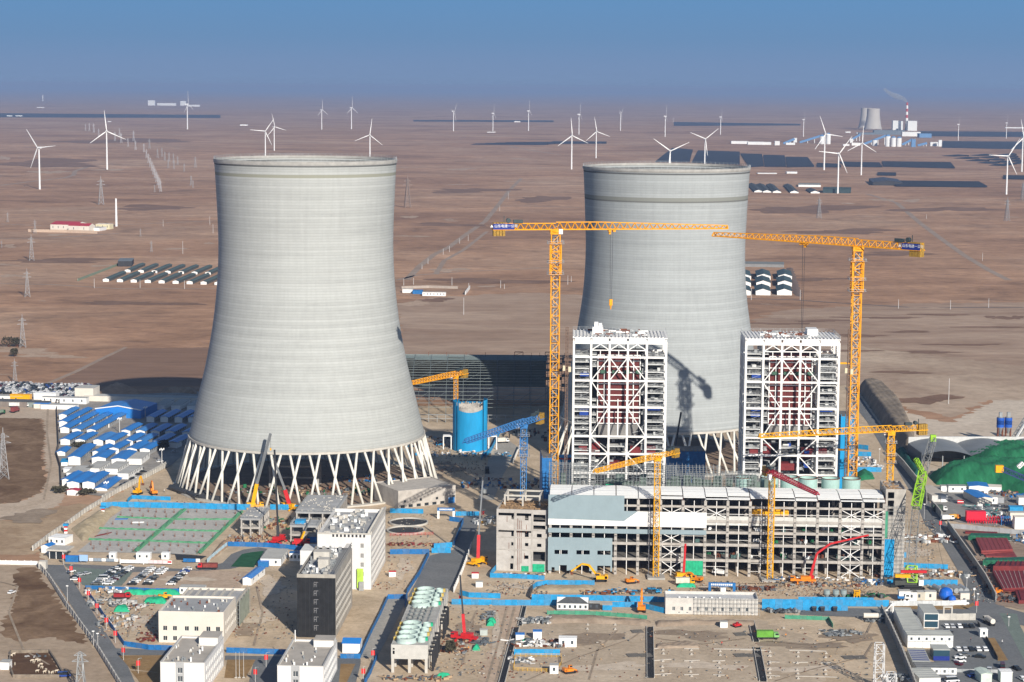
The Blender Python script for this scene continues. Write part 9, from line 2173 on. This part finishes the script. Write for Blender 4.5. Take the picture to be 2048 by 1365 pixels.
for sx, x in ((0,-0.42),(2,0.4)):
 for sy in (-1,1):
  k = len(pts); pts += [(x,sy*0.14,0.42),(x+(0.06 if sx == 0 else -0.02),sy*0.14,0.22),(x,sy*0.14,0.02)]; rad += [0.09,0.05,0.045]; ed += [(sx,k),(k,k+1),(k+1,k+2)]
sheep = skin_mesh('sheep', pts, ed, rad, WOOL, 1)
for i, (x, y) in enumerate(((100,1250),(215,1230),(245,1225),(262,1230),(275,1255),(262,1265),(250,1300),(300,1305),(330,1308),(352,1310),(380,1300),(282,1275),(226,1238),(310,1290),(92,1185),(75,1195))):
 o = sheep if i == 0 else sheep.copy()
 if i: COL.objects.link(o)
 o.location = g(*A(x,y)); o.rotation_euler[2] = RU(0,6); o.scale = (1.25,)*3; tag(o, 'pale woolly sheep standing in the brown pen at the lower left', 'sheep', 'sheep in the pen')
far_wall('rough dark fence round the sheep pen', A, ((70,1170),(330,1165),(380,1240),(420,1310),(400,1335),(90,1335),(62,1260),(70,1170)), 1.4, M('pen_fence',(0.22,0.18,0.14),0.9,var=0.3))
flat('small white hut beside the sheep pen', A(0,1280), 3.6, 4, 3, -0.1, roof=GREYRL); scrap('feed troughs inside the sheep pen', A(245,1195), 9, 2, 8, [DUST,SLATE], 0.5, smax=3)
def person(label, p0, top, rz, stride=0.18):
 SK = M('skin', (0.42,0.26,0.19), 0.7, var=0); TR = M('trousers_dark', (0.04,0.045,0.06), 0.8, var=0)
 P_ = [(0,0,0.95),(0,0,1.2),(0,0,1.42),(0,0.0,1.52),(0,0.01,1.66),(0.2,0,1.40),(0.25,0.02,1.12),(0.24,0.12,0.9),(-0.2,0,1.40),(-0.25,-0.02,1.12),(-0.24,0.06,0.9),(0.09,0.02,0.9),(0.1,stride,0.5),(0.1,stride*0.8,0.06),(0.1,stride*0.8+0.14,0.03),(-0.09,0,0.9),(-0.1,-stride*0.6,0.5),(-0.1,-stride,0.06),(-0.1,-stride+0.14,0.03)]
 E_ = [(0,1),(1,2),(2,3),(3,4),(2,5),(5,6),(6,7),(2,8),(8,9),(9,10),(0,11),(11,12),(12,13),(13,14),(0,15),(15,16),(16,17),(17,18)]
 R_ = [(0.15,0.11),(0.15,0.11),(0.16,0.10),0.06,(0.095,0.115),0.075,0.05,0.035,0.075,0.05,0.035,0.09,0.065,0.05,0.04,0.09,0.065,0.05,0.04]
 o = skin_mesh('person', P_, E_, R_, top, 0); o.location = g(*p0); o.rotation_euler[2] = rz; tag(o, label, 'person', 'people on the site')
 me = o.data; me.materials.append(TR); me.materials.append(SK)
 for f in me.polygons: f.material_index = 1 if f.center.z < 0.93 else (2 if f.center.z > 1.47 else 0)
 o.scale = (1.05,)*3
 q = MB(); q.lathe([(0.125,1.68),(0.13,1.74),(0.10,1.80),(0.0,1.825)],12,c=(0,0.01,0)); q.build('helmet', WHITE_P if 'white' in label else RED, o)
CL_D = M('coat_dark', (0.03,0.03,0.04), 0.8, var=0); CL_W = M('coat_white', (0.7,0.7,0.7), 0.8, var=0); CL_R = M('coat_red', (0.5,0.04,0.03), 0.8, var=0); CL_Y = M('coat_orange', (0.7,0.25,0.03), 0.8, var=0)
person('person in a dark coat walking across the office car park', R(1383,655), CL_D, 0.6); person('person in a white jacket walking on the right road', R(1775,678), CL_W, -0.6); person('person in a dark coat on the green paving at the right', R(1838,352), CL_D, 0.4)
person('person in a white jacket beside the lime crane', R(1428,118), CL_W, 0.2); person('person in an orange vest before the turbine hall', E(1010,1020), CL_Y, 1.0); person('person in a red jacket standing on the excavation floor', Fz(1637,605), CL_R, 0); person('person in an orange vest near the telescopic crane', C(800,1150), CL_Y, 0.5); person('person in a white jacket by the fallen pipes near the left tower', A(1108,85), CL_W, 1.0); person('person in an orange vest beside the green lorry', G(330,560), CL_Y, 0.3)
LEAF = M('dry_leaf', (0.06,0.055,0.035), 0.9, var=0.4, scale=1.5)
def bush(label, p0, w, h, seed, name='bare_bush', cat='bush'):
 r_ = random.Random(seed); t = thing(name, label, cat, g(*p0)); q = MB()
 for k in range(5): q.tube((0,0,0),(r_.uniform(-w,w)*0.3,r_.uniform(-w,w)*0.3,h*0.6),0.16,0.05,5)
 q.build('trunk', RUST, t); q = MB()
 for _ in range(320):
  a_ = r_.uniform(0,6.28); rr_ = w/2*math.sqrt(r_.random())*(1+0.3*math.sin(a_*3+seed)); z = h*(0.25+0.75*r_.random()**0.8); k = 1-0.6*abs(z/h-0.5); c = V(rr_*k*math.cos(a_), rr_*k*math.sin(a_), z); u = V(r_.uniform(-1,1),r_.uniform(-1,1),r_.uniform(-1,1)).normalized()*0.5; v = u.cross(V(r_.uniform(-1,1),r_.uniform(-1,1),1)).normalized()*0.4
  q.quad([c-u-v,c+u-v,c+u+v,c-u+v])
 q.build('crown', LEAF, t)
bush('wide dark bare bush left of the clear grey pylon', I(60,322), 16, 9, 1); bush('dark bush beside the foot of the clear grey pylon', I(115,320), 10, 8, 2); bush('round dark bush below the clear grey pylon', I(100,388), 7, 7, 3); bush('dark shrub by the shaded camp edge', L(570,780), 8, 6, 4); bush('dark shrub row at the camp front', K(390,745), 10, 3, 5); bush('dry shrub below the red roofed cabin', K(130,1330), 10, 3, 6); bush('dry shrub right of the red roofed cabin', K(450,1360), 12, 3, 7); bush('small potted tree right of the fan deck', C(672,1170), 4, 5, 8)
# wheel ruts, damp and dusty patches on the site
LIT = [RUST, SLATE, TAN, M('litter_grey',(0.36,0.34,0.31),0.8,var=0.2)]
lt = MB(); r_ = random.Random(99)
for f, x0, y0, x1, y1, n in ((Fz,160,500,1900,850,260),(G,150,500,950,860,150),(D,60,1000,560,1120,260),(E,0,1000,1560,1120,700),(C,560,850,900,1340,300),(C,900,850,1200,1340,120),(B,560,640,980,1080,240),(C,110,520,420,740,160),(A,640,760,1060,1080,380),(B,560,380,960,440,200),(S,470,760,1100,1000,300),(S,420,540,700,700,200),(H,640,960,800,1240,200),(G,1060,60,1560,200,260),(P,1400,640,2040,1180,420),(Q,560,640,900,1280,200),(A,900,120,1640,190,140),(C,260,240,560,470,160),((lambda a,b:(a,b)),440,930,800,990,300)):
 for _ in range(n):
  p = g(*f(r_.uniform(x0,x1), r_.uniform(y0,y1))); s = r_.uniform(.12,.45); lt.cbox(V(p.x,p.y,0.3+s*0.2), s*r_.uniform(.8,3), s, s*r_.uniform(.5,1.2), r_.randrange(4), r_.uniform(0,3))
lo = lt.build('litter', LIT); lo['kind'] = 'stuff'
DAMP = soil('damp_soil', (0.26,0.20,0.148), (0.36,0.285,0.215), 0.06); DUSTY = soil('dusty_soil', (0.52,0.43,0.335), (0.64,0.54,0.43), 0.06)
def sp(i, f, x, y, w, h, m_): patch(f, x, y, w, h, m_, 300+i, 0.18+0.003*i)
for i, a_ in enumerate(((Fz,700,560,230,40,DAMP),(Fz,850,760,220,30,DUSTY),(Fz,1450,530,250,30,DAMP),(Fz,1500,750,260,26,DUSTY),(G,450,620,250,30,DAMP),(G,800,560,150,40,DAMP),(G,420,790,240,22,DUSTY),(Fz,640,420,200,10,DUSTY),(C,800,1000,70,60,DAMP),(C,1000,1100,40,160,DUSTY),(C,360,600,60,60,DUSTY),(B,820,720,90,50,DUSTY),(B,640,1010,90,36,DAMP),(B,760,930,110,40,DUSTY),(A,1250,670,140,24,DUSTY),(A,930,960,60,50,DUSTY),(D,300,1040,120,22,DUSTY),(E,300,1040,200,16,DUSTY),(E,1300,1080,160,14,DAMP),(S,640,880,160,60,DAMP),(S,1150,700,60,70,DUSTY),(H,640,1180,80,40,DUSTY),(H,330,580,40,30,DUSTY),(A,700,60,120,30,DUSTY),(A,200,250,160,40,DAMP))): sp(i, *a_)
def ruts(f, pts, m_=soil('rut_soil', (0.33,0.26,0.195), (0.45,0.36,0.275), 0.1)):
 for d in (-1.1, 1.1): ribbon('wheel_rut', [f(x+d*3.4, y) for x, y in pts], 0.5, 0.5, m_, 0.28)
for f, pts in ((Fz,((250,860),(600,700),(1000,560),(1110,480))),(Fz,((700,850),(760,640),(900,500))),(Fz,((1180,560),(1500,600),(1800,560))),(G,((180,590),(500,620),(900,560),(960,440))),(G,((250,880),(500,800),(900,700),(960,600))),(C,((920,1380),(1000,1100),(1060,860))),(C,((980,1380),(1050,1100),(1110,860))),(C,((760,1250),(800,1000),(860,880))),(B,((700,1120),(760,900),(720,720))),(A,((860,1060),(900,900),(1060,820))),(D,((60,1100),(260,1040),(400,1000))),(E,((40,1040),(400,1020),(800,1010))),(A,((0,690),(120,720),(60,900),(160,1150),(330,1250))),(I,((330,700),(320,900),(350,1120),(300,1365)))): ruts(f, pts)
# haze in the air
hz = MB(); hz.box(-34000, -400, -13, 34000, 89000, 262)
hm = bpy.data.materials.new('pale_haze_air'); hm.use_nodes = True
hn = hm.node_tree; hn.nodes.remove(hn.nodes['Principled BSDF'])
pv = hn.nodes.new('ShaderNodeVolumePrincipled'); pv.inputs['Color'].default_value = (0.34, 0.47, 0.75, 1)
pv.inputs['Density'].default_value = 4.6e-5; pv.inputs['Anisotropy'].default_value = 0.0
hn.links.new(pv.outputs[0], hn.nodes['Material Output'].inputs['Volume'])
ho = hz.build('haze', hm); ho['kind'] = 'stuff'
